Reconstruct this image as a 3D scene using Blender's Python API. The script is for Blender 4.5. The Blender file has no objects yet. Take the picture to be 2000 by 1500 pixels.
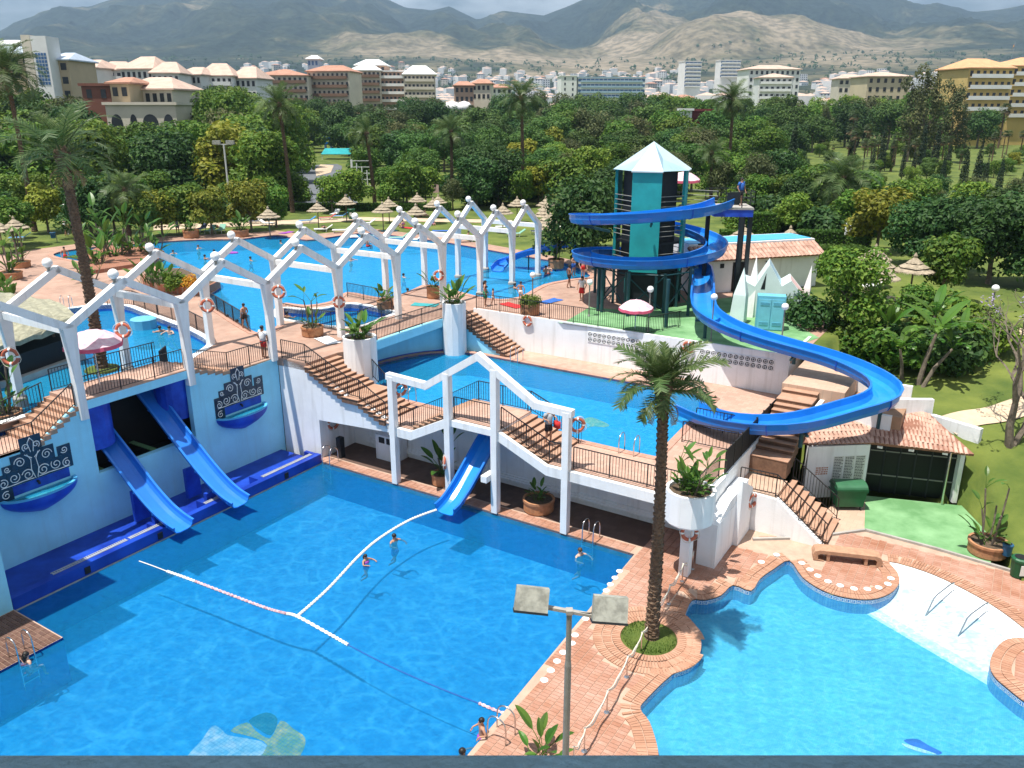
import bpy,math,random
from mathutils import Vector,Matrix,noise
from mathutils.geometry import tessellate_polygon

SC=bpy.context.scene
COL=SC.collection
RND=random.Random(11)
rad=math.radians

# ------------------------------------------------------------------ camera, sky, sun, exposure
CAM_Z=17.0
PITCH=math.atan((750-215)/1600)
cam=bpy.data.cameras.new('camera')
cam_o=bpy.data.objects.new('camera',cam)
COL.objects.link(cam_o)
cam_o.location=(0,0,CAM_Z)
cam_o.rotation_euler=(math.pi/2-PITCH,0,0)
cam.sensor_width=36
cam.lens=28.8
cam.clip_start=0.05
cam.clip_end=30000
SC.camera=cam_o

SUN_V=Vector((-0.23,-0.165,0.955)).normalized()
world=bpy.data.worlds.new('World')
SC.world=world
world.use_nodes=True
wn,wl=world.node_tree.nodes,world.node_tree.links
wn.clear()
w_out=wn.new('ShaderNodeOutputWorld')
w_bg=wn.new('ShaderNodeBackground')
w_bg.inputs['Strength'].default_value=0.06
w_sky=wn.new('ShaderNodeTexSky')
w_sky.sky_type='NISHITA'
w_sky.sun_disc=False
w_sky.sun_elevation=math.asin(SUN_V.z)
w_sky.sun_rotation=math.atan2(SUN_V.x,SUN_V.y)
w_sky.altitude=20
w_sky.air_density=1.0
w_sky.dust_density=1.6
# broken cloud over the mountains: cloud cover mixed into the sky by direction
w_tc=wn.new('ShaderNodeTexCoord')
w_map=wn.new('ShaderNodeMapping')
w_map.inputs['Scale'].default_value=(2.2,2.2,7.0)
w_noise=wn.new('ShaderNodeTexNoise')
w_noise.inputs['Scale'].default_value=2.3
w_noise.inputs['Detail'].default_value=7
w_noise.inputs['Roughness'].default_value=0.55
w_ramp=wn.new('ShaderNodeValToRGB')
w_ramp.color_ramp.elements[0].position=0.40
w_ramp.color_ramp.elements[1].position=0.66
w_mix=wn.new('ShaderNodeMix')
w_mix.data_type='RGBA'
w_mix.inputs['B'].default_value=(12.5,13.4,14.2,1)
wl.new(w_tc.outputs['Generated'],w_map.inputs['Vector'])
wl.new(w_map.outputs['Vector'],w_noise.inputs['Vector'])
wl.new(w_noise.outputs['Fac'],w_ramp.inputs['Fac'])
wl.new(w_ramp.outputs['Color'],w_mix.inputs['Factor'])
wl.new(w_sky.outputs['Color'],w_mix.inputs['A'])
wl.new(w_mix.outputs['Result'],w_bg.inputs['Color'])
wl.new(w_bg.outputs['Background'],w_out.inputs['Surface'])

sun=bpy.data.lights.new('sun','SUN')
sun.energy=5.0
sun.angle=rad(0.53)
sun.color=(1.0,0.955,0.88)
sun_o=bpy.data.objects.new('sun',sun)
COL.objects.link(sun_o)
sun_o.rotation_euler=SUN_V.to_track_quat('Z','Y').to_euler()

SC.view_settings.view_transform='Standard'
SC.view_settings.look='None'
SC.view_settings.exposure=0.54
SC.view_settings.gamma=1.0
SC.view_settings.use_curve_mapping=False
SC.render.engine='CYCLES'
cy=SC.cycles
cy.use_denoising=True
try:
 cy.denoiser='OPENIMAGEDENOISE'
 cy.denoising_input_passes='RGB_ALBEDO_NORMAL'
except Exception:
 pass
cy.max_bounces=8
cy.diffuse_bounces=3
cy.glossy_bounces=3
cy.transmission_bounces=4
cy.transparent_max_bounces=12
cy.volume_bounces=0
cy.caustics_reflective=False
cy.caustics_refractive=False
cy.sample_clamp_indirect=6

# ------------------------------------------------------------------ survey: sight lines on known levels
SP,CP=math.sin(PITCH),math.cos(PITCH)


def ray(px,py):
 x,y=(px-1000)/1600,-(py-750)/1600
 return Vector((x,CP+y*SP,-SP+y*CP))


def at(px,py,z):
 d=ray(px,py)
 t=(z-CAM_Z)/d.z
 return Vector((d.x*t,d.y*t,z))


def zat(row,y):
 d=ray(1000,row)
 return CAM_Z+d.z/d.y*y


def col_x(px,y,z):
 """x of a point seen in column px at forward distance y and height z"""
 f=y*CP-(z-CAM_Z)*SP
 return (px-1000)/1600*f


# site frame: a runs away from the slide wall, b runs along it (metres)
F0=at(131,633,9.0)
E2=Vector((0.5318,0.8469,0))
E1=Vector((0.8469,-0.5318,0))
ANG=math.atan2(E1.y,E1.x)      # turn of the site frame


def W(a,b,z=0.0):
 return Vector((F0.x+a*E1.x+b*E2.x,F0.y+a*E1.y+b*E2.y,z))


def ab(p):
 d=Vector((p[0]-F0.x,p[1]-F0.y,0))
 return d.dot(E1),d.dot(E2)


def on_a(px,py,a):
 """(b, z) where the sight line meets the upright plane a = const"""
 d=ray(px,py)
 n=E1
 t=(W(a,0,0)-Vector((0,0,0))).dot(n)/d.dot(n)
 p=Vector((d.x*t,d.y*t,CAM_Z+d.z*t))
 return ab(p)[1],p.z


def on_b(px,py,b):
 d=ray(px,py)
 n=E2
 t=W(0,b,0).dot(n)/d.dot(n)
 p=Vector((d.x*t,d.y*t,CAM_Z+d.z*t))
 return ab(p)[0],p.z


# ------------------------------------------------------------------ mesh builder
WLOC={}


class MB:
 def __init__(s):
  s.v,s.f,s.m=[],[],[]

 def add(s,vs,fs,m=0):
  o=len(s.v)
  s.v+=[tuple(v) for v in vs]
  for f in fs:
   s.f.append(tuple(i+o for i in f))
   s.m.append(m)
  return s

 def hexa(s,lo,hi,m=0):
  """lo, hi: four corners each, same order (anticlockwise from above)"""
  s.add(list(lo)+list(hi),[(3,2,1,0),(4,5,6,7),(0,1,5,4),(1,2,6,5),(2,3,7,6),(3,0,4,7)],m)
  return s

 def box(s,c,sz,rz=0.0,m=0,taper=1.0):
  c=Vector(c)
  hx,hy,hz=sz[0]/2,sz[1]/2,sz[2]/2
  M=Matrix.Rotation(rz,3,'Z')
  q=[(-1,-1),(1,-1),(1,1),(-1,1)]
  lo=[c+M @ Vector((x*hx,y*hy,-hz)) for x,y in q]
  hi=[c+M @ Vector((x*hx*taper,y*hy*taper,hz)) for x,y in q]
  return s.hexa(lo,hi,m)

 def wbox(s,a0,a1,b0,b1,z0,z1,m=0):
  q=[(a0,b0),(a1,b0),(a1,b1),(a0,b1)]
  return s.hexa([W(a,b,z0) for a,b in q],[W(a,b,z1) for a,b in q],m)

 def bar(s,p,q,w,h,m=0,up=(0,0,1),w2=None,h2=None):
  p,q=Vector(p),Vector(q)
  d=(q-p).normalized()
  upv=Vector(up)
  if abs(d.dot(upv))>0.98:
   upv=Vector((0,1,0))
  r=d.cross(upv).normalized()
  u=r.cross(d).normalized()
  w2=w if w2 is None else w2
  h2=h if h2 is None else h2
  k=[(-1,-1),(1,-1),(1,1),(-1,1)]
  lo=[p+r*x*w/2+u*y*h/2 for x,y in k]
  hi=[q+r*x*w2/2+u*y*h2/2 for x,y in k]
  return s.hexa(lo,hi,m)

 def tube(s,pts,r,n=6,m=0,caps=True):
  pts=[Vector(p) for p in pts]
  N=len(pts)
  rr=r if isinstance(r,(list,tuple)) else [r]*N
  vs,fs=[],[]
  prev=None
  for i,p in enumerate(pts):
   t=(pts[min(i+1,N-1)]-pts[max(i-1,0)])
   t=t.normalized() if t.length>1e-9 else Vector((0,0,1))
   if prev is None:
    ref=Vector((0,0,1)) if abs(t.z)<0.9 else Vector((1,0,0))
    x=t.cross(ref).normalized()
   else:
    x=(prev-t*prev.dot(t))
    x=x.normalized() if x.length>1e-6 else t.orthogonal().normalized()
   y=t.cross(x)
   prev=x
   for k in range(n):
    g=2*math.pi*k/n
    vs.append(p+(x*math.cos(g)+y*math.sin(g))*rr[i])
  for i in range(N-1):
   for k in range(n):
    k2=(k+1) % n
    fs.append((i*n+k,i*n+k2,(i+1)*n+k2,(i+1)*n+k))
  if caps:
   fs.append(tuple(range(n-1,-1,-1)))
   fs.append(tuple((N-1)*n+k for k in range(n)))
  return s.add(vs,fs,m)

 def prism(s,poly,z0,z1,m=0,ms=None):
  """poly: points (x, y) of an outline without holes"""
  poly=[Vector((p[0],p[1])) for p in poly]
  A=sum(poly[i].x*poly[i-1].y-poly[i-1].x*poly[i].y for i in range(len(poly)))
  if A>0:
   poly.reverse()
  n=len(poly)
  ms=m if ms is None else ms
  lo=[(p.x,p.y,z0) for p in poly]
  hi=[(p.x,p.y,z1) for p in poly]
  s.add(hi,[tuple(range(n))],m)
  s.add(lo,[tuple(range(n-1,-1,-1))],ms)
  s.add(lo+hi,[(i,(i+1) % n,n+(i+1) % n,n+i) for i in range(n)],ms)
  return s

 def sheet(s,outer,holes,z,m=0):
  """flat polygon with holes, facing up"""
  loops=[[Vector((p[0],p[1],0)) for p in l] for l in [outer]+list(holes)]
  tris=tessellate_polygon(loops)
  vs=[(p.x,p.y,z) for l in loops for p in l]
  fs=[]
  for a_,b_,c_ in tris:
   A,B,Cc=vs[a_],vs[b_],vs[c_]
   cr=(B[0]-A[0])*(Cc[1]-A[1])-(B[1]-A[1])*(Cc[0]-A[0])
   if abs(cr)<1e-9:
    continue
   fs.append((a_,b_,c_) if cr>0 else (a_,c_,b_))
  return s.add(vs,fs,m)

 def skirt(s,loop,z0,z1,m=0,closed=True,flip=False):
  n=len(loop)
  vs=[(p[0],p[1],z0) for p in loop]+[(p[0],p[1],z1) for p in loop]
  fs=[]
  for i in range(n if closed else n-1):
   j=(i+1) % n
   fs.append((i,j,n+j,n+i) if not flip else (j,i,n+i,n+j))
  return s.add(vs,fs,m)

 def lathe(s,prof,c,n=16,m=0,cap=True,axis=None):
  c=Vector(c)
  vs,fs=[],[]
  for r,z in prof:
   for k in range(n):
    g=2*math.pi*k/n
    vs.append(c+Vector((r*math.cos(g),r*math.sin(g),z)))
  for i in range(len(prof)-1):
   for k in range(n):
    k2=(k+1) % n
    fs.append((i*n+k,i*n+k2,(i+1)*n+k2,(i+1)*n+k))
  if cap:
   fs.append(tuple(range(n-1,-1,-1)))
   fs.append(tuple((len(prof)-1)*n+k for k in range(n)))
  return s.add(vs,fs,m)

 def ball(s,c,r,n=10,m=0,sq=(1,1,1)):
  c=Vector(c)
  k=max(4,n // 2)
  vs=[c+Vector((0,0,-r*sq[2]))]
  fs=[]
  for i in range(1,k):
   t=math.pi*i/k
   for j in range(n):
    g=2*math.pi*j/n
    vs.append(c+Vector((r*sq[0]*math.sin(t)*math.cos(g),r*sq[1]*math.sin(t)*math.sin(g),-r*sq[2]*math.cos(t))))
  vs.append(c+Vector((0,0,r*sq[2])))
  top=len(vs)-1
  for j in range(n):
   j2=(j+1) % n
   fs.append((0,1+j2,1+j))
   for i in range(k-2):
    o=1+i*n
    fs.append((o+j,o+j2,o+n+j2,o+n+j))
   o=1+(k-2)*n
   fs.append((o+j,o+j2,top))
  return s.add(vs,fs,m)

 def torus(s,c,R,r,nrm,n=20,k=8,m=0,a0=0.0,a1=2*math.pi):
  nrm=Vector(nrm).normalized()
  x=nrm.orthogonal().normalized()
  y=nrm.cross(x)
  c=Vector(c)
  full=abs(a1-a0-2*math.pi)<1e-6
  cnt=n if full else n+1
  vs,fs=[],[]
  for i in range(cnt):
   g=a0+(a1-a0)*i/n
   d=x*math.cos(g)+y*math.sin(g)
   for j in range(k):
    h=2*math.pi*j/k
    vs.append(c+d*(R+r*math.cos(h))+nrm*r*math.sin(h))
  for i in range(n):
   i2=(i+1) % cnt
   for j in range(k):
    j2=(j+1) % k
    fs.append((i*k+j,i2*k+j,i2*k+j2,i*k+j2))
  return s.add(vs,fs,m)

 def mesh(s,name,mats,off=None,smooth=False):
  me=bpy.data.meshes.new(name)
  v=s.v
  if off is not None:
   ox,oy,oz=off
   v=[(p[0]-ox,p[1]-oy,p[2]-oz) for p in v]
  me.from_pydata(v,[],s.f)
  mats=mats if isinstance(mats,(list,tuple)) else [mats]
  for mt in mats:
   me.materials.append(mt)
  if len(mats)>1:
   me.polygons.foreach_set('material_index',s.m)
  if smooth:
   me.polygons.foreach_set('use_smooth',[True]*len(s.f))
  me.update()
  return me

 def build(s,name,mats,parent=None,smooth=False,loc=None):
  """world coordinates in; origin at the parent's base (or loc)"""
  off=None
  if parent is not None:
   off=WLOC.get(parent.name,Vector((0,0,0)))
  elif loc is not None:
   off=Vector(loc)
  me=s.mesh(name,mats,off,smooth)
  o=bpy.data.objects.new(name,me)
  COL.objects.link(o)
  if parent is not None:
   o.parent=parent
   WLOC[o.name]=WLOC.get(parent.name,Vector((0,0,0))).copy()
  elif loc is not None:
   o.location=loc
   WLOC[o.name]=Vector(loc)
  return o


def tag(o,label=None,cat=None,group=None,kind=None):
 if label:
  o['label']=label
 if cat:
  o['category']=cat
 if group:
  o['group']=group
 if kind:
  o['kind']=kind
 return o


def thing(name,label,cat,loc=(0,0,0),rz=0.0,group=None):
 o=bpy.data.objects.new(name,None)
 o.empty_display_size=0.2
 COL.objects.link(o)
 o.location=loc
 o.rotation_euler=(0,0,rz)
 WLOC[o.name]=Vector(loc)
 return tag(o,label,cat,group)


def part(name,me,parent,loc=(0,0,0),rot=(0,0,0),scale=(1,1,1)):
 """a child that shares mesh data"""
 o=bpy.data.objects.new(name,me)
 COL.objects.link(o)
 o.parent=parent
 o.location=loc
 o.rotation_euler=rot
 o.scale=scale
 return o


def copy_tree(o,loc=None,rz=None,scale=None,label=None,parent=None,tilt=None):
 c=o.copy()
 COL.objects.link(c)
 if parent is not None:
  c.parent=parent
 if loc is not None:
  c.location=loc
 if rz is not None:
  c.rotation_euler=((tilt or 0),0,rz)
 if scale is not None:
  c.scale=(scale,)*3 if not isinstance(scale,(tuple,list)) else scale
 if label:
  c['label']=label
 for ch in (KIDS[o.name] if o.name in KIDS else list(o.children)):
  copy_tree(ch,parent=c)
 return c


KIDS={}


def struct(o):
 o['kind']='structure'
 return o


def crom(pts,n=8,closed=False):
 """smooth curve through points"""
 P=[Vector(p) for p in pts]
 N=len(P)
 out=[]
 rng=range(N) if closed else range(N-1)
 for i in rng:
  if closed:
   p0,p1,p2,p3=P[i-1],P[i],P[(i+1) % N],P[(i+2) % N]
  else:
   p0,p1,p2,p3=P[max(i-1,0)],P[i],P[i+1],P[min(i+2,N-1)]
  for k in range(n):
   t=k/n
   out.append(0.5*((2*p1)+(p2-p0)*t+(2*p0-5*p1+4*p2-p3)*t*t+(3*p1-p0-3*p2+p3)*t ** 3))
 if not closed:
  out.append(P[-1])
 return out


def inside(p,poly):
 x,y=p[0],p[1]
 c=False
 n=len(poly)
 j=n-1
 for i in range(n):
  xi,yi,xj,yj=poly[i][0],poly[i][1],poly[j][0],poly[j][1]
  if (yi>y)!=(yj>y) and x<(xj-xi)*(y-yi)/(yj-yi)+xi:
   c=not c
  j=i
 return c


def offset_loop(loop,d):
 """closed loop moved to its left by d"""
 n=len(loop)
 out=[]
 for i in range(n):
  p0,p1,p2=Vector(loop[i-1][:2]),Vector(loop[i][:2]),Vector(loop[(i+1) % n][:2])
  t=(p2-p0)
  t=t.normalized() if t.length>1e-6 else Vector((1,0))
  out.append(Vector((p1.x-t.y*d,p1.y+t.x*d)))
 return out


def area(loop):
 return 0.5*sum(loop[i-1][0]*loop[i][1]-loop[i][0]*loop[i-1][1] for i in range(len(loop)))


# ------------------------------------------------------------------ materials
MATS={}


def new_mat(name):
 m=bpy.data.materials.new(name)
 m.use_nodes=True
 nt=m.node_tree
 b=nt.nodes['Principled BSDF']
 MATS[name]=m
 return m,nt.nodes,nt.links,b


def rgba(c,k=1.0):
 return (min(1,c[0]*k),min(1,c[1]*k),min(1,c[2]*k),1)


def mat(name,col,rough=0.6,var=0.12,scale=2.0,bump=0.0,bscale=40.0,metal=0.0,spec=0.4,col2=None,world_co=True,lo=0.35,hi=0.65,stain=None):
 m,N,L,b=new_mat(name)
 b.inputs['Roughness'].default_value=rough
 b.inputs['Metallic'].default_value=metal
 b.inputs['Specular IOR Level'].default_value=spec
 if world_co:
  g=N.new('ShaderNodeNewGeometry')
  co=g.outputs['Position']
 else:
  g=N.new('ShaderNodeTexCoord')
  co=g.outputs['Object']
 nz=N.new('ShaderNodeTexNoise')
 nz.inputs['Scale'].default_value=scale
 nz.inputs['Detail'].default_value=6
 nz.inputs['Roughness'].default_value=0.6
 L.new(co,nz.inputs['Vector'])
 rp=N.new('ShaderNodeValToRGB')
 rp.color_ramp.elements[0].position=lo
 rp.color_ramp.elements[1].position=hi
 rp.color_ramp.elements[0].color=rgba(col,1-var)
 rp.color_ramp.elements[1].color=rgba(col2 if col2 else col,1+(0 if col2 else var))
 L.new(nz.outputs['Fac'],rp.inputs['Fac'])
 out=rp.outputs['Color']
 if stain:
  # streaks that run down a wall
  mp=N.new('ShaderNodeMapping')
  mp.inputs['Scale'].default_value=(2.2,2.2,0.18)
  n2=N.new('ShaderNodeTexNoise')
  n2.inputs['Scale'].default_value=1.6
  n2.inputs['Detail'].default_value=5
  r2=N.new('ShaderNodeValToRGB')
  r2.color_ramp.elements[0].position=0.52
  r2.color_ramp.elements[1].position=0.78
  mx=N.new('ShaderNodeMix')
  mx.data_type='RGBA'
  ml=N.new('ShaderNodeMath')
  ml.operation='MULTIPLY'
  ml.inputs[1].default_value=stain[1]
  L.new(co,mp.inputs['Vector'])
  L.new(mp.outputs['Vector'],n2.inputs['Vector'])
  L.new(n2.outputs['Fac'],r2.inputs['Fac'])
  L.new(r2.outputs['Color'],ml.inputs[0])
  L.new(ml.outputs[0],mx.inputs['Factor'])
  L.new(out,mx.inputs['A'])
  mx.inputs['B'].default_value=rgba(stain[0])
  out=mx.outputs['Result']
 L.new(out,b.inputs['Base Color'])
 if bump:
  nb=N.new('ShaderNodeTexNoise')
  nb.inputs['Scale'].default_value=bscale
  nb.inputs['Detail'].default_value=4
  L.new(co,nb.inputs['Vector'])
  bp=N.new('ShaderNodeBump')
  bp.inputs['Strength'].default_value=bump
  bp.inputs['Distance'].default_value=0.02
  L.new(nb.outputs['Fac'],bp.inputs['Height'])
  L.new(bp.outputs['Normal'],b.inputs['Normal'])
 return m


def mat_tiles(name,c1,c2,mortar,bw,bh,msize=0.012,rot=None,rough=0.7,bump=0.3,offset=0.5,vscale=0.25,vamt=0.25):
 m,N,L,b=new_mat(name)
 b.inputs['Roughness'].default_value=rough
 b.inputs['Specular IOR Level'].default_value=0.3
 g=N.new('ShaderNodeNewGeometry')
 mp=N.new('ShaderNodeMapping')
 mp.inputs['Rotation'].default_value=(0,0,-(ANG if rot is None else rot))
 L.new(g.outputs['Position'],mp.inputs['Vector'])
 br=N.new('ShaderNodeTexBrick')
 br.offset=offset
 br.inputs['Color1'].default_value=rgba(c1)
 br.inputs['Color2'].default_value=rgba(c2)
 br.inputs['Mortar'].default_value=rgba(mortar)
 br.inputs['Scale'].default_value=1
 br.inputs['Mortar Size'].default_value=msize
 br.inputs['Brick Width'].default_value=bw
 br.inputs['Row Height'].default_value=bh
 L.new(mp.outputs['Vector'],br.inputs['Vector'])
 nz=N.new('ShaderNodeTexNoise')
 nz.inputs['Scale'].default_value=vscale
 nz.inputs['Detail'].default_value=8
 nz.inputs['Roughness'].default_value=0.65
 L.new(g.outputs['Position'],nz.inputs['Vector'])
 rp=N.new('ShaderNodeValToRGB')
 rp.color_ramp.elements[0].position=0.3
 rp.color_ramp.elements[1].position=0.7
 rp.color_ramp.elements[0].color=(1-vamt,1-vamt,1-vamt,1)
 rp.color_ramp.elements[1].color=(1,1,1,1)
 L.new(nz.outputs['Fac'],rp.inputs['Fac'])
 mx=N.new('ShaderNodeMix')
 mx.data_type='RGBA'
 mx.blend_type='MULTIPLY'
 mx.inputs['Factor'].default_value=1
 L.new(br.outputs['Color'],mx.inputs['A'])
 L.new(rp.outputs['Color'],mx.inputs['B'])
 L.new(mx.outputs['Result'],b.inputs['Base Color'])
 bp=N.new('ShaderNodeBump')
 bp.inputs['Strength'].default_value=bump
 bp.inputs['Distance'].default_value=0.01
 bp.invert=True
 L.new(br.outputs['Fac'],bp.inputs['Height'])
 L.new(bp.outputs['Normal'],b.inputs['Normal'])
 return m


def mat_water(name,tint,scale,caust,wave=0.25,body=(0.01,0.20,0.55),turb=0.28):
 """thin rippled water sheet: mirror by Fresnel, else lets light through; a brighter net painted into its tint imitates caustics"""
 m,N,L,b=new_mat(name)
 N.remove(b)
 out=N['Material Output']
 g=N.new('ShaderNodeNewGeometry')
 wob=N.new('ShaderNodeTexNoise')
 wob.inputs['Scale'].default_value=0.9
 wob.inputs['Detail'].default_value=3
 L.new(g.outputs['Position'],wob.inputs['Vector'])
 sc=N.new('ShaderNodeVectorMath')
 sc.operation='MULTIPLY_ADD'
 sc.inputs[1].default_value=(0.9,0.9,0)
 L.new(wob.outputs['Color'],sc.inputs[0])
 L.new(g.outputs['Position'],sc.inputs[2])
 vo=N.new('ShaderNodeTexVoronoi')
 vo.feature='DISTANCE_TO_EDGE'
 vo.inputs['Scale'].default_value=scale
 L.new(sc.outputs['Vector'],vo.inputs['Vector'])
 vp=N.new('ShaderNodeTexVoronoi')
 vp.feature='DISTANCE_TO_EDGE'
 vp.inputs['Scale'].default_value=scale*1.9
 L.new(sc.outputs['Vector'],vp.inputs['Vector'])
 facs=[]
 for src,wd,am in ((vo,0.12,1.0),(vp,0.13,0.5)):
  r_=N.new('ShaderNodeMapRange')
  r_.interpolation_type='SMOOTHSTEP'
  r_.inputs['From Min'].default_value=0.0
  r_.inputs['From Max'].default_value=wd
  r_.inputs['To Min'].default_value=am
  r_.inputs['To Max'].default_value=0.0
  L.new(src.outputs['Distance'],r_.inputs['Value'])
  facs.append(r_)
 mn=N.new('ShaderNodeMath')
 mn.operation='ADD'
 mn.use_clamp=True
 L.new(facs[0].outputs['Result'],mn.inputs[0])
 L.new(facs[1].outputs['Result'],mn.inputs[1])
 # the painted caustic net fades in and out by noise
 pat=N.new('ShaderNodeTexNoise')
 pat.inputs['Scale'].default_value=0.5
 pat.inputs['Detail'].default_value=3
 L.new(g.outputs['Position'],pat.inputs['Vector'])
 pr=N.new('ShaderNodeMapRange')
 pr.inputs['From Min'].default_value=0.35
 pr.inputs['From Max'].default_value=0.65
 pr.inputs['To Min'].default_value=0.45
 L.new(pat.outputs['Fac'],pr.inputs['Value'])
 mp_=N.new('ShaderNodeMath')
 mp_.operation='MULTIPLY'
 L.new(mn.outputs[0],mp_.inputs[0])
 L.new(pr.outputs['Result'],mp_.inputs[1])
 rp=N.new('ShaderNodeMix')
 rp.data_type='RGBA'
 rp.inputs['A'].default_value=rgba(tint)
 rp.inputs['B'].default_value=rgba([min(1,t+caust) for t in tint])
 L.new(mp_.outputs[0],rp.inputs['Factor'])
 big=N.new('ShaderNodeTexNoise')
 big.inputs['Scale'].default_value=0.35
 big.inputs['Detail'].default_value=5
 L.new(g.outputs['Position'],big.inputs['Vector'])
 br=N.new('ShaderNodeValToRGB')
 br.color_ramp.elements[0].position=0.3
 br.color_ramp.elements[1].position=0.7
 br.color_ramp.elements[0].color=(0.86,0.9,0.94,1)
 br.color_ramp.elements[1].color=(1,1,1,1)
 L.new(big.outputs['Fac'],br.inputs['Fac'])
 mu=N.new('ShaderNodeMix')
 mu.data_type='RGBA'
 mu.blend_type='MULTIPLY'
 mu.inputs['Factor'].default_value=1
 L.new(rp.outputs['Result'],mu.inputs['A'])
 L.new(br.outputs['Color'],mu.inputs['B'])
 # wavelets put into the tint: small changes in how much light gets through
 rip=N.new('ShaderNodeTexNoise')
 rip.inputs['Scale'].default_value=1.0
 rip.inputs['Detail'].default_value=4
 rip.inputs['Roughness'].default_value=0.6
 rip.inputs['Distortion'].default_value=0.8
 rm=N.new('ShaderNodeMapping')
 rm.inputs['Scale'].default_value=(2.6,4.6,1)
 rm.inputs['Rotation'].default_value=(0,0,0.3)
 L.new(g.outputs['Position'],rm.inputs['Vector'])
 L.new(rm.outputs['Vector'],rip.inputs['Vector'])
 rr_=N.new('ShaderNodeValToRGB')
 rr_.color_ramp.elements[0].position=0.36
 rr_.color_ramp.elements[1].position=0.62
 rr_.color_ramp.elements[0].color=(0.66,0.78,0.86,1)
 rr_.color_ramp.elements[1].color=(1,1,1,1)
 L.new(rip.outputs['Fac'],rr_.inputs['Fac'])
 m3=N.new('ShaderNodeMix')
 m3.data_type='RGBA'
 m3.blend_type='MULTIPLY'
 m3.inputs['Factor'].default_value=1
 L.new(mu.outputs['Result'],m3.inputs['A'])
 L.new(rr_.outputs['Color'],m3.inputs['B'])
 tr=N.new('ShaderNodeBsdfTransparent')
 L.new(m3.outputs['Result'],tr.inputs['Color'])
 gl=N.new('ShaderNodeBsdfGlossy')
 gl.inputs['Roughness'].default_value=0.04
 wv=N.new('ShaderNodeTexNoise')
 wv.inputs['Scale'].default_value=2.6
 wv.inputs['Detail'].default_value=5
 wv.inputs['Distortion'].default_value=0.6
 L.new(g.outputs['Position'],wv.inputs['Vector'])
 bp=N.new('ShaderNodeBump')
 bp.inputs['Strength'].default_value=wave
 bp.inputs['Distance'].default_value=0.12
 L.new(wv.outputs['Fac'],bp.inputs['Height'])
 L.new(bp.outputs['Normal'],gl.inputs['Normal'])
 # light scattered back by the water itself
 df=N.new('ShaderNodeBsdfDiffuse')
 df.inputs['Color'].default_value=rgba(body)
 b2=N.new('ShaderNodeBump')
 b2.inputs['Strength'].default_value=0.8
 b2.inputs['Distance'].default_value=0.22
 L.new(wv.outputs['Fac'],b2.inputs['Height'])
 L.new(b2.outputs['Normal'],df.inputs['Normal'])
 mt_=N.new('ShaderNodeMixShader')
 mt_.inputs['Fac'].default_value=turb
 L.new(tr.outputs['BSDF'],mt_.inputs[1])
 L.new(df.outputs['BSDF'],mt_.inputs[2])
 fr=N.new('ShaderNodeFresnel')
 fr.inputs['IOR'].default_value=1.33
 L.new(bp.outputs['Normal'],fr.inputs['Normal'])
 # short waves tilt much of the surface towards the viewer: less mirror than flat water
 fm=N.new('ShaderNodeMath')
 fm.operation='MULTIPLY'
 fm.inputs[1].default_value=0.40
 L.new(fr.outputs['Fac'],fm.inputs[0])
 ms=N.new('ShaderNodeMixShader')
 L.new(fm.outputs[0],ms.inputs['Fac'])
 L.new(mt_.outputs['Shader'],ms.inputs[1])
 L.new(gl.outputs['BSDF'],ms.inputs[2])
 L.new(ms.outputs['Shader'],out.inputs['Surface'])
 return m


def mat_leaf(name,c1,c2,rough=0.55,trans=0.3,rnd=0.25):
 """leaves: every leaf its own tone, every plant a little apart"""
 m,N,L,b=new_mat(name)
 N.remove(b)
 out=N['Material Output']
 g=N.new('ShaderNodeNewGeometry')
 oi=N.new('ShaderNodeObjectInfo')
 mx=N.new('ShaderNodeMix')
 mx.data_type='RGBA'
 mx.inputs['A'].default_value=rgba(c1)
 mx.inputs['B'].default_value=rgba(c2)
 L.new(g.outputs['Random Per Island'],mx.inputs['Factor'])
 hs=N.new('ShaderNodeHueSaturation')
 mr=N.new('ShaderNodeMapRange')
 mr.inputs['To Min'].default_value=1-rnd
 mr.inputs['To Max'].default_value=1+rnd
 L.new(oi.outputs['Random'],mr.inputs['Value'])
 L.new(mr.outputs['Result'],hs.inputs['Value'])
 mh=N.new('ShaderNodeMapRange')
 mh.inputs['To Min'].default_value=0.485
 mh.inputs['To Max'].default_value=0.52
 ml=N.new('ShaderNodeMath')
 ml.operation='FRACT'
 mm=N.new('ShaderNodeMath')
 mm.operation='MULTIPLY'
 mm.inputs[1].default_value=7.31
 L.new(oi.outputs['Random'],mm.inputs[0])
 L.new(mm.outputs[0],ml.inputs[0])
 L.new(ml.outputs[0],mh.inputs['Value'])
 L.new(mh.outputs['Result'],hs.inputs['Hue'])
 L.new(mx.outputs['Result'],hs.inputs['Color'])
 d=N.new('ShaderNodeBsdfPrincipled')
 d.inputs['Roughness'].default_value=rough
 d.inputs['Specular IOR Level'].default_value=0.25
 t=N.new('ShaderNodeBsdfTranslucent')
 L.new(hs.outputs['Color'],d.inputs['Base Color'])
 L.new(hs.outputs['Color'],t.inputs['Color'])
 ms=N.new('ShaderNodeMixShader')
 ms.inputs['Fac'].default_value=trans
 L.new(d.outputs['BSDF'],ms.inputs[1])
 L.new(t.outputs['BSDF'],ms.inputs[2])
 L.new(ms.outputs['Shader'],out.inputs['Surface'])
 return m


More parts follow.
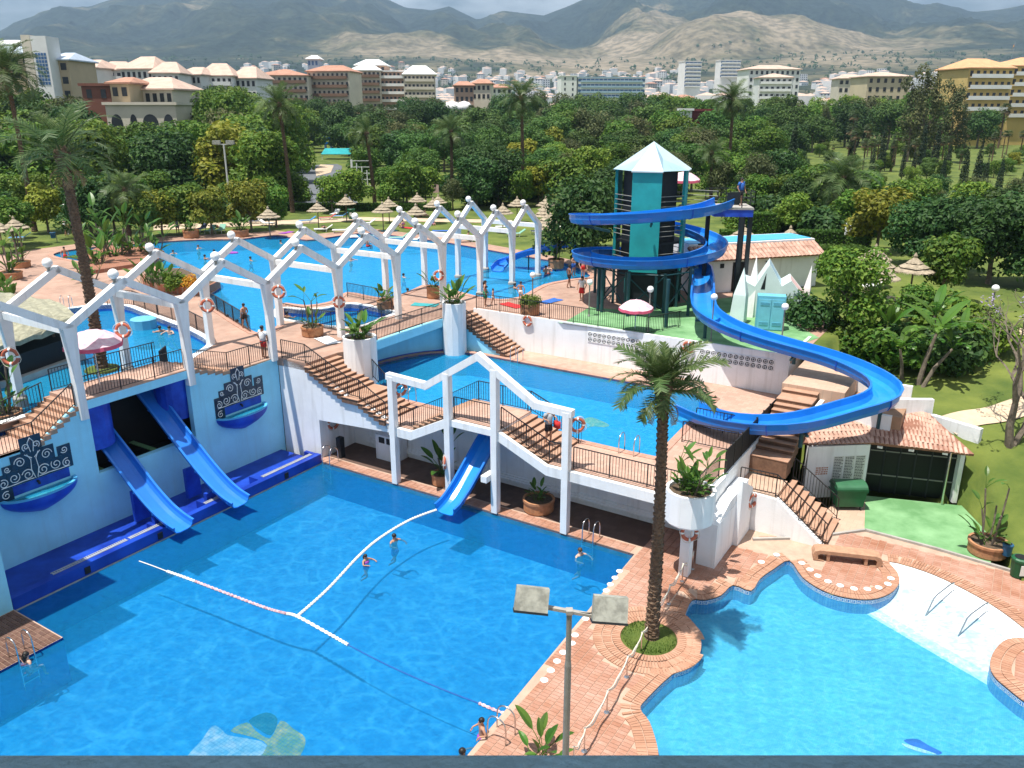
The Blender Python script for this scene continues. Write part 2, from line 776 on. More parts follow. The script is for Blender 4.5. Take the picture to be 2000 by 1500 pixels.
M_WHITE=mat('white_paint',(0.84,0.84,0.83),0.7,0.05,1.2,0.15,30,stain=((0.44,0.42,0.38),0.5))
M_WALL=mat('white_render',(0.84,0.85,0.86),0.85,0.05,0.8,0.35,18,stain=((0.48,0.47,0.44),0.45))
M_BLUEWALL=mat('pale_blue_render',(0.32,0.74,0.92),0.8,0.06,0.8,0.3,18,stain=((0.30,0.58,0.70),0.4))
M_BLUE=mat('pool_blue_paint',(0.012,0.055,0.50),0.45,0.25,1.1,0.05,20,col2=(0.02,0.10,0.62))
M_SLIDE=mat('slide_blue_fibreglass',(0.010,0.155,0.56),0.28,0.10,0.9,0,spec=0.5)
M_SLIDE2=mat('slide_light_blue_fibreglass',(0.025,0.20,0.66),0.28,0.10,0.9,0,spec=0.5)
M_SLIDEIN=mat('slide_inner_blue',(0.018,0.24,0.68),0.22,0.10,0.9,0,spec=0.5)
M_TEAL=mat('teal_paint',(0.015,0.32,0.34),0.6,0.12,0.9,0.2,20)
M_DTEAL=mat('dark_teal_steel',(0.012,0.06,0.075),0.5,0.15,2)
M_DARK=mat('dark_cladding',(0.012,0.016,0.02),0.6,0.2,2)
M_ROOFMET=mat('pale_metal_roof',(0.50,0.60,0.64),0.5,0.06,1.0)
M_IRON=mat('black_iron',(0.02,0.018,0.017),0.5,0.2,8)
M_STEEL=mat('polished_steel',(0.62,0.62,0.62),0.25,0.05,5,metal=1.0)
M_GREYPOLE=mat('grey_painted_steel',(0.22,0.22,0.20),0.5,0.12,6)
M_TERRA=mat('terracotta',(0.46,0.19,0.10),0.8,0.18,4,0.2,40)
M_TERRA2=mat('terracotta_pot',(0.42,0.20,0.10),0.8,0.2,5,0.2,40)
M_SOIL=mat('soil',(0.10,0.07,0.045),0.95,0.3,9,0.5,30)
M_GLOBE=mat('white_glass_globe',(0.85,0.85,0.83),0.25,0.02,3,spec=0.5)
M_ORANGE=mat('orange_buoy',(0.50,0.13,0.07),0.5,0.12,6)
M_WTAPE=mat('white_tape',(0.78,0.78,0.75),0.6,0.05,6)
M_ROPE=mat('rope',(0.66,0.60,0.50),0.9,0.15,20)
M_BARK=mat('palm_bark',(0.13,0.085,0.055),0.95,0.35,9,0.6,30,world_co=False)
M_BARK2=mat('grey_bark',(0.16,0.13,0.10),0.95,0.3,6,0.5,25,world_co=False)
M_THATCH=mat('thatch',(0.34,0.28,0.20),0.95,0.3,5,0.8,30,world_co=False)
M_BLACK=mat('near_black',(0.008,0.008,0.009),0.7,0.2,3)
M_GREENPL=mat('green_plastic',(0.01,0.09,0.035),0.4,0.12,3)
M_BLUEPL=mat('blue_plastic',(0.02,0.10,0.20),0.45,0.12,3)
M_PINK=mat('pink_cloth',(0.75,0.42,0.50),0.85,0.1,4,col2=(0.80,0.60,0.64))
M_PINKTRIM=mat('rose_cloth_trim',(0.62,0.10,0.17),0.85,0.1,4)
M_STONE=mat('sandstone',(0.42,0.24,0.15),0.85,0.15,5,0.3,40)
M_CONC=mat('concrete',(0.36,0.34,0.31),0.85,0.15,2,0.3,30)
M_LAMPBOX=mat('weathered_grey_lamp_housing',(0.30,0.30,0.26),0.7,0.25,6,0.2,20,lo=0.4,hi=0.6)
M_PARAPET=mat('grey_blue_parapet',(0.26,0.40,0.47),0.8,0.12,9,0.4,60)
M_GRASS=mat('lawn_grass',(0.060,0.115,0.016),0.95,0.30,0.35,0.8,6,col2=(0.165,0.195,0.035),lo=0.3,hi=0.72)
M_TURF=mat('green_turf',(0.13,0.31,0.12),0.9,0.18,0.7,0.5,25,col2=(0.22,0.41,0.20))
M_PATH=mat('earth_path',(0.52,0.40,0.28),0.95,0.15,0.8,0.3,12)
M_ASPHALT=mat('asphalt',(0.13,0.14,0.155),0.9,0.15,0.3)
M_PAVE=mat_tiles('terracotta_paving',(0.60,0.39,0.30),(0.53,0.32,0.24),(0.42,0.30,0.23),0.33,0.33,0.012,vamt=0.28)
M_GROUT=mat('paving_grout',(0.46,0.32,0.24),0.9,0.12,2)
M_SANDPAVE=mat_tiles('sand_paving',(0.60,0.42,0.31),(0.54,0.36,0.26),(0.46,0.34,0.26),0.4,0.4,0.012,vamt=0.22)
M_POOLFLOOR=mat_tiles('pool_mosaic',(0.05,0.40,0.70),(0.045,0.37,0.66),(0.06,0.42,0.70),0.12,0.12,0.010,bump=0.03,offset=0.0,rough=0.4,vamt=0.15)
M_POOLSIDE=mat_tiles('pool_side_tiles',(0.015,0.12,0.50),(0.012,0.10,0.45),(0.03,0.15,0.50),0.15,0.15,0.010,bump=0.03,offset=0.0,rough=0.3,vamt=0.15)
M_WHITEFLOOR=mat('white_pool_floor',(0.82,0.84,0.84),0.7,0.04,1)
M_WATER1=mat_water('water_big_pool',(0.46,0.73,0.87),0.95,0.66,0.3,(0.012,0.27,0.60),0.30)
M_WATER2=mat_water('water_upper_pool',(0.48,0.84,0.95),1.7,0.50,0.3,(0.03,0.42,0.74),0.34)
M_WATER3=mat_water('water_paddling_pool',(0.66,0.91,0.96),3.0,0.34,0.3,(0.12,0.56,0.78),0.16)
M_WATER4=mat_water('water_shallow',(0.90,0.975,0.985),3.0,0.10,0.3,(0.55,0.80,0.86),0.03)
M_SKIN=[mat('skin_tan',(0.42,0.22,0.14),0.55,0.06,8),mat('skin_light',(0.58,0.36,0.27),0.55,0.06,8),mat('skin_brown',(0.26,0.13,0.08),0.55,0.06,8)]
M_HAIR=[mat('black_hair',(0.015,0.012,0.01),0.5,0.2,20),mat('brown_hair',(0.07,0.04,0.02),0.5,0.2,20)]
M_CLOTH={k:mat(k+'_cloth',c,0.85,0.08,6) for k,c in dict(red=(0.55,0.03,0.03),white=(0.75,0.75,0.75),black=(0.02,0.02,0.025),blue=(0.03,0.12,0.42),green=(0.03,0.22,0.12),purple=(0.28,0.06,0.36),grey=(0.35,0.37,0.40),teal=(0.04,0.30,0.32)).items()}
M_POOLFLOOR2=mat_tiles('light_pool_mosaic',(0.075,0.42,0.74),(0.065,0.385,0.70),(0.09,0.44,0.74),0.12,0.12,0.010,bump=0.03,offset=0.0,rough=0.4,vamt=0.12)
M_KIDFLOOR=mat_tiles('paddling_pool_mosaic',(0.13,0.52,0.74),(0.10,0.47,0.70),(0.17,0.56,0.74),0.06,0.06,0.006,bump=0.03,offset=0.0,rough=0.4,vamt=0.15)
M_POOLBAND=mat_tiles('blue_pool_band',(0.06,0.28,0.62),(0.05,0.24,0.56),(0.14,0.36,0.62),0.1,0.1,0.01,bump=0.05,offset=0.0,rough=0.35,vamt=0.12)
M_TILEDARK=mat('dark_glazed_tile',(0.012,0.035,0.07),0.3,0.3,3,spec=0.5)
M_BLUEWALL2=mat('light_blue_rim',(0.10,0.42,0.72),0.4,0.08,2)
M_MOSS=mat('mossy_bowl_floor',(0.10,0.30,0.14),0.8,0.3,5,col2=(0.25,0.42,0.30))
M_STEP=mat_tiles('step_tiles',(0.53,0.31,0.21),(0.46,0.26,0.17),(0.40,0.28,0.2),0.3,0.3,0.012,vamt=0.25)
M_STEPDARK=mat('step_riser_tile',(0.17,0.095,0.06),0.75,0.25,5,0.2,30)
M_DECK=mat_tiles('deck_paving',(0.51,0.33,0.25),(0.45,0.275,0.205),(0.46,0.33,0.26),0.4,0.4,0.012,vamt=0.38,vscale=0.45)
M_COPING=mat_tiles('pool_coping',(0.54,0.30,0.22),(0.46,0.24,0.17),(0.44,0.32,0.26),0.3,0.3,0.012,vamt=0.2)

M_SHADEFLOOR=mat_tiles('shade_darkened_floor_tiles',(0.17,0.105,0.08),(0.13,0.08,0.062),(0.12,0.08,0.065),0.33,0.33,0.012,vamt=0.3)
M_SLIDEIN2=mat('slide_pale_inner',(0.025,0.19,0.66),0.25,0.08,0.9)
M_FLANGE=mat('slide_flange_blue',(0.008,0.07,0.45),0.35,0.1,2)
M_ROOFMET2=mat('blue_grey_metal_roof',(0.30,0.44,0.52),0.5,0.08,1.0)
M_CRYST=mat('pale_green_crystal_paint',(0.66,0.78,0.77),0.6,0.06,1.2)
M_PINKROOF=mat('faded_rose_roof',(0.62,0.42,0.40),0.7,0.1,3)
M_CABBLUE=mat('light_blue_paint',(0.13,0.42,0.58),0.5,0.08,2)
M_CABBLUE2=mat('light_blue_door',(0.16,0.47,0.62),0.5,0.08,2)
M_ROOFTILE=mat('clay_roof_tile',(0.44,0.25,0.18),0.85,0.25,1.6,0.2,30,col2=(0.62,0.40,0.31))
M_ROOFBED=mat('roof_bed_clay',(0.26,0.12,0.08),0.9,0.2,3)
M_GLASSDARK=mat('dark_glass',(0.008,0.010,0.010),0.35,0.2,1,spec=0.2)
M_PAPER=mat('price_board_white',(0.66,0.66,0.62),0.7,0.06,3)
M_RUST=mat('rust_lettering',(0.42,0.16,0.08),0.7,0.1,5)
M_MESH=mat('black_mesh',(0.010,0.010,0.011),0.7,0.2,10)
M_EARTH=mat('dry_earth',(0.36,0.22,0.14),0.95,0.25,1.5,0.5,12)
M_PINE=mat_leaf('pine_needles',(0.028,0.080,0.014),(0.095,0.165,0.028),rnd=0.3,trans=0.2)
M_BROAD=mat_leaf('broad_leaves',(0.045,0.125,0.012),(0.170,0.250,0.030),rnd=0.3)
M_YELLOWG=mat_leaf('yellow_green_leaves',(0.12,0.16,0.012),(0.30,0.30,0.032),rnd=0.2)
M_DARKLEAF=mat_leaf('dark_leaves',(0.018,0.060,0.014),(0.070,0.135,0.028),rnd=0.25)
M_CYP=mat_leaf('cypress_sprays',(0.010,0.028,0.012),(0.030,0.052,0.020),rnd=0.2,trans=0.1)
M_FROND=mat_leaf('palm_fronds',(0.05,0.10,0.025),(0.14,0.19,0.07),rnd=0.2,rough=0.4)
M_FAN=mat_leaf('fan_palm_leaves',(0.045,0.085,0.025),(0.14,0.17,0.07),rnd=0.25,rough=0.45)
M_PADDLE=mat_leaf('paddle_leaves',(0.03,0.10,0.014),(0.11,0.21,0.035),rnd=0.25,rough=0.35)
M_BANANA=mat_leaf('banana_leaves',(0.060,0.150,0.020),(0.120,0.230,0.035),rnd=0.25,rough=0.35,trans=0.4)
M_HEDGE=mat_leaf('hedge_leaves',(0.035,0.090,0.010),(0.095,0.165,0.018),rnd=0.15)
M_OLIVE=mat_leaf('olive_leaves',(0.055,0.075,0.025),(0.150,0.160,0.060),rnd=0.2)
M_DEAD=mat('dry_frond',(0.24,0.17,0.09),0.95,0.25,4)
M_LILAC=mat_leaf('lilac_blossom',(0.30,0.24,0.48),(0.46,0.40,0.62),rnd=0.1)
M_FLOWER=mat_leaf('orange_flowers',(0.50,0.10,0.02),(0.60,0.32,0.03),rnd=0.2)
M_BRICKRED=mat_tiles('red_brick',(0.36,0.13,0.07),(0.30,0.10,0.055),(0.34,0.22,0.16),0.25,0.08,0.012,vamt=0.2)
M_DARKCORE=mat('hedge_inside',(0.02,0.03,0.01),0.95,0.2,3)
M_TOWNWHITE=mat('town_white',(0.74,0.74,0.72),0.85,0.06,0.2)
M_TOWNCREAM=mat('town_cream',(0.62,0.56,0.46),0.85,0.08,0.2)
M_OCHRE=mat('ochre_wall',(0.48,0.38,0.25),0.85,0.08,0.2)
M_YELLOW=mat('yellow_wall',(0.60,0.43,0.16),0.85,0.08,0.2)
M_SANDWALL=mat('sand_wall',(0.56,0.47,0.32),0.85,0.08,0.2)
M_REDBROWN=mat('red_brown_wall',(0.19,0.075,0.05),0.85,0.1,0.3)
M_DARKRED=mat('dark_red_wall',(0.16,0.03,0.03),0.85,0.1,0.3)
M_BRICKTOWN=mat('brick_town_wall',(0.46,0.30,0.22),0.85,0.1,0.3)
M_TOWNROOF=mat('town_red_roof',(0.42,0.22,0.15),0.9,0.15,0.5)
M_PINKTILE=mat('rose_tile_roof',(0.55,0.40,0.32),0.9,0.12,0.5)
M_ORANGEROOF=mat('orange_tile_roof',(0.58,0.33,0.17),0.9,0.12,0.5)
M_BLUEROOF=mat('blue_grey_roof',(0.46,0.54,0.64),0.7,0.1,0.5)
M_GREYBLUE=mat('grey_blue_wall',(0.32,0.45,0.56),0.7,0.08,0.3)
M_BROWNTRIM=mat('brown_trim',(0.20,0.12,0.08),0.85,0.1,0.3)
M_WINDOW=mat('dark_window',(0.03,0.034,0.04),0.3,0.3,0.3)
M_WINBLUE=mat('blue_window',(0.06,0.14,0.30),0.3,0.2,0.3)
M_FLAGRED=mat('flag_red',(0.45,0.02,0.03),0.8,0.05,3)
M_FLAGYEL=mat('flag_yellow',(0.70,0.45,0.03),0.8,0.05,3)


def mat_piece(name,c1,c2,rough=0.75,rnd=0.12,stain=None):
 m,N,L,b=new_mat(name)
 b.inputs['Roughness'].default_value=rough
 b.inputs['Specular IOR Level'].default_value=0.3
 g=N.new('ShaderNodeNewGeometry')
 oi=N.new('ShaderNodeObjectInfo')
 ad=N.new('ShaderNodeMath')
 L.new(g.outputs['Random Per Island'],ad.inputs[0])
 L.new(oi.outputs['Random'],ad.inputs[1])
 fr=N.new('ShaderNodeMath')
 fr.operation='FRACT'
 L.new(ad.outputs[0],fr.inputs[0])
 mx=N.new('ShaderNodeMix')
 mx.data_type='RGBA'
 mx.inputs['A'].default_value=rgba(c1)
 mx.inputs['B'].default_value=rgba(c2)
 L.new(fr.outputs[0],mx.inputs['Factor'])
 nz=N.new('ShaderNodeTexNoise')
 nz.inputs['Scale'].default_value=0.55
 nz.inputs['Detail'].default_value=8
 nz.inputs['Roughness'].default_value=0.68
 L.new(g.outputs['Position'],nz.inputs['Vector'])
 rp=N.new('ShaderNodeValToRGB')
 rp.color_ramp.elements[0].position=0.36
 rp.color_ramp.elements[1].position=0.60
 rp.color_ramp.elements[0].color=rgba(stain or (0.7,0.6,0.55))
 rp.color_ramp.elements[1].color=(1,1,1,1)
 L.new(nz.outputs['Fac'],rp.inputs['Fac'])
 mu=N.new('ShaderNodeMix')
 mu.data_type='RGBA'
 mu.blend_type='MULTIPLY'
 mu.inputs['Factor'].default_value=1
 L.new(mx.outputs['Result'],mu.inputs['A'])
 L.new(rp.outputs['Color'],mu.inputs['B'])
 L.new(mu.outputs['Result'],b.inputs['Base Color'])
 return m


M_TILE=mat_piece('paving_tile',(0.47,0.285,0.22),(0.40,0.22,0.16),stain=(0.78,0.62,0.50))
M_BRICK=mat_piece('coping_brick',(0.49,0.29,0.20),(0.40,0.215,0.14),stain=(0.85,0.76,0.70))
M_TILESHADED=mat_piece('shade_darkened_paving_tile',(0.17,0.095,0.07),(0.12,0.065,0.05),stain=(0.8,0.75,0.7))
M_BRICKJOINT=mat('brick_joint',(0.52,0.42,0.34),0.9,0.1,3)
M_MURALW=mat_tiles('mural_white',(0.85,0.86,0.80),(0.74,0.80,0.76),(0.5,0.6,0.6),0.12,0.12,0.01,bump=0.02,offset=0)
M_MURALY=mat_tiles('mural_olive',(0.90,0.62,0.02),(0.78,0.54,0.03),(0.4,0.4,0.2),0.12,0.12,0.01,bump=0.02,offset=0)
M_MURALG=mat_tiles('mural_green',(0.03,0.22,0.18),(0.02,0.18,0.14),(0.1,0.25,0.2),0.12,0.12,0.01,bump=0.02,offset=0)
M_BLUEROPE=mat('blue_rope',(0.02,0.10,0.35),0.6,0.1,5)
M_PINKFLOAT=mat('pink_float',(0.62,0.30,0.36),0.5,0.3,9,col2=(0.75,0.62,0.62))
M_WHITEFLOAT=mat('white_float',(0.78,0.76,0.70),0.5,0.1,9)
M_CANVAS={k:mat(k+'_canvas',c,0.85,0.08,5,world_co=False) for k,c in dict(white=(0.72,0.72,0.70),blue=(0.06,0.22,0.46),green=(0.20,0.42,0.33),red=(0.45,0.06,0.05),navy=(0.02,0.03,0.07)).items()}
M_EYES=mat('dark_eye',(0.02,0.015,0.012),0.4,0.1,5)
M_GREENPL2=mat('green_lid',(0.035,0.13,0.06),0.45,0.12,3)
M_LIGHTPOLE=mat('pale_grey_pole',(0.50,0.51,0.50),0.5,0.05,3)
M_THATCH2=mat('dry_grey_thatch',(0.30,0.29,0.21),0.95,0.25,4,0.8,25)

M_GRATE=mat('grey_grate',(0.34,0.36,0.40),0.6,0.12,4)
M_DBLUE=mat('deep_blue_paint',(0.008,0.035,0.36),0.4,0.25,0.8,0.05,20,col2=(0.014,0.065,0.46))
# ------------------------------------------------------------------ terrain and mountains
L0,LM,LU,ZB=0.0,2.9,5.0,5.75
# plan of the built-over area in site coordinates; the ground sheet lies deep below it
FARPATH=[(1175,521),(1105,505),(1000,485),(885,465),(722,446),(600,459),(540,450),(468,456),(330,461),(200,470),(60,488)]
SUNK=[(-56,-14),(2,-16),(44,-16),(44,15.2),(33.4,15.4),(32.2,19.0),(31.0,21.6),(29.0,23.2),(24.4,24.3),(23.8,25.5),(21.3,28),(21.0,32),(16,36),(6,42)]+[ab(at(x,y+4.5,5.0)) for x,y in FARPATH[1:]]+[(-42,19),(-56,13)]


def sm(t):
 t=max(0.0,min(1.0,t))
 return t*t*(3-2*t)


def lerp_list(x,pts):
 if x<=pts[0][0]:
  return pts[0][1]
 for (x0,y0),(x1,y1) in zip(pts,pts[1:]):
  if x<=x1:
   return y0+(y1-y0)*(x-x0)/(x1-x0)
 return pts[-1][1]


RIDGE=[(-700,150),(-300,120),(0,82),(60,46),(150,12),(200,15),(260,-6),(400,-42),(600,-45),(740,-14),(800,15),(850,20),(882,11),(935,38),(985,21),(1060,30),(1100,14),(1140,-4),(1300,-34),(1500,-34),(1650,-22),(1720,-2),(1760,15),(1800,12),(1870,23),(1920,18),(2000,2),(2300,14),(2800,60)]
FOOT=[(-700,130),(200,112),(600,108),(840,112),(1100,118),(1240,112),(1700,96),(2000,92),(2800,100)]
SPUR=[(-700,140),(900,140),(1080,128),(1200,118),(1250,92),(1320,46),(1380,12),(1450,8),(1560,40),(1700,72),(1850,92),(2000,96),(2800,130)]


def near_h(x,y):
 a,b=ab((x,y))
 z=4.98
 if a>22 or b<-16:
  # the lawn falls towards the paddling pool on the right
  t=lerp_list(b+(a-28)*0.12,[(15.8,0.0),(19,0.35),(21.5,1.7),(24,2.9),(30,3.7),(38,4.7),(44,4.98)])
  z=t if a>23.5 else z
 return z


def terrain_h(x,y):
 r=math.hypot(x,y)
 if y<150 and r<260:
  z=near_h(x,y)
 else:
  z=4.98
 if r>200:
  z+=0.010*(min(r,1200)-200)
 z+=0.9*noise.noise(Vector((x*0.012,y*0.012,3)))*sm((r-110)/120)
 return z


def far_h(px,y):
 """ground height beyond 1150 m in image column px at forward distance y"""
 base0=15.0+0.0*y
 foot=zat(lerp_list(px,FOOT),3000)
 ridge=zat(lerp_list(px,RIDGE),5600)
 spur=zat(lerp_list(px,SPUR),3400)
 x=(px-1000)/1600*y*CP
 n1=noise.fractal(Vector((x*0.0011,y*0.0011,1.7)),1.0,2.1,5)
 n2=abs(noise.noise(Vector((x*0.0018,y*0.0009,5.1))))+0.45*abs(noise.noise(Vector((x*0.0047,y*0.0024,8.1))))+0.2*abs(noise.noise(Vector((x*0.011,y*0.006,2.7))))
 if y<3000:
  t=(y-1150)/1850
  z=base0+(foot-base0)*t ** 1.25+9*n1*t
 elif y<5600:
  t=(y-3000)/2600
  z=foot+(ridge-foot)*t ** 0.92
  z+=(-210*n2+60*n1+55)*math.sin(math.pi*min(1,t)) ** 0.8
 else:
  z=ridge-(y-5600)*0.25+40*n1
 if 2300<y<4700 and spur>foot:
  k=sm((y-2300)/1100) if y<3400 else 1-sm((y-3400)/1300)
  zs=base0+(spur-base0)*k+(24*n1-55*n2+18)*k
  z=max(z,zs)
 return z


def build_terrain():
 # near and middle ground: one fan-shaped sheet, fine near the pools
 ys=[-40+i*1.2 for i in range(118)]
 y=ys[-1]
 st=1.4
 while y<1150:
  y+=st
  st *= 1.055
  ys.append(y)
 ys[-1]=1150
 ss=[]
 us=[i/130 for i in range(-130,131)]
 vs,fs=[],[]
 for y in ys:
  half=62+1.0*max(0,y)
  for u in us:
   x=half*(0.72*u+0.28*u ** 3) if True else u*half
   z=terrain_h(x,y)
   if y<110 and inside(ab((x,y)),SUNK):
    z=-5.0
   vs.append((x,y,z))
 n=len(us)
 for j in range(len(ys)-1):
  for i in range(n-1):
   k=j*n+i
   fs.append((k,k+1,k+n+1,k+n))
 mb=MB()
 mb.add(vs,fs)
 o=mb.build('ground',M_GROUND,smooth=True)
 struct(o)
 # hills and mountains
 vs,fs=[],[]
 yy=[1150+40*i for i in range(46)]+[3000+48*i for i in range(1,55)]+[5700,6000,6500,7200]
 cols=[-700+8.5*i for i in range(0,412)]
 for y in yy:
  for px in cols:
   x=(px-1000)/1600*y*CP
   vs.append((x,y,far_h(px,y) if y>1150 else terrain_h(x,y)))
 n=len(cols)
 for j in range(len(yy)-1):
  for i in range(n-1):
   k=j*n+i
   fs.append((k,k+1,k+n+1,k+n))
 mb=MB()
 mb.add(vs,fs)
 o=mb.build('mountains',M_MOUNT,smooth=True)
 struct(o)


def mount_material():
 m,N,L,b=new_mat('mountain_scrub')
 b.inputs['Roughness'].default_value=0.95
 b.inputs['Specular IOR Level'].default_value=0.1
 g=N.new('ShaderNodeNewGeometry')
 nz=N.new('ShaderNodeTexNoise')
 nz.inputs['Scale'].default_value=0.0021
 nz.inputs['Detail'].default_value=9
 nz.inputs['Roughness'].default_value=0.6
 nz.inputs['Distortion'].default_value=0.5
 L.new(g.outputs['Position'],nz.inputs['Vector'])
 # bare ground towards the right-hand spur (a place, not a view): the mask is centred on the quarry hill
 sub=N.new('ShaderNodeVectorMath')
 sub.operation='DISTANCE'
 sub.inputs[1].default_value=(560,3000,200)
 L.new(g.outputs['Position'],sub.inputs[0])
 mr=N.new('ShaderNodeMapRange')
 mr.inputs['From Min'].default_value=250
 mr.inputs['From Max'].default_value=1350
 mr.inputs['To Min'].default_value=0.19
 mr.inputs['To Max'].default_value=-0.075
 L.new(sub.outputs['Value'],mr.inputs['Value'])
 ad=N.new('ShaderNodeMath')
 L.new(nz.outputs['Fac'],ad.inputs[0])
 L.new(mr.outputs['Result'],ad.inputs[1])
 rp=N.new('ShaderNodeValToRGB')
 e=rp.color_ramp.elements
 e[0].position,e[0].color=0.40,(0.028,0.042,0.030,1)
 e[1].position,e[1].color=0.72,(0.33,0.265,0.18,1)
 for p,c in ((0.50,(0.05,0.062,0.036,1)),(0.565,(0.15,0.135,0.075,1)),(0.63,(0.23,0.19,0.12,1))):
  k=e.new(p)
  k.color=c
 L.new(ad.outputs[0],rp.inputs['Fac'])
 n2=N.new('ShaderNodeTexNoise')
 n2.inputs['Scale'].default_value=0.035
 n2.inputs['Detail'].default_value=5
 L.new(g.outputs['Position'],n2.inputs['Vector'])
 r2=N.new('ShaderNodeValToRGB')
 r2.color_ramp.elements[0].position=0.38
 r2.color_ramp.elements[1].position=0.6
 r2.color_ramp.elements[0].color=(0.5,0.52,0.5,1)
 r2.color_ramp.elements[1].color=(1,1,1,1)
 L.new(n2.outputs['Fac'],r2.inputs['Fac'])
 mx=N.new('ShaderNodeMix')
 mx.data_type='RGBA'
 mx.blend_type='MULTIPLY'
 mx.inputs['Factor'].default_value=1
 L.new(rp.outputs['Color'],mx.inputs['A'])
 L.new(r2.outputs['Color'],mx.inputs['B'])
 L.new(mx.outputs['Result'],b.inputs['Base Color'])
 bp=N.new('ShaderNodeBump')
 bp.inputs['Strength'].default_value=1.0
 bp.inputs['Distance'].default_value=60
 n3=N.new('ShaderNodeTexNoise')
 n3.inputs['Scale'].default_value=0.006
 n3.inputs['Detail'].default_value=8
 L.new(g.outputs['Position'],n3.inputs['Vector'])
 L.new(n3.outputs['Fac'],bp.inputs['Height'])
 L.new(bp.outputs['Normal'],b.inputs['Normal'])
 return m


def ground_material():
 """lawn near the pools, drier parkland further off"""
 m=M_GRASS.copy()
 m.name='park_ground'
 return m


M_MOUNT=mount_material()
M_GROUND=M_GRASS
build_terrain()


def ground_z(x,y):
 r=math.hypot(x,y)
 return terrain_h(x,y)
# ------------------------------------------------------------------ pools, decks, walls
def A2(pts):
 return [W(a,b) for a,b in pts]


def PX(pts,z):
 return [at(x,y,z) for x,y in pts]


def ccw(l):
 l=[Vector((p[0],p[1])) for p in l]
 return l if area(l)>0 else l[::-1]


def smooth_loop(l,n=4):
 return [Vector((p.x,p.y)) for p in crom([Vector((q[0],q[1],0)) for q in l],n,True)]


def pool(name,loop,zdeck,zwater,depth,floor,side,water,band=None):
 loop=ccw(loop)
 zf=zwater-depth
 mb=MB()
 mb.sheet(loop,[],zf,0)
 mb.skirt(loop,zf,zdeck-0.004,1,flip=True)
 o=mb.build(name+'_basin',[floor,side])
 struct(o)
 mb=MB()
 mb.sheet(loop,[],zwater)
 o2=mb.build(name+'_water',water)
 struct(o2)
 return loop


def coping(name,loop,z,w,h,m):
 """raised edge round a pool: outer offset w, height h above z"""
 loop=ccw(loop)
 out=offset_loop(loop,-w)
 n=len(loop)
 mb=MB()
 vs=[(p.x,p.y,z+h) for p in loop]+[(p.x,p.y,z+h) for p in out]+[(p.x,p.y,z-0.25) for p in loop]+[(p.x,p.y,z-0.02) for p in out]
 fs=[]
 for i in range(n):
  j=(i+1) % n
  fs.append((j,i,n+i,n+j))
  fs.append((i,j,2*n+j,2*n+i))
  fs.append((n+j,n+i,3*n+i,3*n+j))
 mb.add(vs,fs)
 return struct(mb.build(name,m))


# -- big lower pool
POOL1=A2([(2.9,10.1),(20.2,10.1),(20.65,0),(21.2,-14.5),(6.0,-14.5),(6.0,-5.3),(2.9,-5.3)])
pool('big_pool',POOL1,L0,-0.10,1.7,M_POOLFLOOR,M_POOLSIDE,M_WATER1)

# -- paddling pool outline, traced on the paving level
KID=PX([(1287,1490),(1282,1455),(1268,1412),(1250,1386),(1262,1366),(1312,1318),(1345,1303),(1364,1282),(1369,1258),(1362,1229),(1344,1207),(1338,1200),(1352,1172),
   (1377,1172),(1408,1163),(1432,1143),(1467,1154),(1484,1131),(1512,1111),(1542,1095),(1568,1128),(1606,1153),(1650,1167),(1700,1171),(1737,1160),(1755,1140),(1752,1119),(1737,1097),
   (1804,1115),(1862,1140),(1932,1178),(1986,1216),(2040,1262),(2010,1248),(1968,1250),(1944,1270),(1934,1296),(1941,1320),(1968,1345),(2010,1376),(2075,1400),(2120,1500),(2050,1580),(1300,1580)],0.0)
KID=ccw([Vector((p.x,p.y)) for p in crom(KID,3,True)])
zk=-0.18
LINE0,LINE1=at(1690,1192,-0.5),at(1934,1334,-0.5)
ldir=(LINE1-LINE0)
lnrm=Vector((-ldir.y,ldir.x,0)).normalized()
if lnrm.dot(at(1850,1180,0)-LINE0)<0:
 lnrm=-lnrm
# floor: level blue part and a white beach that rises to the paving beyond the line
mb=MB()
blue=[p for p in KID if (Vector((p[0],p[1],0))-Vector((LINE0.x,LINE0.y,0))).dot(lnrm)<0.0]


def clip(loop,c,nrm,keep_pos):
 out=[]
 n=len(loop)
 for i in range(n):
  p,q=Vector((loop[i][0],loop[i][1],0)),Vector((loop[(i+1) % n][0],loop[(i+1) % n][1],0))
  dp,dq=(p-c).dot(nrm),(q-c).dot(nrm)
  ip,iq=(dp>=0)==keep_pos,(dq>=0)==keep_pos
  if ip:
   out.append(p)
  if ip!=iq:
   t=dp/(dp-dq)
   out.append(p+(q-p)*t)
 return out


c0=Vector((LINE0.x,LINE0.y,0))
blue=clip(KID,c0,lnrm,False)
white=clip(KID,c0,lnrm,True)
mb.sheet(ccw(blue),[],-0.62,0)
tri=tessellate_polygon([[Vector((p.x,p.y,0)) for p in ccw(white)]])
wv=ccw(white)
maxd=max((Vector((p.x,p.y,0))-c0).dot(lnrm) for p in wv)
vv=[(p.x,p.y,-0.62+0.60*min(1,((Vector((p.x,p.y,0))-c0).dot(lnrm))/(maxd*0.8))) for p in wv]
fs=[]
for t in tri:
 A_,B_,C_=[vv[i] for i in t]
 cr=(B_[0]-A_[0])*(C_[1]-A_[1])-(B_[1]-A_[1])*(C_[0]-A_[0])
 fs.append(t if cr>0 else t[::-1])
mb.add(vv,fs,1)
mb.skirt(KID,-0.62,-0.03,2,flip=True)
o=mb.build('paddling_pool_basin',[M_KIDFLOOR,M_WHITEFLOOR,M_POOLBAND])
struct(o)
mb=MB()
mb.sheet(ccw(blue),[],zk)
struct(mb.build('paddling_pool_water',M_WATER3))
mb=MB()
mb.sheet(ccw(white),[],zk)
struct(mb.build('shallow_water',M_WATER4))

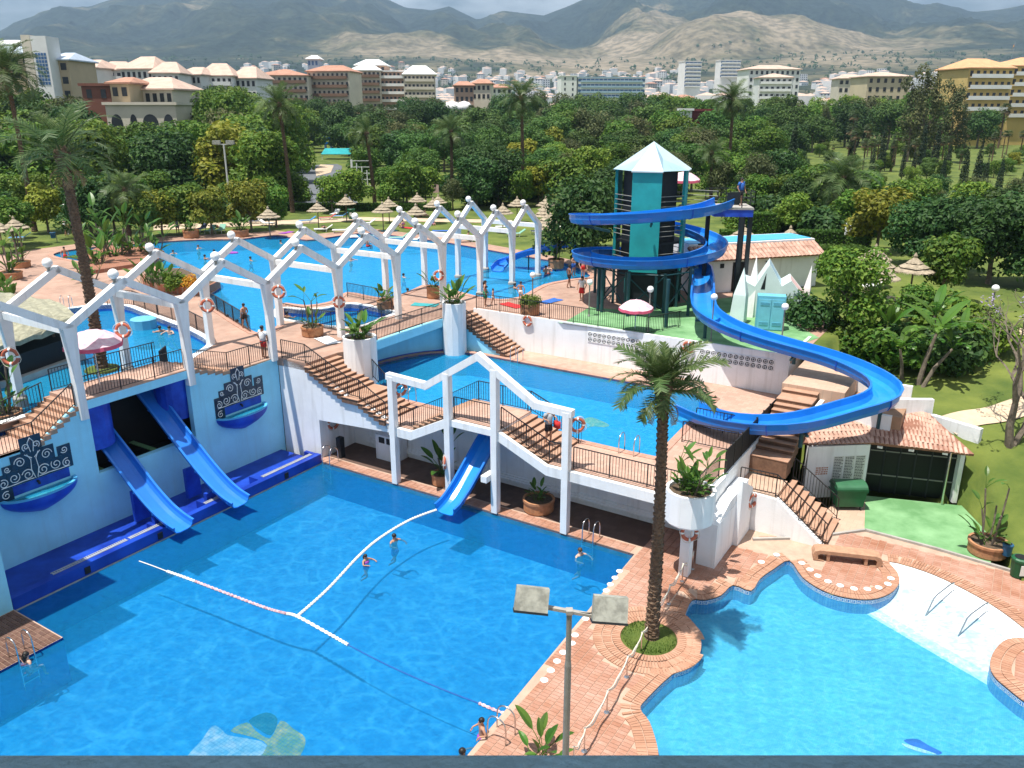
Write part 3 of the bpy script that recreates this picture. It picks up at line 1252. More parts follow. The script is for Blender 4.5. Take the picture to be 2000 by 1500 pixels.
# -- lower paving (bed of the tiles) with the two pools cut out
PAVE0=A2([(2.62,10.1),(20.2,10.1),(20.65,0),(21.2,-14.5),(44,-14.5)])+PX([(2300,1210),(1995,1122),(1830,1074),(1688,1038),(1580,1050)],0.0)+A2([(25.4,16.4),(22.6,15.6),(22.6,12.95),(2.62,12.95)])
mb=MB()
mb.sheet(ccw(PAVE0),[KID],0.0)
mb.skirt(POOL1[:4],-0.3,0.0,0,closed=False)
struct(mb.build('lower_paving',M_GROUT))
# the small deck at the left corner of the big pool
mb=MB()
mb.prism([(p.x,p.y) for p in A2([(2.9,-14),(6.0,-14),(6.0,-5.3),(2.9,-5.3)])],-0.4,-0.01,0,1)
CORNER_DECK=struct(mb.build('corner_deck',[M_GROUT,M_POOLSIDE]))

# -- slide wall (upright plane a = 0) with its opening
WT=0.3
prof=[(-9,4.5),(-2.0,4.5),(0.0,5.72),(5.3,5.72),(7.4,4.9),(10.4,4.98)]
OB0,OB1,OZ0,OZ1=0.25,5.1,2.45,5.35
slide_wall=thing('slide_wall','tall pale blue wall with a wide opening where two slides come out','wall',W(0,3,0))
mb=MB()


def wall_quad(mb,poly,a0,a1,m=0,axis='a'):
 """poly in (b, z) for axis a, (a, z) for axis b; extruded from a0 to a1"""
 if axis=='a':
  lo=[W(a0,p,z) for p,z in poly]
  hi=[W(a1,p,z) for p,z in poly]
 else:
  lo=[W(p,a0,z) for p,z in poly]
  hi=[W(p,a1,z) for p,z in poly]
 n=len(poly)
 A=sum(poly[i-1][0]*poly[i][1]-poly[i][0]*poly[i-1][1] for i in range(n))
 rev=(A>0)==(axis=='a')
 f1,f2=tuple(range(n)),tuple(range(2*n-1,n-1,-1))
 fs=[f1,f2]+[((i+1) % n,i,n+i,n+(i+1) % n) for i in range(n)]
 if (A>0)==(axis=='b'):
  pass
 mb.add(lo+hi,fs,m)


# pieces round the opening, butted end to end
wall_quad(mb,[(-9,-1.9),(OB0,-1.9),(OB0,5.72),(0,5.72),(-2.0,4.5),(-9,4.5)],-WT,0)
wall_quad(mb,[(OB0,-1.9),(OB1,-1.9),(OB1,OZ0),(OB0,OZ0)],-WT,0)
wall_quad(mb,[(OB0,OZ1),(OB1,OZ1),(OB1,5.72),(OB0,5.72)],-WT,0)
wall_quad(mb,[(OB1,-1.9),(10.4,-1.9),(10.4,4.98),(7.4,4.9),(5.3,5.72),(OB1,5.72)],-WT,0)
mb.build('wall',M_BLUEWALL,slide_wall)
# recess behind the opening: coloured near-black for the shade inside, rounded blue cheeks
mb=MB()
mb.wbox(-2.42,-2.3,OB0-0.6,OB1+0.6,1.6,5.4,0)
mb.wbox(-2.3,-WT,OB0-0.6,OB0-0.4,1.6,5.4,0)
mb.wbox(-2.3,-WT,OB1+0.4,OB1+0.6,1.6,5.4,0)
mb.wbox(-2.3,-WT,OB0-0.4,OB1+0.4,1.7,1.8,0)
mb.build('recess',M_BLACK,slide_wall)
for bb,rr in ((OB0+0.55,0.95),(OB1-0.05,0.85)):
 mb=MB()
 mb.lathe([(rr,3.35),(rr,5.55)],W(-1.2,bb,0),20)
 mb.build('rounded_cheek',M_BLUE,slide_wall,smooth=False)
# left white return wall and the trough along the foot of the wall
mb=MB()
mb.wbox(-9,2.92,-22.0,-5.32,-1.9,11.5,0)
tag(mb.build('hotel_wing',M_BLUEWALL,loc=W(0,-5.6,0)),'plain pale wall corner of the hotel wing at the left picture edge','building')
trough=thing('slide_trough','deep blue raised trough along the foot of the slide wall','trough',W(1.4,2.5,0))
mb=MB()
mb.wbox(2.62,2.92,-5.3,10.08,-1.9,0.42,0)
mb.build('front_lip',M_DBLUE,trough)
mb=MB()
mb.wbox(0.0,2.62,-5.3,10.08,-1.9,0.02,0)
mb.build('trough_floor',M_DBLUE,trough)
for b in (-5.2,0.9,3.4,6.4,9.98):
 mb=MB()
 mb.wbox(1.9,2.62,b-0.09,b+0.09,0.02,0.40,0)
 mb.build('divider',M_DBLUE,trough)
for k,(b0,b1) in enumerate(((-3.6,-0.5),(-0.4,1.7),(3.3,4.6),(6.6,9.8))):
 g=MB()
 g.wbox(2.40,2.42,b0,b1,0.40,0.44)
 g.wbox(2.58,2.61,b0,b1,0.40,0.44)
 n=int((b1-b0)/0.09)
 for i in range(n):
  bb=b0+(i+0.2)*(b1-b0)/n
  g.wbox(2.42,2.58,bb,bb+0.055,0.405,0.435)
 gr=g.build('overflow_grate',M_GRATE,trough)
 mb=MB()
 mb.wbox(2.923,2.96,b0+1.0,b0+1.22,0.02,0.3)
 mb.build('outlet',M_BLACK,trough)
mb=MB()
for b0,b1 in ((-5.3,10.08),):
 mb.wbox(2.925,2.95,b0,b1,-0.12,-0.05)
mb.build('waterline_strip',M_CONC,trough)


# -- two wall fountains: stepped panel of dark tile with white scrolls over a half bowl
def spiral(c,r0,turns,d,n=22,sx=1):
 out=[]
 for i in range(n+1):
  t=i/n
  g=d+turns*2*math.pi*t
  r=r0*(1-0.82*t)
  out.append((c[0]+sx*r*math.cos(g),c[1]+r*math.sin(g)))
 return out


def fountain(bc,z0,label):
 t=thing('wall_fountain',label,'fountain',W(0,bc,z0))
 blocks=[(-0.42,0.42,1.25,1.85),(-0.85,0.85,0.65,1.25),(-1.5,1.5,0.05,0.65),(-1.5,-0.95,-0.45,0.05),(0.95,1.5,0.65,1.05),(-1.2,-0.85,0.65,0.95)]
 for b0,b1,za,zb in blocks:
  nb=max(1,round((b1-b0)/0.42))
  nz=max(1,round((zb-za)/0.42))
  for i in range(nb):
   for j in range(nz):
    mb=MB()
    x0,x1=bc+b0+(b1-b0)*i/nb,bc+b0+(b1-b0)*(i+1)/nb
    y0,y1=z0+za+(zb-za)*j/nz,z0+za+(zb-za)*(j+1)/nz
    mb.wbox(0.003,0.03,x0+0.006,x1-0.006,y0+0.006,y1-0.006)
    mb.build('tile',M_TILEDARK,t)
 cur=MB()

 def line(pts,r=0.019):
  cur.tube([W(0.036,bc+p[0],z0+p[1]) for p in pts],r,4)
 for sx in (-1,1):
  line(spiral((sx*0.30,0.33),0.24,1.6,0.3,sx=sx))
  line(spiral((sx*0.82,0.38),0.22,1.5,2.4,sx=sx))
  line(spiral((sx*1.24,0.28),0.19,1.5,1.2,sx=sx))
  line(spiral((sx*0.52,0.92),0.22,1.6,0.0,sx=sx))
  line(spiral((sx*1.22,0.85),0.15,1.4,3.6,sx=sx) if sx>0 else spiral((sx*1.02,0.8),0.12,1.4,3.6,sx=sx))
  line(spiral((sx*0.2,1.45),0.15,1.4,5.2,sx=sx))
  line([(sx*0.04,0.1),(sx*0.14,0.5),(sx*0.10,0.9),(sx*0.22,1.15)])
  line([(sx*0.1,0.12),(sx*0.5,0.14),(sx*0.9,0.12),(sx*1.35,0.12)])
  line([(sx*0.05,1.2),(sx*0.12,1.6),(0,1.78)])
  line([(sx*0.05,0.95),(sx*0.30,1.16)])
 line(spiral((-1.22,-0.2),0.18,1.4,1.0))
 cur.build('scrollwork',M_WHITE,t)['kind']='stuff'
 sp=MB()
 sp.lathe([(0.16,0),(0.19,0.03),(0.1,0.06)],(0,0,0),12)
 sp=MB()
 sp.tube([W(0.03,bc,z0-0.05),W(0.12,bc,z0-0.07),W(0.16,bc,z0-0.16)],0.05,8)
 sp.build('spout',M_DARK,t)
 # bowl: half a shallow boat-shaped dish
 vs,fs=[],[]
 n,k=22,7
 ring=[]
 for j in range(k):
  u=j/(k-1)
  rb=1.5*(1-0.85*u ** 2.2)
  ra=0.85*(1-0.8*u ** 2.0)
  z=z0-0.42-0.85*u
  for i in range(n+1):
   g=math.pi*i/n
   vs.append(W(0.01+ra*math.sin(g),bc-rb*math.cos(g),z))
 for j in range(k-1):
  for i in range(n):
   a=j*(n+1)+i
   fs.append((a+n+1,a+n+2,a+1,a))
 mb=MB()
 mb.add(vs,fs)
 # inside of the dish and rim
 vs2,fs2=[],[]
 for j,(sc,zz) in enumerate(((1.0,-0.42),(1.0,-0.36),(0.9,-0.36),(0.86,-0.5))):
  for i in range(n+1):
   g=math.pi*i/n
   vs2.append(W(0.01+0.85*sc*math.sin(g),bc-1.5*sc*math.cos(g),z0+zz))
 for j in range(3):
  for i in range(n):
   a=j*(n+1)+i
   fs2.append((a+1,a,a+n+1,a+n+2))
 mb.build('bowl',M_BLUE,t,smooth=True)
 mb=MB()
 mb.add(vs2,fs2)
 mb.build('bowl_rim',M_BLUEWALL2,t)
 mb=MB()
 pts=[W(0.02+0.85*0.87*math.sin(math.pi*i/n),bc-1.5*0.87*math.cos(math.pi*i/n),0) for i in range(n+1)]
 mb.sheet(ccw(pts),[],z0-0.44)
 mb.build('bowl_water',M_WATER2,t)
 mb=MB()
 mb.sheet(ccw(pts),[],z0-0.52)
 mb.build('bowl_floor',M_MOSS,t)
 # blue field painted on the wall behind the bowl
 mb=MB()
 pl=[(bc-1.3,z0-0.35),(bc-1.3,z0+0.04),(bc+1.3,z0+0.04),(bc+1.3,z0-0.35)]
 wall_quad(mb,pl,0.002,0.008)
 mb.build('painted_field',M_BLUE,t)


fb,fz=on_a(468,778,0)
fountain(fb,fz-0.25,'wall fountain with stepped scroll panel, right of the slides')
fb2,fz2=on_a(70,925,0)
fountain(fb2,fz2-0.25,'wall fountain with stepped scroll panel, left of the slides')

# -- bridge over the opening, left lower walk, steps on top of the wall
mb=MB()
mb.wbox(-2.3,-0.004,0.0,5.3,5.42,ZB,0)
struct(mb.build('slide_bridge_paving',M_PAVE))
mb=MB()
mb.wbox(-2.3,-0.004,-14,-2.0,4.2,4.5,0)
struct(mb.build('left_walk_paving',M_PAVE))
st=thing('wall_steps','short tiled steps down from the slide bridge to the left walk','steps',W(-1,-1,4.5))
for i in range(7):
 mb=MB()
 z=4.5+(i+1)*(ZB-4.5)/8
 mb.wbox(-2.3,0.03,-2.0+i*0.285,-2.0+(i+1)*0.285,z-0.19,z)
 mb.build('step',M_STEP,st)
st=thing('wall_steps','short tiled steps from the slide bridge down to the main deck','steps',W(-1,6,5))
for i in range(5):
 mb=MB()
 z=ZB-(i+1)*(ZB-LU)/6
 mb.wbox(-2.3,0.03,5.3+i*0.42,5.3+(i+1)*0.42,z-0.16,z)
 mb.build('step',M_STEP,st)

# -- upper pools and main deck
UP=smooth_loop(PX([(1153,543),(1118,549),(1062,560),(1012,585),(960,588),(908,577),(868,566),(832,560),(806,570),(783,579),(742,586),(679,575),(650,592),(600,601),(546,598),(541,642),(511,655),(489,649),(440,618),
      (401,588),(430,566),(420,547),(380,537),(330,532),(300,523),(255,527),(200,521),(150,513),(108,504),(112,497),(150,490),(220,483),(335,474),(405,471),(470,470),(540,463),(600,472),(660,464),(720,458),(800,467),(880,478),(985,497),(1060,510),(1112,520)],4.85),3)
pool('upper_pool',UP,LU,4.88,1.0,M_POOLFLOOR2,M_POOLSIDE,M_WATER2)
LP=smooth_loop(A2([(-2.6,-10),(-2.6,-3),(-2.6,5.2),(-4.0,8.2),(-5.3,10.3),(-8,11.4),(-11,12.1),(-14.5,12.8),(-17.2,13.3),(-18.8,12.4),(-20,9),(-22,3),(-24,-10)]),4)
pool('left_pool',LP,LU,4.6,1.2,M_POOLFLOOR,M_POOLSIDE,M_WATER2)
INL=smooth_loop(PX([(547,606),(592,609),(640,606),(686,597),(765,613),(745,624),(702,640),(648,641),(592,632),(549,624)],4.9),3)
pool('inlet_pool',INL,LU,4.55,1.0,M_POOLFLOOR,M_POOLSIDE,M_WATER2)
DECK=A2([(-2.45,-14),(-2.45,5.32),(-0.05,5.32),(-0.05,10.35),(0.4,10.42),(2.0,10.42),(2.0,12.7),(2.4,13.4),(2.0,16),(1.8,19),(2.2,22.2),(2.5,24.55),(22.2,24.55),(22.6,27.0),(22.6,33),(18,38.5),(8,44.5)])+PX(FARPATH,LU)+A2([(-44,20),(-58,14),(-58,-14)])
mb=MB()
mb.sheet(ccw(DECK),[UP,LP,INL],LU)
mb.skirt(ccw(DECK),LU-0.4,LU,0)
struct(mb.build('main_deck',M_DECK))
coping('upper_pool_edge',UP,LU,0.4,0.035,M_COPING)
coping('left_pool_edge',LP,LU,0.35,0.035,M_WHITE)
coping('inlet_pool_edge',INL,LU,0.3,0.06,M_WHITE)

# -- right-hand wall under the staircase (upright plane b = 10.4), pale and sunlit
stair_wall=thing('staircase_wall','white rendered wall under the long staircase beside the big pool','wall',W(3,10.4,0))
mb=MB()
wall_quad(mb,[(0.02,-1.9),(2.62,-1.9),(2.62,2.1),(7.45,2.42),(7.45,2.85),(5.5,3.6),(4.6,3.72),(1.95,4.85),(0.02,4.98)],10.42,10.70,0,axis='b')
mb.build('wall',M_WALL,stair_wall)
mb=MB()
mb.wbox(2.35,2.62,10.7,12.9,-0.3,2.2)
mb.build('inner_wall',M_WALL,stair_wall)

# -- covered walk behind the big pool: back wall and ceiling
mb=MB()
mb.wbox(2.62,22.55,12.9,13.1,-0.2,2.55)
tag(mb.build('back_wall',M_WALL,loc=W(12,13,0)),'shaded white back wall of the covered walk below the walkway','wall')
mb=MB()
for k in range(3):
 mb.wbox(3.6,21.6,12.84-k*0.04,12.9-k*0.04,0.25+0.0*k,0.55-k*0.1)
tag(mb.build('plinth',M_WALL,loc=W(12,12.8,0)),'low white plinth along the foot of the shaded back wall','plinth')
mb=MB()
mb.sheet(ccw(A2([(2.64,10.80),(22.5,10.80),(22.5,12.88),(2.64,12.88)])),[],0.008)  # dark sheet over the paving, its colour deepens the shade under the walkway
struct(mb.build('covered_walk_shade_sheet',M_SHADEFLOOR))
mb=MB()
mb.wbox(5.0,6.3,11.9,12.82,0.009,1.35)
cab=thing('service_cabinet','white service cabinet with two dark vents in the covered walk','cabinet',W(5.6,12.3,0))
mb.build('body',M_WALL,cab)
for k in (0,1):
 mb=MB()
 mb.wbox(5.25+0.5*k,5.6+0.5*k,11.86,11.895,0.95,1.25)
 mb.build('vent',M_DARK,cab)
mb=MB()
mb.wbox(3.2,3.5,10.9,11.2,0,1.1)
tag(mb.build('dark_pedestal',M_DARK,loc=W(3.3,11,0)),'dark pedestal beside the ladder in the covered walk','pedestal')

# -- staircase from the main deck down to the middle walkway
st=thing('staircase','long tiled staircase from the main deck down to the middle walkway','stairs',W(4,11.5,2.9))
STEPZ=[(2.0,LU)]
n1,n2=9,6
dz=(LU-LM)/15
a=2.0
z=LU
nose=[]
for i in range(n1):
 z-=dz
 nose.append((a,a+0.30,z))
 a+=0.30
nose[-1]=(nose[-1][0],nose[-1][1]+0.75,z)
a+=0.75
for i in range(n2-1):
 z-=dz
 nose.append((a,a+0.32,z))
 a+=0.32
STAIR_END=a
for a0,a1,zz in nose:
 mb=MB()
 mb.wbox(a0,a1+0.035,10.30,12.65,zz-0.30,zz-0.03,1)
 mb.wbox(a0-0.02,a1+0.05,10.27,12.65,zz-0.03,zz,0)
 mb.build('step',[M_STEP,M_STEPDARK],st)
mb=MB()
wall_quad(mb,[(2.0,3.9),(2.0,4.86),(4.7,3.45),(5.5,3.35),(STAIR_END,2.6),(STAIR_END,2.42),(5.2,2.42)],10.70,12.6,0,axis='b')
mb.build('flight_core',M_WALL,st)

# -- middle walkway with the hump over the slide
WK=[(STAIR_END,LM),(8.75,LM),(10.75,3.95),(13.6,3.95),(16.0,LM),(22.55,LM)]
walk=thing('middle_walkway','tiled walkway with a raised bridge over the single blue slide','walkway',W(14,12,2.9))
mb=MB()


def slab(mb,a0,a1,z,th=0.34,b0=10.42,b1=13.0,m=0):
 mb.wbox(a0,a1,b0,b1,z-th,z-0.04,1)
 mb.wbox(a0,a1,b0-0.03,b1,z-0.04,z,0)


slab(mb,STAIR_END,8.75,LM)
slab(mb,16.0,22.55,LM)
slab(mb,10.75,13.6,3.95)
mb.build('floor_slab',[M_PAVE,M_WALL],walk)
ns=6
for i in range(ns):
 a0=8.75+i*2.0/ns
 mb=MB()
 z=LM+(i+1)*1.05/(ns+0)
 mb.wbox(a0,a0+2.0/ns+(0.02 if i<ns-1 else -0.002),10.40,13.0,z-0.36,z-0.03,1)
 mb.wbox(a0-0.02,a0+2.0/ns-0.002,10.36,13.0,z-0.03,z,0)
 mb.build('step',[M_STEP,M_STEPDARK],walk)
ns=7
for i in range(ns):
 a0=13.6+i*2.4/ns
 mb=MB()
 z=3.95-(i+1)*1.05/(ns+1)
 mb.wbox(a0+0.002,a0+2.4/ns,10.40,13.0,z-0.36,z-0.03,1)
 mb.wbox(a0+0.002,a0+2.4/ns+0.02,10.36,13.0,z-0.03,z,0)
 mb.build('step',[M_STEP,M_STEPDARK],walk)
# edge beam that follows the walkway along its pool side
mb=MB()
eb=[(7.45,2.42),(8.75,2.42),(10.7,3.42),(11.1,3.6),(13.2,3.6),(13.65,3.42),(16.0,2.42),(22.55,2.42)]
et=[(22.55,2.86),(15.95,2.86),(13.55,3.9),(10.8,3.9),(8.8,2.86),(7.45,2.86)]
for i in range(len(eb)-1):
 (a0,z0),(a1,z1)=eb[i],eb[i+1]

 def top(a):
  return lerp_list(a,et[::-1])
 wall_quad(mb,[(a0,z0),(a1,z1),(a1,top(a1)),(a0,top(a0))],10.16,10.36,0,axis='b')
mb.build('edge_beam',M_WHITE,walk)
# sloping undersides
mb=MB()
wall_quad(mb,[(8.75,2.5),(10.75,3.5),(10.75,3.6),(8.75,2.6)],10.42,12.98,0,axis='b')
wall_quad(mb,[(13.6,3.5),(16.0,2.5),(16.0,2.6),(13.6,3.6)],10.42,12.98,0,axis='b')
mb.build('soffit',M_WALL,walk)

# -- white open frame over the walkway
fr=thing('gable_pergola','white open frame with one tall gable standing over the middle walkway','pergola',W(12,10.3,0))
PA=[(768,940),(893,965),(970,998),(1104,1035)]
PAa=[7.75,10.95,13.45,16.95]
tops=[on_b(768,732,10.2),on_b(832,748,10.2),on_b(935,690,10.2),on_b(1046,785,10.2),on_b(1121,803,10.2)]
fp=[Vector((7.6,tops[0][1]-0.1)),Vector((tops[1][0],tops[1][1]-0.12)),Vector((tops[2][0],tops[2][1]-0.12)),Vector((tops[3][0],tops[3][1]-0.12)),Vector((17.1,tops[4][1]-0.12))]
for i in range(4):
 mb=MB()
 p,q=W(fp[i].x,10.2,fp[i].y),W(fp[i+1].x,10.2,fp[i+1].y)
 d=(q-p).normalized()*0.10
 mb.bar(p-d,q+d,0.30+0.004*i,0.30+0.004*(i % 2),up=(0,0,1))
 mb.build('rafter',M_WHITE,fr)


def ftop(a):
 return lerp_list(a,[(v.x,v.y) for v in fp])


for a in PAa:
 mb=MB()
 mb.wbox(a-0.15,a+0.15,10.03,10.35,-0.0,ftop(a)+0.02)
 mb.build('post',M_WHITE,fr)
mb=MB()
mb.wbox(10.8,11.12,10.0,10.03,1.5,1.85)
mb=MB()
mb.wbox(13.0,13.3,9.7,10.4,1.55,1.85)
mb.build('bracket',M_WHITE,fr)

# -- middle pool and its deck
MP=smooth_loop(A2([(4.5,13.5),(9,13.4),(14,13.4),(19.2,13.4),(19.45,13.8),(19.3,17),(19.1,21.8),(18.8,22.15),(14,22.15),(9,22.15),(4.6,22.2),(3.0,21.8),(1.3,20.2),(0.5,17.6),(1.2,15.2),(2.6,14.0)]),4)
pool('middle_pool',MP,LM,2.80,1.35,M_POOLFLOOR2,M_POOLSIDE,M_WATER2)
DECKM=A2([(1.9,13.0),(22.6,13.0),(22.6,24.6),(2.0,24.6),(0.0,20),(-0.1,15.5)])
mb=MB()
mb.sheet(ccw(DECKM),[MP],LM)
struct(mb.build('middle_deck',M_PAVE))
coping('middle_pool_edge',MP,LM,0.35,0.03,M_COPING)
# curved blue grotto wall under the plaza edge
gp=[Vector((p.x,p.y,0)) for p in crom([W(2.2,13.2),W(0.6,15.2),(W(0.1,17.6)),W(0.8,20.2),W(2.3,22.4),W(2.4,24.4)],6)]
mb=MB()
n=len(gp)
for z0,z1,m,off in ((2.6,4.62,0,0),(2.5,2.95,1,0.14)):
 pts=[p+E1*off for p in gp]
 mb.add([(p.x,p.y,z0) for p in pts]+[(p.x,p.y,z1) for p in pts]+[(p.x-E1.x*0.3,p.y-E1.y*0.3,z1) for p in pts],
   [(i,i+1,n+i+1,n+i) for i in range(n-1)]+[(n+i,n+i+1,2*n+i+1,2*n+i) for i in range(n-1)],m)
gw=thing('grotto_wall','curved light blue wall under the plaza edge behind the middle pool','wall',W(1,17.5,2.6))
mb.build('wall',[M_BLUEWALL,M_BLUE],gw)
mb=MB()
mb.wbox(1.95,2.25,13.3,22.2,4.5,4.98)
mb.build('edge_slab',M_BLUEWALL,gw)
mb=MB()
mb.wbox(1.2,2.0,14.0,14.9,2.7,4.4)
mb.build('buttress',M_BLUE,gw)

# -- white terrace wall with breeze blocks
tw=thing('terrace_wall','long white terrace wall with two bands of pierced blocks behind the middle pool','wall',W(14,24.5,2.9))
mb=MB()
mb.wbox(2.5,22.2,24.4,24.55,2.3,LU+0.10)
mb.wbox(22.05,22.2,24.55,29.0,2.3,LU+0.04)
mb.build('wall',M_WALL,tw)
bb_me=None


def breeze_mesh():
 mb=MB()
 s=0.15
 # dark pocket, white frame and a ring with four petals
 mb.hexa([(-s,0.0,-s),(s,0.0,-s),(s,0.006,-s),(-s,0.006,-s)],[(-s,0.0,s),(s,0.0,s),(s,0.006,s),(-s,0.006,s)],1)
 for x0,x1,z0,z1 in ((-s,s,-s,-s+0.03),(-s,s,s-0.03,s),(-s,-s+0.03,-s+0.03,s-0.03),(s-0.03,s,-s+0.03,s-0.03)):
  mb.hexa([(x0,-0.03,z0),(x1,-0.03,z0),(x1,0,z0),(x0,0,z0)],[(x0,-0.03,z1),(x1,-0.03,z1),(x1,0,z1),(x0,0,z1)],0)
 for k in range(4):
  g=math.pi/4+k*math.pi/2
  mb.bar((0.045*math.cos(g),-0.016,0.045*math.sin(g)),(0.17*math.cos(g),-0.016,0.17*math.sin(g)),0.026,0.026,0,up=(0,1,0))
 mb.torus((0,-0.016,0),0.055,0.014,(0,1,0),8,4,0)
 return mb.mesh('breeze_block',[M_WALL,M_DARK])


bb_me=breeze_mesh()
for (x0,y0),(x1,y1),n in (((1153,657),(1246,672),11),((1372,688),(1506,712),13)):
 a0,z0=on_b(x0,y0,24.4)
 a1,z1=on_b(x1,y1,24.4)
 zt=LU-0.42
 for r in range(2):
  for i in range(n):
   a=a0+(a1-a0)*i/(n-1)
   p=W(a,24.397,zt-r*0.31)-WLOC[tw.name]
   part('breeze_block',bb_me,tw,p,(0,0,ANG))
for r in range(2):
 a,z=on_b(1272,680,24.4)
 part('breeze_block',bb_me,tw,W(a,24.397,LU-0.42-r*0.31)-WLOC[tw.name],(0,0,ANG))

# -- stair from the main deck down to the terrace behind the middle pool
st=thing('staircase','short tiled staircase beside the far end of the white terrace wall','stairs',W(4.5,23.4,2.9))
for i in range(13):
 z=LU-(i+1)*(LU-LM)/14
 a0=2.55+i*0.285
 mb=MB()
 mb.wbox(a0,a0+0.31,22.55,24.38,z-0.3,z-0.03,1)
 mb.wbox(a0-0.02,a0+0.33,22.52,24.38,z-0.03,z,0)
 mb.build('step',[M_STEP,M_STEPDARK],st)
mb=MB()
wall_quad(mb,[(2.5,2.5),(6.1,2.5),(6.1,2.85),(2.5,4.7)],22.6,24.3,0,axis='b')
mb.build('flight_core',M_BLUEWALL,st)

# ------------------------------------------------------------------ zigzag pergola
NF=9
STEPV=(W(0,0,0)*0)
SB=4.567
BO=Vector((-4.1,2.6,0))
BB=[-5.0,0,5.2,10.15,15.1,20.05,24.6,28.85,33.0,36.7]
VZ,PZ=8.86,10.30
Fp=[W(0,b,VZ) for b in BB]
Bp=[W(0,b,VZ)+BO for b in BB]
perg=thing('zigzag_pergola','white zigzag pergola with round lamps marching across the deck and upper pool','pergola',W(-2,18,5))


def post_base(p):
 if inside(p,UP):
  return 4.4
 if inside(p,LP):
  return 4.2
 a,b=ab(p)
 if -0.5<a<0.5 and -0.5<b<5.4:
  return 5.0
 return 4.9 if b>-1 else 4.4


def wing(p,q):
 mb=MB()
 d=(q-p).normalized()
 mb.bar(p-d*0.12,q+d*0.06,0.30,0.30)
 return mb.build('rafter',M_WHITE,perg)


for row,P in enumerate((Fp,Bp)):
 for i,p in enumerate(P):
  if i>0 or row==1:
   zb=post_base(p)
   mb=MB()
   in_water=inside(p,UP) or inside(p,LP)
   mb.box((p.x,p.y,(zb+7.3)/2),(0.32,0.32,7.3-zb),ANG)
   # the head of the post spreads to take both rafters
   hw=0.16
   q=[(-1,-1),(1,-1),(1,1),(-1,1)]
   ra,rb=E1*0.16,E2*0.16
   lo=[p+ra*x+rb*y+Vector((0,0,7.3-VZ)) for x,y in q]
   hi=[p+ra*x+rb*1.75*y+Vector((0,0,0.0)) for x,y in q]
   mb.hexa(lo,hi)
   mb.build('post',M_WHITE,perg)
   if in_water:
    mb=MB()
    mb.lathe([(0.30,4.2),(0.30,5.02),(0.24,5.1)],(p.x,p.y,0),14)
    mb.build('post_footing',M_CONC,perg)
  if i<len(P)-1:
   n=P[i+1]
   pk=(p+n)/2
   pk.z=PZ
   wing(p,pk)
   wing(n,pk)
   gl=MB()
   gp_=pk+Vector((0,0,0.15))
   gp_=pk-E2*0.36
   gl.ball(gp_+Vector((0,0,0.33)),0.22,14)
   g=gl.build('globe_lamp',M_GLOBE,perg,smooth=True)
   gl=MB()
   gl.lathe([(0.05,-0.16),(0.06,0.06),(0.12,0.14)],gp_,8)
   gl.build('lamp_collar',M_GREYPOLE,g)
for i in range(len(Fp)):
 mb=MB()
 d=(Bp[i]-Fp[i]).normalized()
 mb.bar(Fp[i]+d*0.14+Vector((0,0,-0.12)),Bp[i]-d*0.14+Vector((0,0,-0.12)),0.24,0.30)
 mb.build('tie_beam',M_WHITE,perg)

# ------------------------------------------------------------------ railings
ub=MB()
ub.hexa([(-.009,-.009,0),(.009,-.009,0),(.009,.009,0),(-.009,.009,0)],[(-.009,-.009,1),(.009,-.009,1),(.009,.009,1),(-.009,.009,1)])
BAL=ub.mesh('baluster',M_IRON)
NBAL=0


def railing(label,pts,h=0.98,gap=0.135,post=1.7,single=True,mat_=None,name='railing',cat='railing',group=None):
 """pts: floor points along the rail"""
 global NBAL
 mt=mat_ or M_IRON
 pts=[Vector(p) for p in pts]
 t=thing(name,label,cat,pts[len(pts) // 2],0,group)
 o=WLOC[t.name]
 up=Vector((0,0,h))
 lo=Vector((0,0,0.10))
 mb=MB()
 for p,q in zip(pts,pts[1:]):
  mb.bar(p+up,q+up,0.05,0.03)
 mb.build('top_rail',mt,t)
 mb=MB()
 for p,q in zip(pts,pts[1:]):
  mb.bar(p+lo,q+lo,0.03,0.02)
 mb.build('bottom_rail',mt,t)
 stuffb=MB()
 for k,(p,q) in enumerate(zip(pts,pts[1:])):
  L=(q-p).length
  n=max(1,round(L/gap))
  npost=max(1,round(L/post))
  for i in range(n+(1 if k==len(pts)-2 else 0)):
   c=p+(q-p)*(i/n)
   isp=(i % max(1,round(n/npost))==0)
   if isp:
    mb=MB()
    mb.box(c+Vector((0,0,h/2-0.03)),(0.04,0.04,h+0.02),ANG)
    mb.build('post',mt,t)
   elif single:
    part('baluster',BAL,t,c+Vector((0,0,0.11))-o,(0,0,ANG),(1,1,h-0.12))
    NBAL+=1
   else:
    stuffb.box(c+Vector((0,0,h/2+0.05)),(0.018,0.018,h-0.12),ANG)
 if not single and stuffb.v:
  s=stuffb.build('balusters',mt,t)
  s['kind']='stuff'
 return t


def slope(a0,z0,a1,z1,b,n=2):
 return [W(a0,b,z0),W(a1,b,z1)]


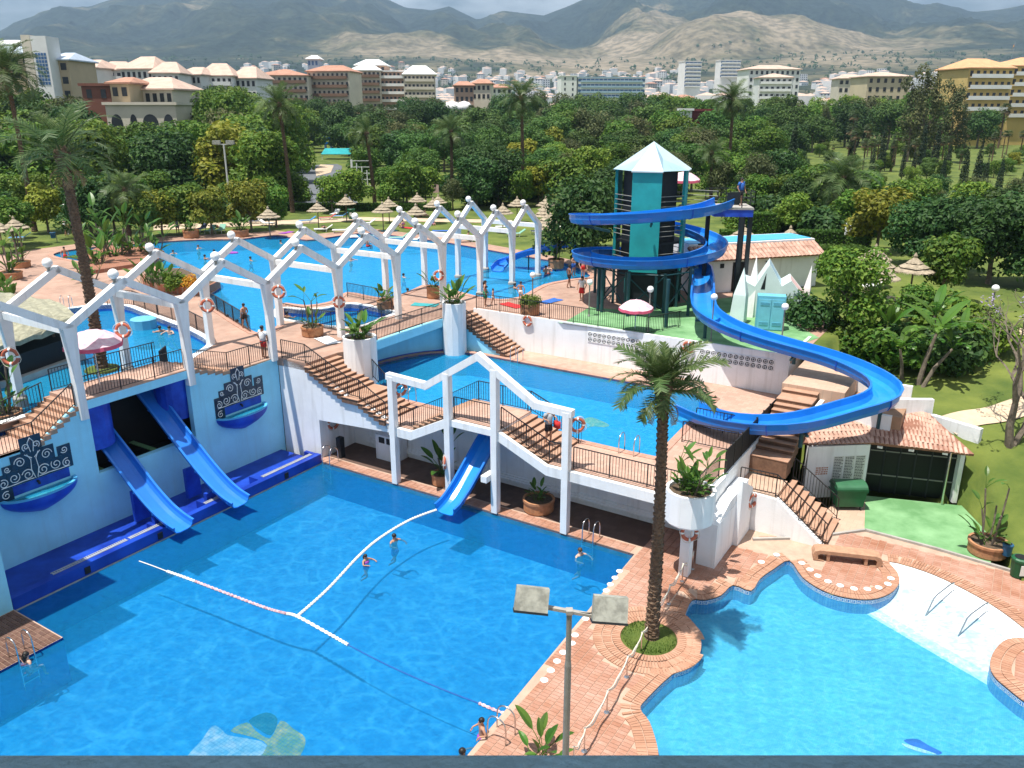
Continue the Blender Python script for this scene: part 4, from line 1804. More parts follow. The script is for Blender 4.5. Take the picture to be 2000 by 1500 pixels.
railing('black iron railing along the front edge of the bridge over the twin slides',[W(-0.12,0.25,ZB),W(-0.12,5.0,ZB)])
railing('black railing stepping down along the wall top to the left walk',[W(-0.12,-6.4,4.5),W(-0.12,-2.0,4.5),W(-0.12,-0.2,ZB-0.15)])
railing('black railing dipping with the wall top above the right fountain',[W(-0.12,5.4,ZB-0.1),W(-0.12,7.4,LU),W(-0.12,10.2,LU)])
railing('black railing at the back of the slide bridge near the leaning palm',[W(-2.25,0.1,ZB),W(-2.25,5.1,ZB)])
railing('black railing running down into the left pool behind the slide bridge',[W(-2.4,5.4,LU+0.2),W(-3.6,6.6,LU)])
railing('black railing beside the left walk above the pool edge',[W(-2.2,-4.2,4.5),W(-2.2,-0.3,5.3)])
railing('black railing following the outer side of the long staircase',[W(0.3,10.45,LU),W(1.95,10.45,LU),W(4.7,10.45,LU-9*dz+0.05),W(5.45,10.45,LU-9*dz),W(STAIR_END,10.45,LM),W(7.55,10.45,LM)])
railing('black railing along the dip of the walkway left of the gable',[W(7.95,10.45,LM),W(8.75,10.45,LM),W(10.75,10.45,3.95)])
railing('black railing on the pool side of the raised bridge under the gable',[W(11.1,10.45,3.95),W(13.3,10.45,3.95)])
railing('black railing on the far side of the raised bridge under the gable',[W(8.9,12.9,LM),W(10.75,12.9,3.95),W(13.6,12.9,3.95)])
railing('black sloping railing on the far side of the steps right of the gable',[W(13.6,12.95,3.95),W(16.2,12.95,LM)])
railing('black railing on the near side of the steps right of the gable',[W(13.6,10.45,3.95),W(16.0,10.45,LM),W(16.8,10.45,LM)])
railing('black railing along the right end of the middle walkway',[W(17.15,10.45,LM),W(22.2,10.45,LM)])
railing('black railing along the plaza edge between the two white drum planters',[W(2.1,13.6,LU),W(2.1,17.6,LU),W(2.1,21.6,LU)],gap=0.13)
railing('black railing beside the short stairs at the far end of the terrace wall',[W(2.4,22.45,LU),W(6.2,22.45,LM)])
railing('black railing along the top of the white terrace wall up to the pink parasol',[W(2.7,24.45,LU+0.1),W(8.0,24.45,LU+0.1),W(14.2,24.45,LU+0.1)])
railing('black railing returning across the green turf near the pink parasol',[W(14.2,24.6,LU),W(15.2,27.2,LU)])
railing('black railing down the steps beside the left drum planter',[W(2.3,13.0,LU-0.6),W(4.0,13.05,3.9),W(5.2,13.1,LM)])
railing('black railing along the edge of the upper pool beside the ribbon walk',PX([(396,590),(440,618),(490,650)],LU),single=False)
railing('black railing curving between the left pool and the ribbon walk',[W(-18.4,12.9,LU),W(-16.8,13.7,LU),W(-13,12.8,LU),W(-9.5,12.2,LU),W(-6.4,11.2,LU),W(-5.0,10.3,LU)],single=False)
railing('black railing on the strip between the upper pool and the inlet',PX([(679,580),(740,592),(768,600)],LU),single=False)
railing('black railing in front of the inlet pool',PX([(548,622),(592,632),(648,641),(700,640),(745,624),(766,612)],LU),single=False)
# ------------------------------------------------------------------ water slides
def sweep_slide(path,hw=0.55,wall=0.5,th=0.05):
 """U-shaped channel along a path of floor points; returns (inner+outer mesh builder, frames)"""
 prof=[(-hw,wall),(-hw*0.985,wall*0.5),(-hw*0.84,wall*0.14),(-hw*0.45,0.0),(hw*0.45,0.0),(hw*0.84,wall*0.14),(hw*0.985,wall*0.5),(hw,wall)]
 outp=[(-hw-0.10,wall),(-hw-0.10,wall-0.04),(-hw-th,wall-0.05),(-hw-th*0.8,wall*0.45),(-hw*0.88,wall*0.06),(-hw*0.45,-th),(hw*0.45,-th),(hw*0.88,wall*0.06),(hw+th*0.8,wall*0.45),(hw+th,wall-0.05),(hw+0.10,wall-0.04),(hw+0.10,wall)]
 ring=prof+outp[::-1]
 k=len(ring)
 N=len(path)
 fr=[]
 vs,fs,ms=[],[],[]
 for i,p in enumerate(path):
  t=(path[min(i+1,N-1)]-path[max(i-1,0)]).normalized()
  lat=Vector((t.y,-t.x,0)).normalized()
  up=lat.cross(t).normalized()
  fr.append((p,t,lat,up))
  for x,z in ring:
   vs.append(p+lat*x+up*z)
 mb=MB()
 inner=len(prof)
 for i in range(N-1):
  for j in range(k):
   j2=(j+1) % k
   f=(i*k+j,i*k+j2,(i+1)*k+j2,(i+1)*k+j)
   fs.append(f)
   ms.append(0 if j<inner-1 else 1)
 fs.append(tuple(range(k-1,-1,-1)))
 ms.append(1)
 fs.append(tuple((N-1)*k+j for j in range(k)))
 ms.append(1)
 mb.add(vs,fs)
 mb.m=ms
 return mb,fr


def slide_flange(fr,hw,wall,parent,m):
 p,t,lat,up=fr
 mb=MB()
 pts=[(-hw-0.085,wall-0.02),(-hw-0.08,wall*0.45),(-hw*0.9,wall*0.02),(-hw*0.45,-0.08),(hw*0.45,-0.08),(hw*0.9,wall*0.02),(hw+0.08,wall*0.45),(hw+0.085,wall-0.02)]
 q=[p+lat*x+up*z for x,z in pts]
 vs=[v-t*0.025 for v in q]+[v+t*0.025 for v in q]
 q2=[p+lat*x*0.93+up*(z+0.05) for x,z in pts]
 vs+=[v-t*0.025 for v in q2]+[v+t*0.025 for v in q2]
 n=len(q)
 fs=[]
 for i in range(n-1):
  fs+=[(i,i+1,n+i+1,n+i),(i,2*n+i,2*n+i+1,i+1),(n+i+1,3*n+i+1,3*n+i,n+i)]
 mb.add(vs,fs)
 return mb.build('flange',m,parent)


# twin slides out of the wall
def pool_slide(b,pts,label,box=True):
 path=crom([W(a,b,z) for a,z in pts],6)
 t=thing('water_slide',label,'water slide',W(1.5,b,0.3))
 mb,fr=sweep_slide(path,0.42,0.34)
 mb.build('channel',[M_SLIDEIN2,M_SLIDE2],t,smooth=False)
 for i in range(4,len(fr)-1,7):
  slide_flange(fr[i],0.42,0.34,t,M_SLIDE2)
 for (a,z) in ((0.9,1.55),(2.2,0.7)):
  mb=MB()
  mb.wbox(a-0.10,a+0.10,b-0.35,b+0.35,0.12,z)
  mb.build('support',M_BLUE,t)
 return t


pool_slide(1.3,[(-2.25,4.35),(-1.4,3.6),(0.0,2.5),(1.2,1.5),(2.2,0.85),(3.0,0.52),(3.7,0.36)],'blue slide in the left half of the wall opening, ending lower')
pool_slide(3.95,[(-2.25,4.95),(-1.7,4.5),(-0.9,3.85),(0.2,2.9),(1.6,1.75),(2.6,1.05),(3.4,0.66),(4.1,0.48)],'blue slide in the right half of the wall opening, with a lit start')
mb=MB()
for bb in (0.62,3.2):
 mb.wbox(-2.2,-0.5,bb-0.12,bb+0.12,2.35,2.4)
tag(mb.build('green_mat',M_TURF,loc=W(-2,2,2.4)),'strips of green matting beside the slides inside the wall opening','mat')
# single slide under the bridge
t=thing('water_slide','single steep blue slide passing under the white gable into the big pool','water slide',W(12.1,10.5,0.3))
path=crom([W(12.2,13.3,2.98),W(12.2,12.6,2.9),W(12.15,11.7,2.45),W(12.1,10.7,1.65),W(12.05,9.7,0.85),W(12.0,9.0,0.42),W(12.0,8.4,0.28)],6)
mb,fr=sweep_slide(path,0.46,0.40)
mb.build('channel',[M_SLIDEIN,M_SLIDE],t)
for i in range(4,len(fr)-1,8):
 slide_flange(fr[i],0.46,0.40,t,M_SLIDE)

# ------------------------------------------------------------------ tower with the spiral slide
TC=at(1261,590,LU)
TC=Vector((TC.x,TC.y,0))
ZE,ZA=zat(334,TC.y-2.0),zat(276,TC.y)
tower=thing('slide_tower','teal eight-sided tower with a pale folded pyramid roof','tower',(TC.x,TC.y,LU))
RT=2.35
A0=math.radians(-90-17)


def tcorn(k,z,r=RT):
 g=A0-math.pi/8+k*math.pi/4
 return Vector((TC.x+r*math.cos(g),TC.y+r*math.sin(g),z))


for k in range(0,8,2):
 mb=MB()
 a,b=tcorn(k,0),tcorn(k+1,0)
 ai,bi=tcorn(k,0,RT-0.18),tcorn(k+1,0,RT-0.18)
 z0=LU+2.35
 mb.hexa([Vector((p.x,p.y,z0)) for p in (a,b,bi,ai)],[Vector((p.x,p.y,ZE-0.02)) for p in (a,b,bi,ai)])
 mb.build('wall_panel',M_TEAL,tower)
 for p in (tcorn(k,0,RT-0.14),tcorn(k+1,0,RT-0.14)):
  mb=MB()
  mb.box((p.x,p.y,(LU+z0)/2),(0.16,0.16,z0-LU-0.01))
  mb.build('column',M_DTEAL,tower)
for z in (LU+2.5,LU+4.2,LU+5.75):
 mb=MB()
 mb.prism([tcorn(k,0,RT-0.2) for k in range(8)],z-0.15,z)
 mb.build('floor',M_DARK,tower)
mb=MB()
mb.prism([tcorn(k,0,1.45) for k in range(8)],LU,ZE-0.3)
mb.build('stair_core',M_DARK,tower)
for k in (1,3,5,7):
 mb=MB()
 a,b=tcorn(k,0,RT-0.55),tcorn(k+1,0,RT-0.55)
 if k in (7,1):
  mb.hexa([Vector((p.x,p.y,LU+2.5)) for p in (a,b,tcorn(k+1,0,RT-0.7),tcorn(k,0,RT-0.7))],[Vector((p.x,p.y,ZE-0.1)) for p in (a,b,tcorn(k+1,0,RT-0.7),tcorn(k,0,RT-0.7))])
  mb.build('dark_screen',M_DARK,tower)
 for z in (LU+2.9,LU+3.2,LU+3.5,LU+4.6,LU+4.9,LU+5.2,LU+6.1,LU+6.4,LU+6.7,LU+7.0):
  m2=MB()
  p,q=tcorn(k,z,RT-0.05),tcorn(k+1,z,RT-0.05)
  m2.tube([p,q],0.025,5)
  m2.build('guard_rail',M_GREYPOLE,tower)
# folded roof
apex=Vector((TC.x,TC.y,ZA))
EV=RT+0.16
for k in range(8):
 mb=MB()
 a,b=tcorn(k,ZE,EV),tcorn(k+1,ZE,EV)
 if k % 2==0:
  mb.add([a,b,apex,a-Vector((0,0,.08)),b-Vector((0,0,.08))],[(0,1,2),(1,0,3,4)])
  mb.build('roof_facet',M_ROOFMET,tower)
 else:
  mid=(a+b)/2*0.42+apex*0.58-Vector((0,0,0.30))
  mb.add([a,b,apex,mid],[(0,1,3),(0,3,2),(3,1,2)])
  mb.build('roof_facet',M_ROOFMET2,tower)

# spiral slide
sp=thing('spiral_slide','long blue open flume coiling round the teal tower and ending in the middle pool','water slide',(TC.x,TC.y,LU))
RH=4.35
hel=[]
zkeys=[(26,11.35),(50,11.15),(90,10.90),(180,10.15),(270,9.4),(360,8.55),(450,8.02),(540,7.78),(630,7.2),(700,6.75)]
th=26
while th<=716:
 g=-math.radians(th)
 r=RH+(0.25 if th<250 else 0)
 if th>660:
  r-=(th-660)*0.004
 hel.append(Vector((TC.x+r*math.cos(g),TC.y+r*math.sin(g),lerp_list(th,zkeys))))
 th+=9
run=[at(*q) for q in ((1364,597,6.35),(1383,628,6.1),(1425,652,5.85),(1480,672,5.65),(1540,690,5.5),(1600,706,5.3),(1652,724,5.1),(1700,747,4.9),(1733,768,4.72),(1733,787,4.6),(1700,803,4.45),(1640,818,4.15),(1570,840,3.85),(1480,845,3.6),(1400,834,3.35),(1335,806,3.05))]
full=hel+crom(run,5)
# even out the spacing and the height
res=[full[0]]
for p in full[1:]:
 if (p-res[-1]).length>0.45:
  res.append(p)
for _ in range(3):
 res=[res[0]]+[(res[i-1]+res[i]*2+res[i+1])/4 for i in range(1,len(res)-1)]+[res[-1]]
mb,fr=sweep_slide(res,0.60,0.58)
mb.build('channel',[M_SLIDEIN,M_SLIDE],sp,smooth=False)
for i in range(5,len(fr)-3,8):
 slide_flange(fr[i],0.60,0.58,sp,M_FLANGE)
for i in range(8,len(fr)-8,9):
 p=fr[i][0]
 a,b=ab(p)
 if a>21:
  zb=terrain_h(p.x,p.y)
  zb=max(zb,3.0)
 elif b<24.4:
  zb=LM
 else:
  zb=LU
 if p.z-zb<0.25 or p.z-zb>5:
  if p.z-zb>5:
   # upper coil: bracket back to the tower
   c=Vector((TC.x,TC.y,p.z-0.3))
   mb=MB()
   d=(c-p).normalized()
   mb.bar(p+Vector((0,0,-0.1)),p+d*(RH-RT)+Vector((0,0,-0.4)),0.12,0.16)
   mb.build('bracket',M_DTEAL,sp)
  continue
 mb=MB()
 mb.tube([(p.x,p.y,zb),(p.x,p.y,p.z-0.06)],0.10,8)
 mb.bar((p+fr[i][2]*-0.6)+Vector((0,0,-0.12)),(p+fr[i][2]*0.6)+Vector((0,0,-0.12)),0.1,0.1)
 mb.build('support',M_DTEAL,sp)
for px,row in ((1175,610),(1225,618),(1300,640),(1352,600)):
 q=at(px,row,LU)
 mb=MB()
 zt=min((f[0].z for f in fr if (Vector((f[0].x,f[0].y))-Vector((q.x,q.y))).length<1.4),default=8.0)-0.15
 mb.tube([(q.x,q.y,LU),(q.x,q.y,zt)],0.11,8)
 mb.build('support',M_DTEAL,sp)

# dark lattice of columns and braces that carries the coils
for k in range(8):
 g0,g1=2*math.pi*k/8+0.2,2*math.pi*(k+1)/8+0.2
 c0_=Vector((TC.x+3.1*math.cos(g0),TC.y+3.1*math.sin(g0),0))
 c1_=Vector((TC.x+3.1*math.cos(g1),TC.y+3.1*math.sin(g1),0))
 mb=MB()
 mb.tube([c0_+Vector((0,0,LU)),c0_+Vector((0,0,7.45))],0.10,7)
 mb.build('column',M_DTEAL,tower)
 for za,zb in ((LU+0.1,7.3),(7.3,LU+0.1),(7.35,7.35)):
  mb=MB()
  mb.tube([c0_+Vector((0,0,za)),c1_+Vector((0,0,zb))],0.045,5)
  mb.build('brace',M_DTEAL,tower)
mb=MB()
mb.prism([tcorn(k,0,2.0) for k in range(8)],LU,LU+2.3)  # added dark block standing in for the shade under the spiral
mb.build('shade_block',M_DARK,tower)

# start platform
pf=thing('start_platform','small railed start platform on black columns at the top of the spiral slide','platform',at(1425,600,LU))
pc=hel[0]+Vector((0.35,1.0,0))
zpf=hel[0].z-0.02
pw=[Vector((pc.x-0.9,pc.y-0.9)),Vector((pc.x+1.5,pc.y-1.1)),Vector((pc.x+1.7,pc.y+1.6)),Vector((pc.x-0.9,pc.y+1.6))]
mb=MB()
mb.prism(pw,zpf-0.12,zpf)
mb.build('deck',M_CONC,pf)
mb=MB()
mb.prism([p*1.0 for p in offset_loop(ccw(pw),0.05)],zpf-0.55,zpf-0.125)
mb.build('fascia',M_BLUE,pf)
for p in (pw[1]+Vector((-0.7,0.1)),pw[1]+Vector((-0.1,0.3)),pw[2]+Vector((-0.15,-0.2)),pw[3]+Vector((0.2,-0.2))):
 mb=MB()
 mb.box((p.x,p.y,(LU+zpf-0.56)/2),(0.24,0.24,zpf-0.56-LU))
 mb.build('column',M_DARK,pf)
for p,q in ((pw[1],pw[2]),(pw[2],pw[3]),(pw[0]+Vector((0.9,0)),pw[1])):
 for h in (0.35,0.65,0.95):
  mb=MB()
  mb.tube([(p.x,p.y,zpf+h),(q.x,q.y,zpf+h)],0.02,5)
  mb.build('rail',M_DARK,pf)
 for f in (0,0.5,1):
  c=p+(q-p)*f
  mb=MB()
  mb.box((c.x,c.y,zpf+0.5),(0.05,0.05,1.0))
  mb.build('rail_post',M_DARK,pf)
mb=MB()
c=(pw[0]+pw[1])/2
mb.bar((c.x-0.5,c.y-0.02,zpf+0.55),(c.x+0.3,c.y-0.02,zpf+0.55),0.03,0.75)
mb.build('screen_board',M_DARK,pf)
# gangway from the tower
mb=MB()
mb.bar((TC.x+2.0,TC.y+0.3,zpf-0.06),(pw[3].x+0.1,pw[3].y-1.2,zpf-0.06),1.1,0.10)
mb.build('gangway',M_CONC,pf)
for h in (0.35,0.65,0.95):
 mb=MB()
 mb.tube([(TC.x+2.0,TC.y-0.25,zpf+h),(pw[0].x+0.3,pw[0].y+0.5,zpf+h)],0.02,5)
 mb.build('rail',M_GREYPOLE,pf)

# safety sign under the tower
sg=thing('safety_sign','teal board with four round safety pictograms below the spiral slide','sign',at(1237,600,LU))
s0=Vector((sg.location.x,sg.location.y,0))
zs0,zs1=zat(571,s0.y),zat(542,s0.y)
mb=MB()
mb.box((s0.x,s0.y,(zs0+zs1)/2),(1.3,0.06,zs1-zs0))
mb.build('board',M_TEAL,sg)
for i in (-1,1):
 mb=MB()
 mb.box((s0.x+i*0.5,s0.y+0.06,(LU+zs1)/2),(0.06,0.05,zs1-LU))
 mb.build('post',M_DTEAL,sg)
for i,(dx,dz_) in enumerate(((-0.3,0.24),(0.28,0.24),(-0.3,-0.24),(0.28,-0.24))):
 cz=(zs0+zs1)/2+dz_
 mb=MB()
 mb.box((s0.x+dx,s0.y-0.036,cz),(0.34,0.012,0.36))
 pic=mb.build('pictogram',M_WHITE,sg)
 mb=MB()
 if i==3:
  mb.lathe([(0.15,0),(0.15,0.01)],(0,0,0),14)
  mb.v=[(s0.x+dx+v[0],s0.y-0.045-v[2],cz+v[1]) for v in mb.v]
  mb.build('disc',M_CLOTH['blue'],pic)
 else:
  mb.torus((s0.x+dx,s0.y-0.046,cz),0.125,0.02,(0,1,0),14,4)
  mb.build('ring',M_CLOTH['red'] if i!=1 else M_CLOTH['grey'],pic)
 mb=MB()
 mb.ball((s0.x+dx,s0.y-0.055,cz+0.05),0.025,6,sq=(1,0.2,1))
 mb.bar((s0.x+dx,s0.y-0.055,cz+0.02),(s0.x+dx+0.04,s0.y-0.055,cz-0.07),0.03,0.01)
 mb.build('figure',M_WHITE if i==3 else M_DARK,pic)

# green turf round the tower foot
mb=MB()
TURF=PX([(1098,632),(1152,600),(1215,606),(1330,592),(1455,578),(1600,660)],LU)+A2([(22.1,27.4),(22.04,24.57),(8.0,24.57)])
mb.sheet(ccw(TURF),[],LU+0.012)
struct(mb.build('green_turf_pavement',M_TURF))

# small crystal-shaped huts and the blue cabinet
cr=thing('crystal_hut','pale green hut with zigzag gable and rose roof slope beside the blue slide run','hut',at(1470,640,LU))


def crystal(px,row,r,h,lean,n,m):
 c=at(px,row,LU)
 mb=MB()
 off=Vector(lean)
 vs=[]
 for k in range(n):
  g=2*math.pi*k/n+0.3
  vs.append(c+Vector((r*math.cos(g),r*math.sin(g),0)))
 for k in range(n):
  g=2*math.pi*k/n+0.3
  vs.append(c+off*0.6+Vector((r*0.82*math.cos(g),r*0.82*math.sin(g),h*0.52)))
 vs.append(c+off+Vector((0,0,h)))
 fs=[(i,(i+1) % n,n+(i+1) % n,n+i) for i in range(n)]+[(n+i,n+(i+1) % n,2*n) for i in range(n)]
 mb.add(vs,fs)
 mb.build('crystal',m,cr)


crystal(1440,630,0.62,3.3,(0.12,0,0),4,M_CRYST)
crystal(1462,618,0.42,3.7,(0.25,0.3,0),4,M_WHITE)
crystal(1566,610,0.34,3.0,(0.3,0,0),4,M_WHITE)
# zigzag-gabled hut with a rose roof slope
hc0=at(1512,622,LU)
hu=Vector((0.96,-0.28,0))
hv=Vector((0.28,0.96,0))


def hpt(x,y,z):
 return hc0+hu*x+hv*y+Vector((0,0,z))


gab=[(-2.1,0),(1.7,0),(1.7,1.25),(0.75,2.35),(0.25,2.0),(-0.55,3.25),(-1.3,1.9),(-2.1,2.3)]
mb=MB()
n=len(gab)
mb.add([hpt(x,0,z) for x,z in gab]+[hpt(x,0.22,z) for x,z in gab],[tuple(range(n)),tuple(range(2*n-1,n-1,-1))]+[((i+1) % n,i,n+i,n+(i+1) % n) for i in range(n)])
mb.build('gable_wall',M_CRYST,cr)
mb=MB()
mb.add([hpt(x,2.2,z) for x,z in gab]+[hpt(x,2.42,z) for x,z in gab],[tuple(range(n)),tuple(range(2*n-1,n-1,-1))]+[((i+1) % n,i,n+i,n+(i+1) % n) for i in range(n)])
mb.build('gable_wall',M_CRYST,cr)
for (x0,z0),(x1,z1),m,nm in (((0.75,2.35),(1.85,1.08),M_PINKROOF,'roof_slope'),((0.25,2.0),(0.75,2.35),M_CRYST,'roof_slope'),((-0.55,3.25),(0.25,2.0),M_ROOFMET2,'roof_slope'),((-1.3,1.9),(-0.55,3.25),M_CRYST,'roof_slope'),((-2.1,2.3),(-1.3,1.9),M_CRYST,'roof_slope')):
 mb=MB()
 up_=Vector((0,0,0.10))
 q=[hpt(x0,0.225,z0),hpt(x1,0.225,z1),hpt(x1,2.195,z1),hpt(x0,2.195,z0)]
 mb.hexa([p-up_ for p in q],q)
 mb.build(nm,m,cr)
for x in (-2.0,1.6):
 mb=MB()
 mb.hexa([hpt(x-0.08,0.225,0),hpt(x+0.08,0.225,0),hpt(x+0.08,2.195,0),hpt(x-0.08,2.195,0)],[hpt(x-0.08,0.225,1.15),hpt(x+0.08,0.225,1.15),hpt(x+0.08,2.195,1.15),hpt(x-0.08,2.195,1.15)])
 mb.build('side_wall',M_CRYST,cr)
mb=MB()
mb.add([hpt(-0.95,-0.012,1.75),hpt(-0.7,-0.012,1.75),hpt(-0.7,-0.012,2.75)],[(0,1,2)])
mb.build('dark_slit',M_DARK,cr)
bc=thing('double_door_cabinet','light blue double-door cabinet in front of the crystal huts','cabinet',at(1505,646,LU))
c=bc.location
mb=MB()
mb.box((c.x,c.y+0.4,LU+1.0),(1.55,0.8,2.0),-0.25)
mb.build('body',M_CABBLUE,bc)
for i in (-1,1):
 mb=MB()
 d=Matrix.Rotation(-0.25,3,'Z') @ Vector((i*0.36,-0.015-0.4,0))
 mb.box((c.x+d.x,c.y+0.4+d.y,LU+0.95),(0.68,0.04,1.75),-0.25)
 dr=mb.build('door',M_CABBLUE2,bc)
 mb=MB()
 for z in (0.35,0.42,0.49,1.5,1.57,1.64):
  mb.box((c.x+d.x,c.y+0.37+d.y,LU+z),(0.5,0.03,0.03),-0.25)
 s_=mb.build('louvres',M_CABBLUE,dr)
 s_['kind']='stuff'

# white washroom building with a tiled eave and a rooftop water channel
BW0,BW1=Vector((at(1352,575,LU).x,at(1352,575,LU).y,0)),Vector((at(1592,558,LU).x,at(1592,558,LU).y,0))
bd=thing('washroom','low white building with a tiled eave and a blue channel along its roof','building',(BW0.x,BW0.y,LU))
u=(BW1-BW0).normalized()
v=Vector((-u.y,u.x,0))
Lb=(BW1-BW0).length
HW=2.5


def bwp(s,d,z):
 p=BW0+u*s+v*d
 return Vector((p.x,p.y,z))


def bwbox(mb,s0,s1,d0,d1,z0,z1,m=0):
 q=[(s0,d0),(s1,d0),(s1,d1),(s0,d1)]
 mb.hexa([bwp(s,d,z0) for s,d in q],[bwp(s,d,z1) for s,d in q],m)


mb=MB()
bwbox(mb,0,Lb,0,3.8,LU,LU+HW)
mb.build('wall',M_WALL,bd)
mb=MB()
bwbox(mb,0,Lb+0.2,0.9,3.9,LU+HW,LU+HW+0.75)
mb.build('roof_kerb',M_WALL,bd)
mb=MB()
bwbox(mb,0.1,Lb,1.1,3.5,LU+HW+0.70,LU+HW+0.80)
mb.build('roof_channel',M_POOLFLOOR2,bd)
mb=MB()
bwbox(mb,3.0,4.2,-0.03,0.02,LU+0.02,LU+2.05)
mb.build('doorway',M_BLACK,bd)
for s in (2.0,5.6):
 mb=MB()
 bwbox(mb,s,s+0.3,-0.03,0.02,LU+1.7,LU+2.0)
 mb.build('window',M_DARK,bd)


def tile_mesh(L,r):
 """one half-round roof tile, long axis +y (down the slope), 12 faces"""
 n=6
 vs=[]
 for y,rr in ((0,r*0.86),(L,r)):
  for k in range(n+1):
   g=math.pi*k/n
   vs.append((rr*math.cos(g),y,rr*0.62*math.sin(g)))
 fs=[(k,k+1,n+2+k,n+1+k) for k in range(n)]
 vs+=[(v[0]*0.8,v[1],v[2]*0.7) for v in vs[n+1:2*n+2]]
 o=2*n+2
 fs+=[(n+1+k,n+2+k,o+k+1,o+k) for k in range(n)]
 mb=MB()
 mb.add(vs,fs)
 me=mb.mesh('roof_tile',M_ROOFTILE)
 return me


TILE=tile_mesh(0.46,0.125)


def orient(xd,yd):
 xd=xd.normalized()
 zd=xd.cross(yd).normalized()
 if zd.z<0:
  xd=-xd
  zd=-zd
 yd=zd.cross(xd).normalized()
 return Matrix((xd,yd,zd)).transposed().to_euler()


def tile_roof(parent,eave0,eave1,ridge0,ridge1,rows,cols,limit=300,jit=0.02):
 """tiles from the ridge down to the eave; the first `limit` near the eave are single objects"""
 o=WLOC[parent.name]
 cnt=0
 bed=MB()
 nrm=(eave1-eave0).cross(ridge0-eave0).normalized()
 if nrm.z<0:
  nrm=-nrm
 bed.add([eave0,eave1,ridge1,ridge0]+[p-nrm*0.12 for p in (eave0,eave1,ridge1,ridge0)],[(0,1,2,3),(7,6,5,4),(0,4,5,1),(1,5,6,2),(2,6,7,3),(3,7,4,0)])
 bed.build('roof_bed',M_ROOFBED,parent)
 for r in range(rows):
  for c in range(cols):
   s=(c+0.5)/cols
   e,g=eave0.lerp(eave1,s),ridge0.lerp(ridge1,s)
   yd=(e-g)
   Ls=yd.length/rows
   p=g+yd*(r/rows)+nrm*0.01*RND.uniform(0.2,1.2)
   xd=eave1.lerp(eave1,0)-eave0
   w=(eave0.lerp(eave1,0.5/cols)-eave0).length+(ridge0.lerp(ridge1,0.5/cols)-ridge0).length
   rot=orient(xd+yd*RND.uniform(-jit,jit)*0.1,yd)
   part('roof_tile',TILE,parent,p-o,rot,(w/2/0.125*0.95,Ls*1.12/0.46,0.75))
   cnt+=1
 return cnt


tile_roof(bd,bwp(-0.1,-0.55,LU+HW-0.12),bwp(Lb+0.2,-0.55,LU+HW-0.12),bwp(-0.1,0.88,LU+HW+0.6),bwp(Lb+0.2,0.88,LU+HW+0.6),3,30)

# ------------------------------------------------------------------ kiosk with the tiled roof
K={'FL':W(24.3,18.75,2.72),'FM':W(26.9,20.55,2.70),'FR':W(31.1,21.75,2.62),'BR':W(29.0,23.7,3.45),'BM':W(26.6,24.2,3.6),'BL':W(24.7,22.6,3.62)}
kio=thing('kiosk','low white kiosk with a terracotta tile roof and a black glazed front','building',W(27,20.5,0))
tile_roof(kio,K['FL'],K['FM'],K['BL'],K['BM'],7,14)
tile_roof(kio,K['FM'],K['FR'],K['BM'],K['BR'],7,20)
w0,w1,w2=W(24.65,18.95,0),W(26.95,20.75,0),W(30.75,21.85,0)


def upright(mb,p,q,z0,z1,th=0.2,m=0):
 mb.bar((p.x,p.y,(z0+z1)/2),(q.x,q.y,(z0+z1)/2),th,z1-z0,m)


mb=MB()
upright(mb,w0,w1,0.0,2.56,0.22)
mb.build('side_wall',M_WALL,kio)
mb=MB()
b1_,b2_,b0_=W(26.3,24.0,0),W(28.9,23.5,0),W(24.8,22.4,0)
upright(mb,W(25.6,22.2,0),W(29.4,23.2,0),0,2.9,0.2)
upright(mb,w0+E2*0.15,b0_,0,2.6,0.2)
mb.build('back_wall',M_BLACK,kio)
mb=MB()
upright(mb,w2+Vector((0.05,0.2,0)),W(30.0,23.2,0),0,2.4,0.2)
mb.build('end_wall',M_WALL,kio)
# glazed black front
fd=(w2-w1)
mb=MB()
ins=E2*0.5
upright(mb,w1+ins,w2+ins,0.02,2.52,0.05)
fp_=mb.build('glazed_front',M_GLASSDARK,kio)
for i in range(7):
 mb=MB()
 p=w1+fd*(i/6)+ins-E2*0.05
 mb.box((p.x,p.y,1.25),(0.06,0.06,2.5),ANG)
 mb.build('mullion',M_DARK,fp_)
for z in (0.9,2.1):
 mb=MB()
 p,q=w1+ins-E2*0.045,w2+ins-E2*0.045
 mb.bar((p.x,p.y,z),(q.x,q.y,z),0.05,0.05)
 mb.build('transom',M_GREYPOLE,fp_)
mb=MB()
p=w1+fd*0.86-E2*0.2
mb.tube([(p.x,p.y,0),(p.x,p.y,2.6)],0.045,8)
mb.build('post',M_STEEL,kio)
for f in (0.12,0.45,0.8):
 p=w1+fd*f-E2*0.1
 mb=MB()
 mb.box((p.x,p.y,2.48),(0.22,0.12,0.1),ANG)
 mb.build('lamp',M_GLOBE,kio)
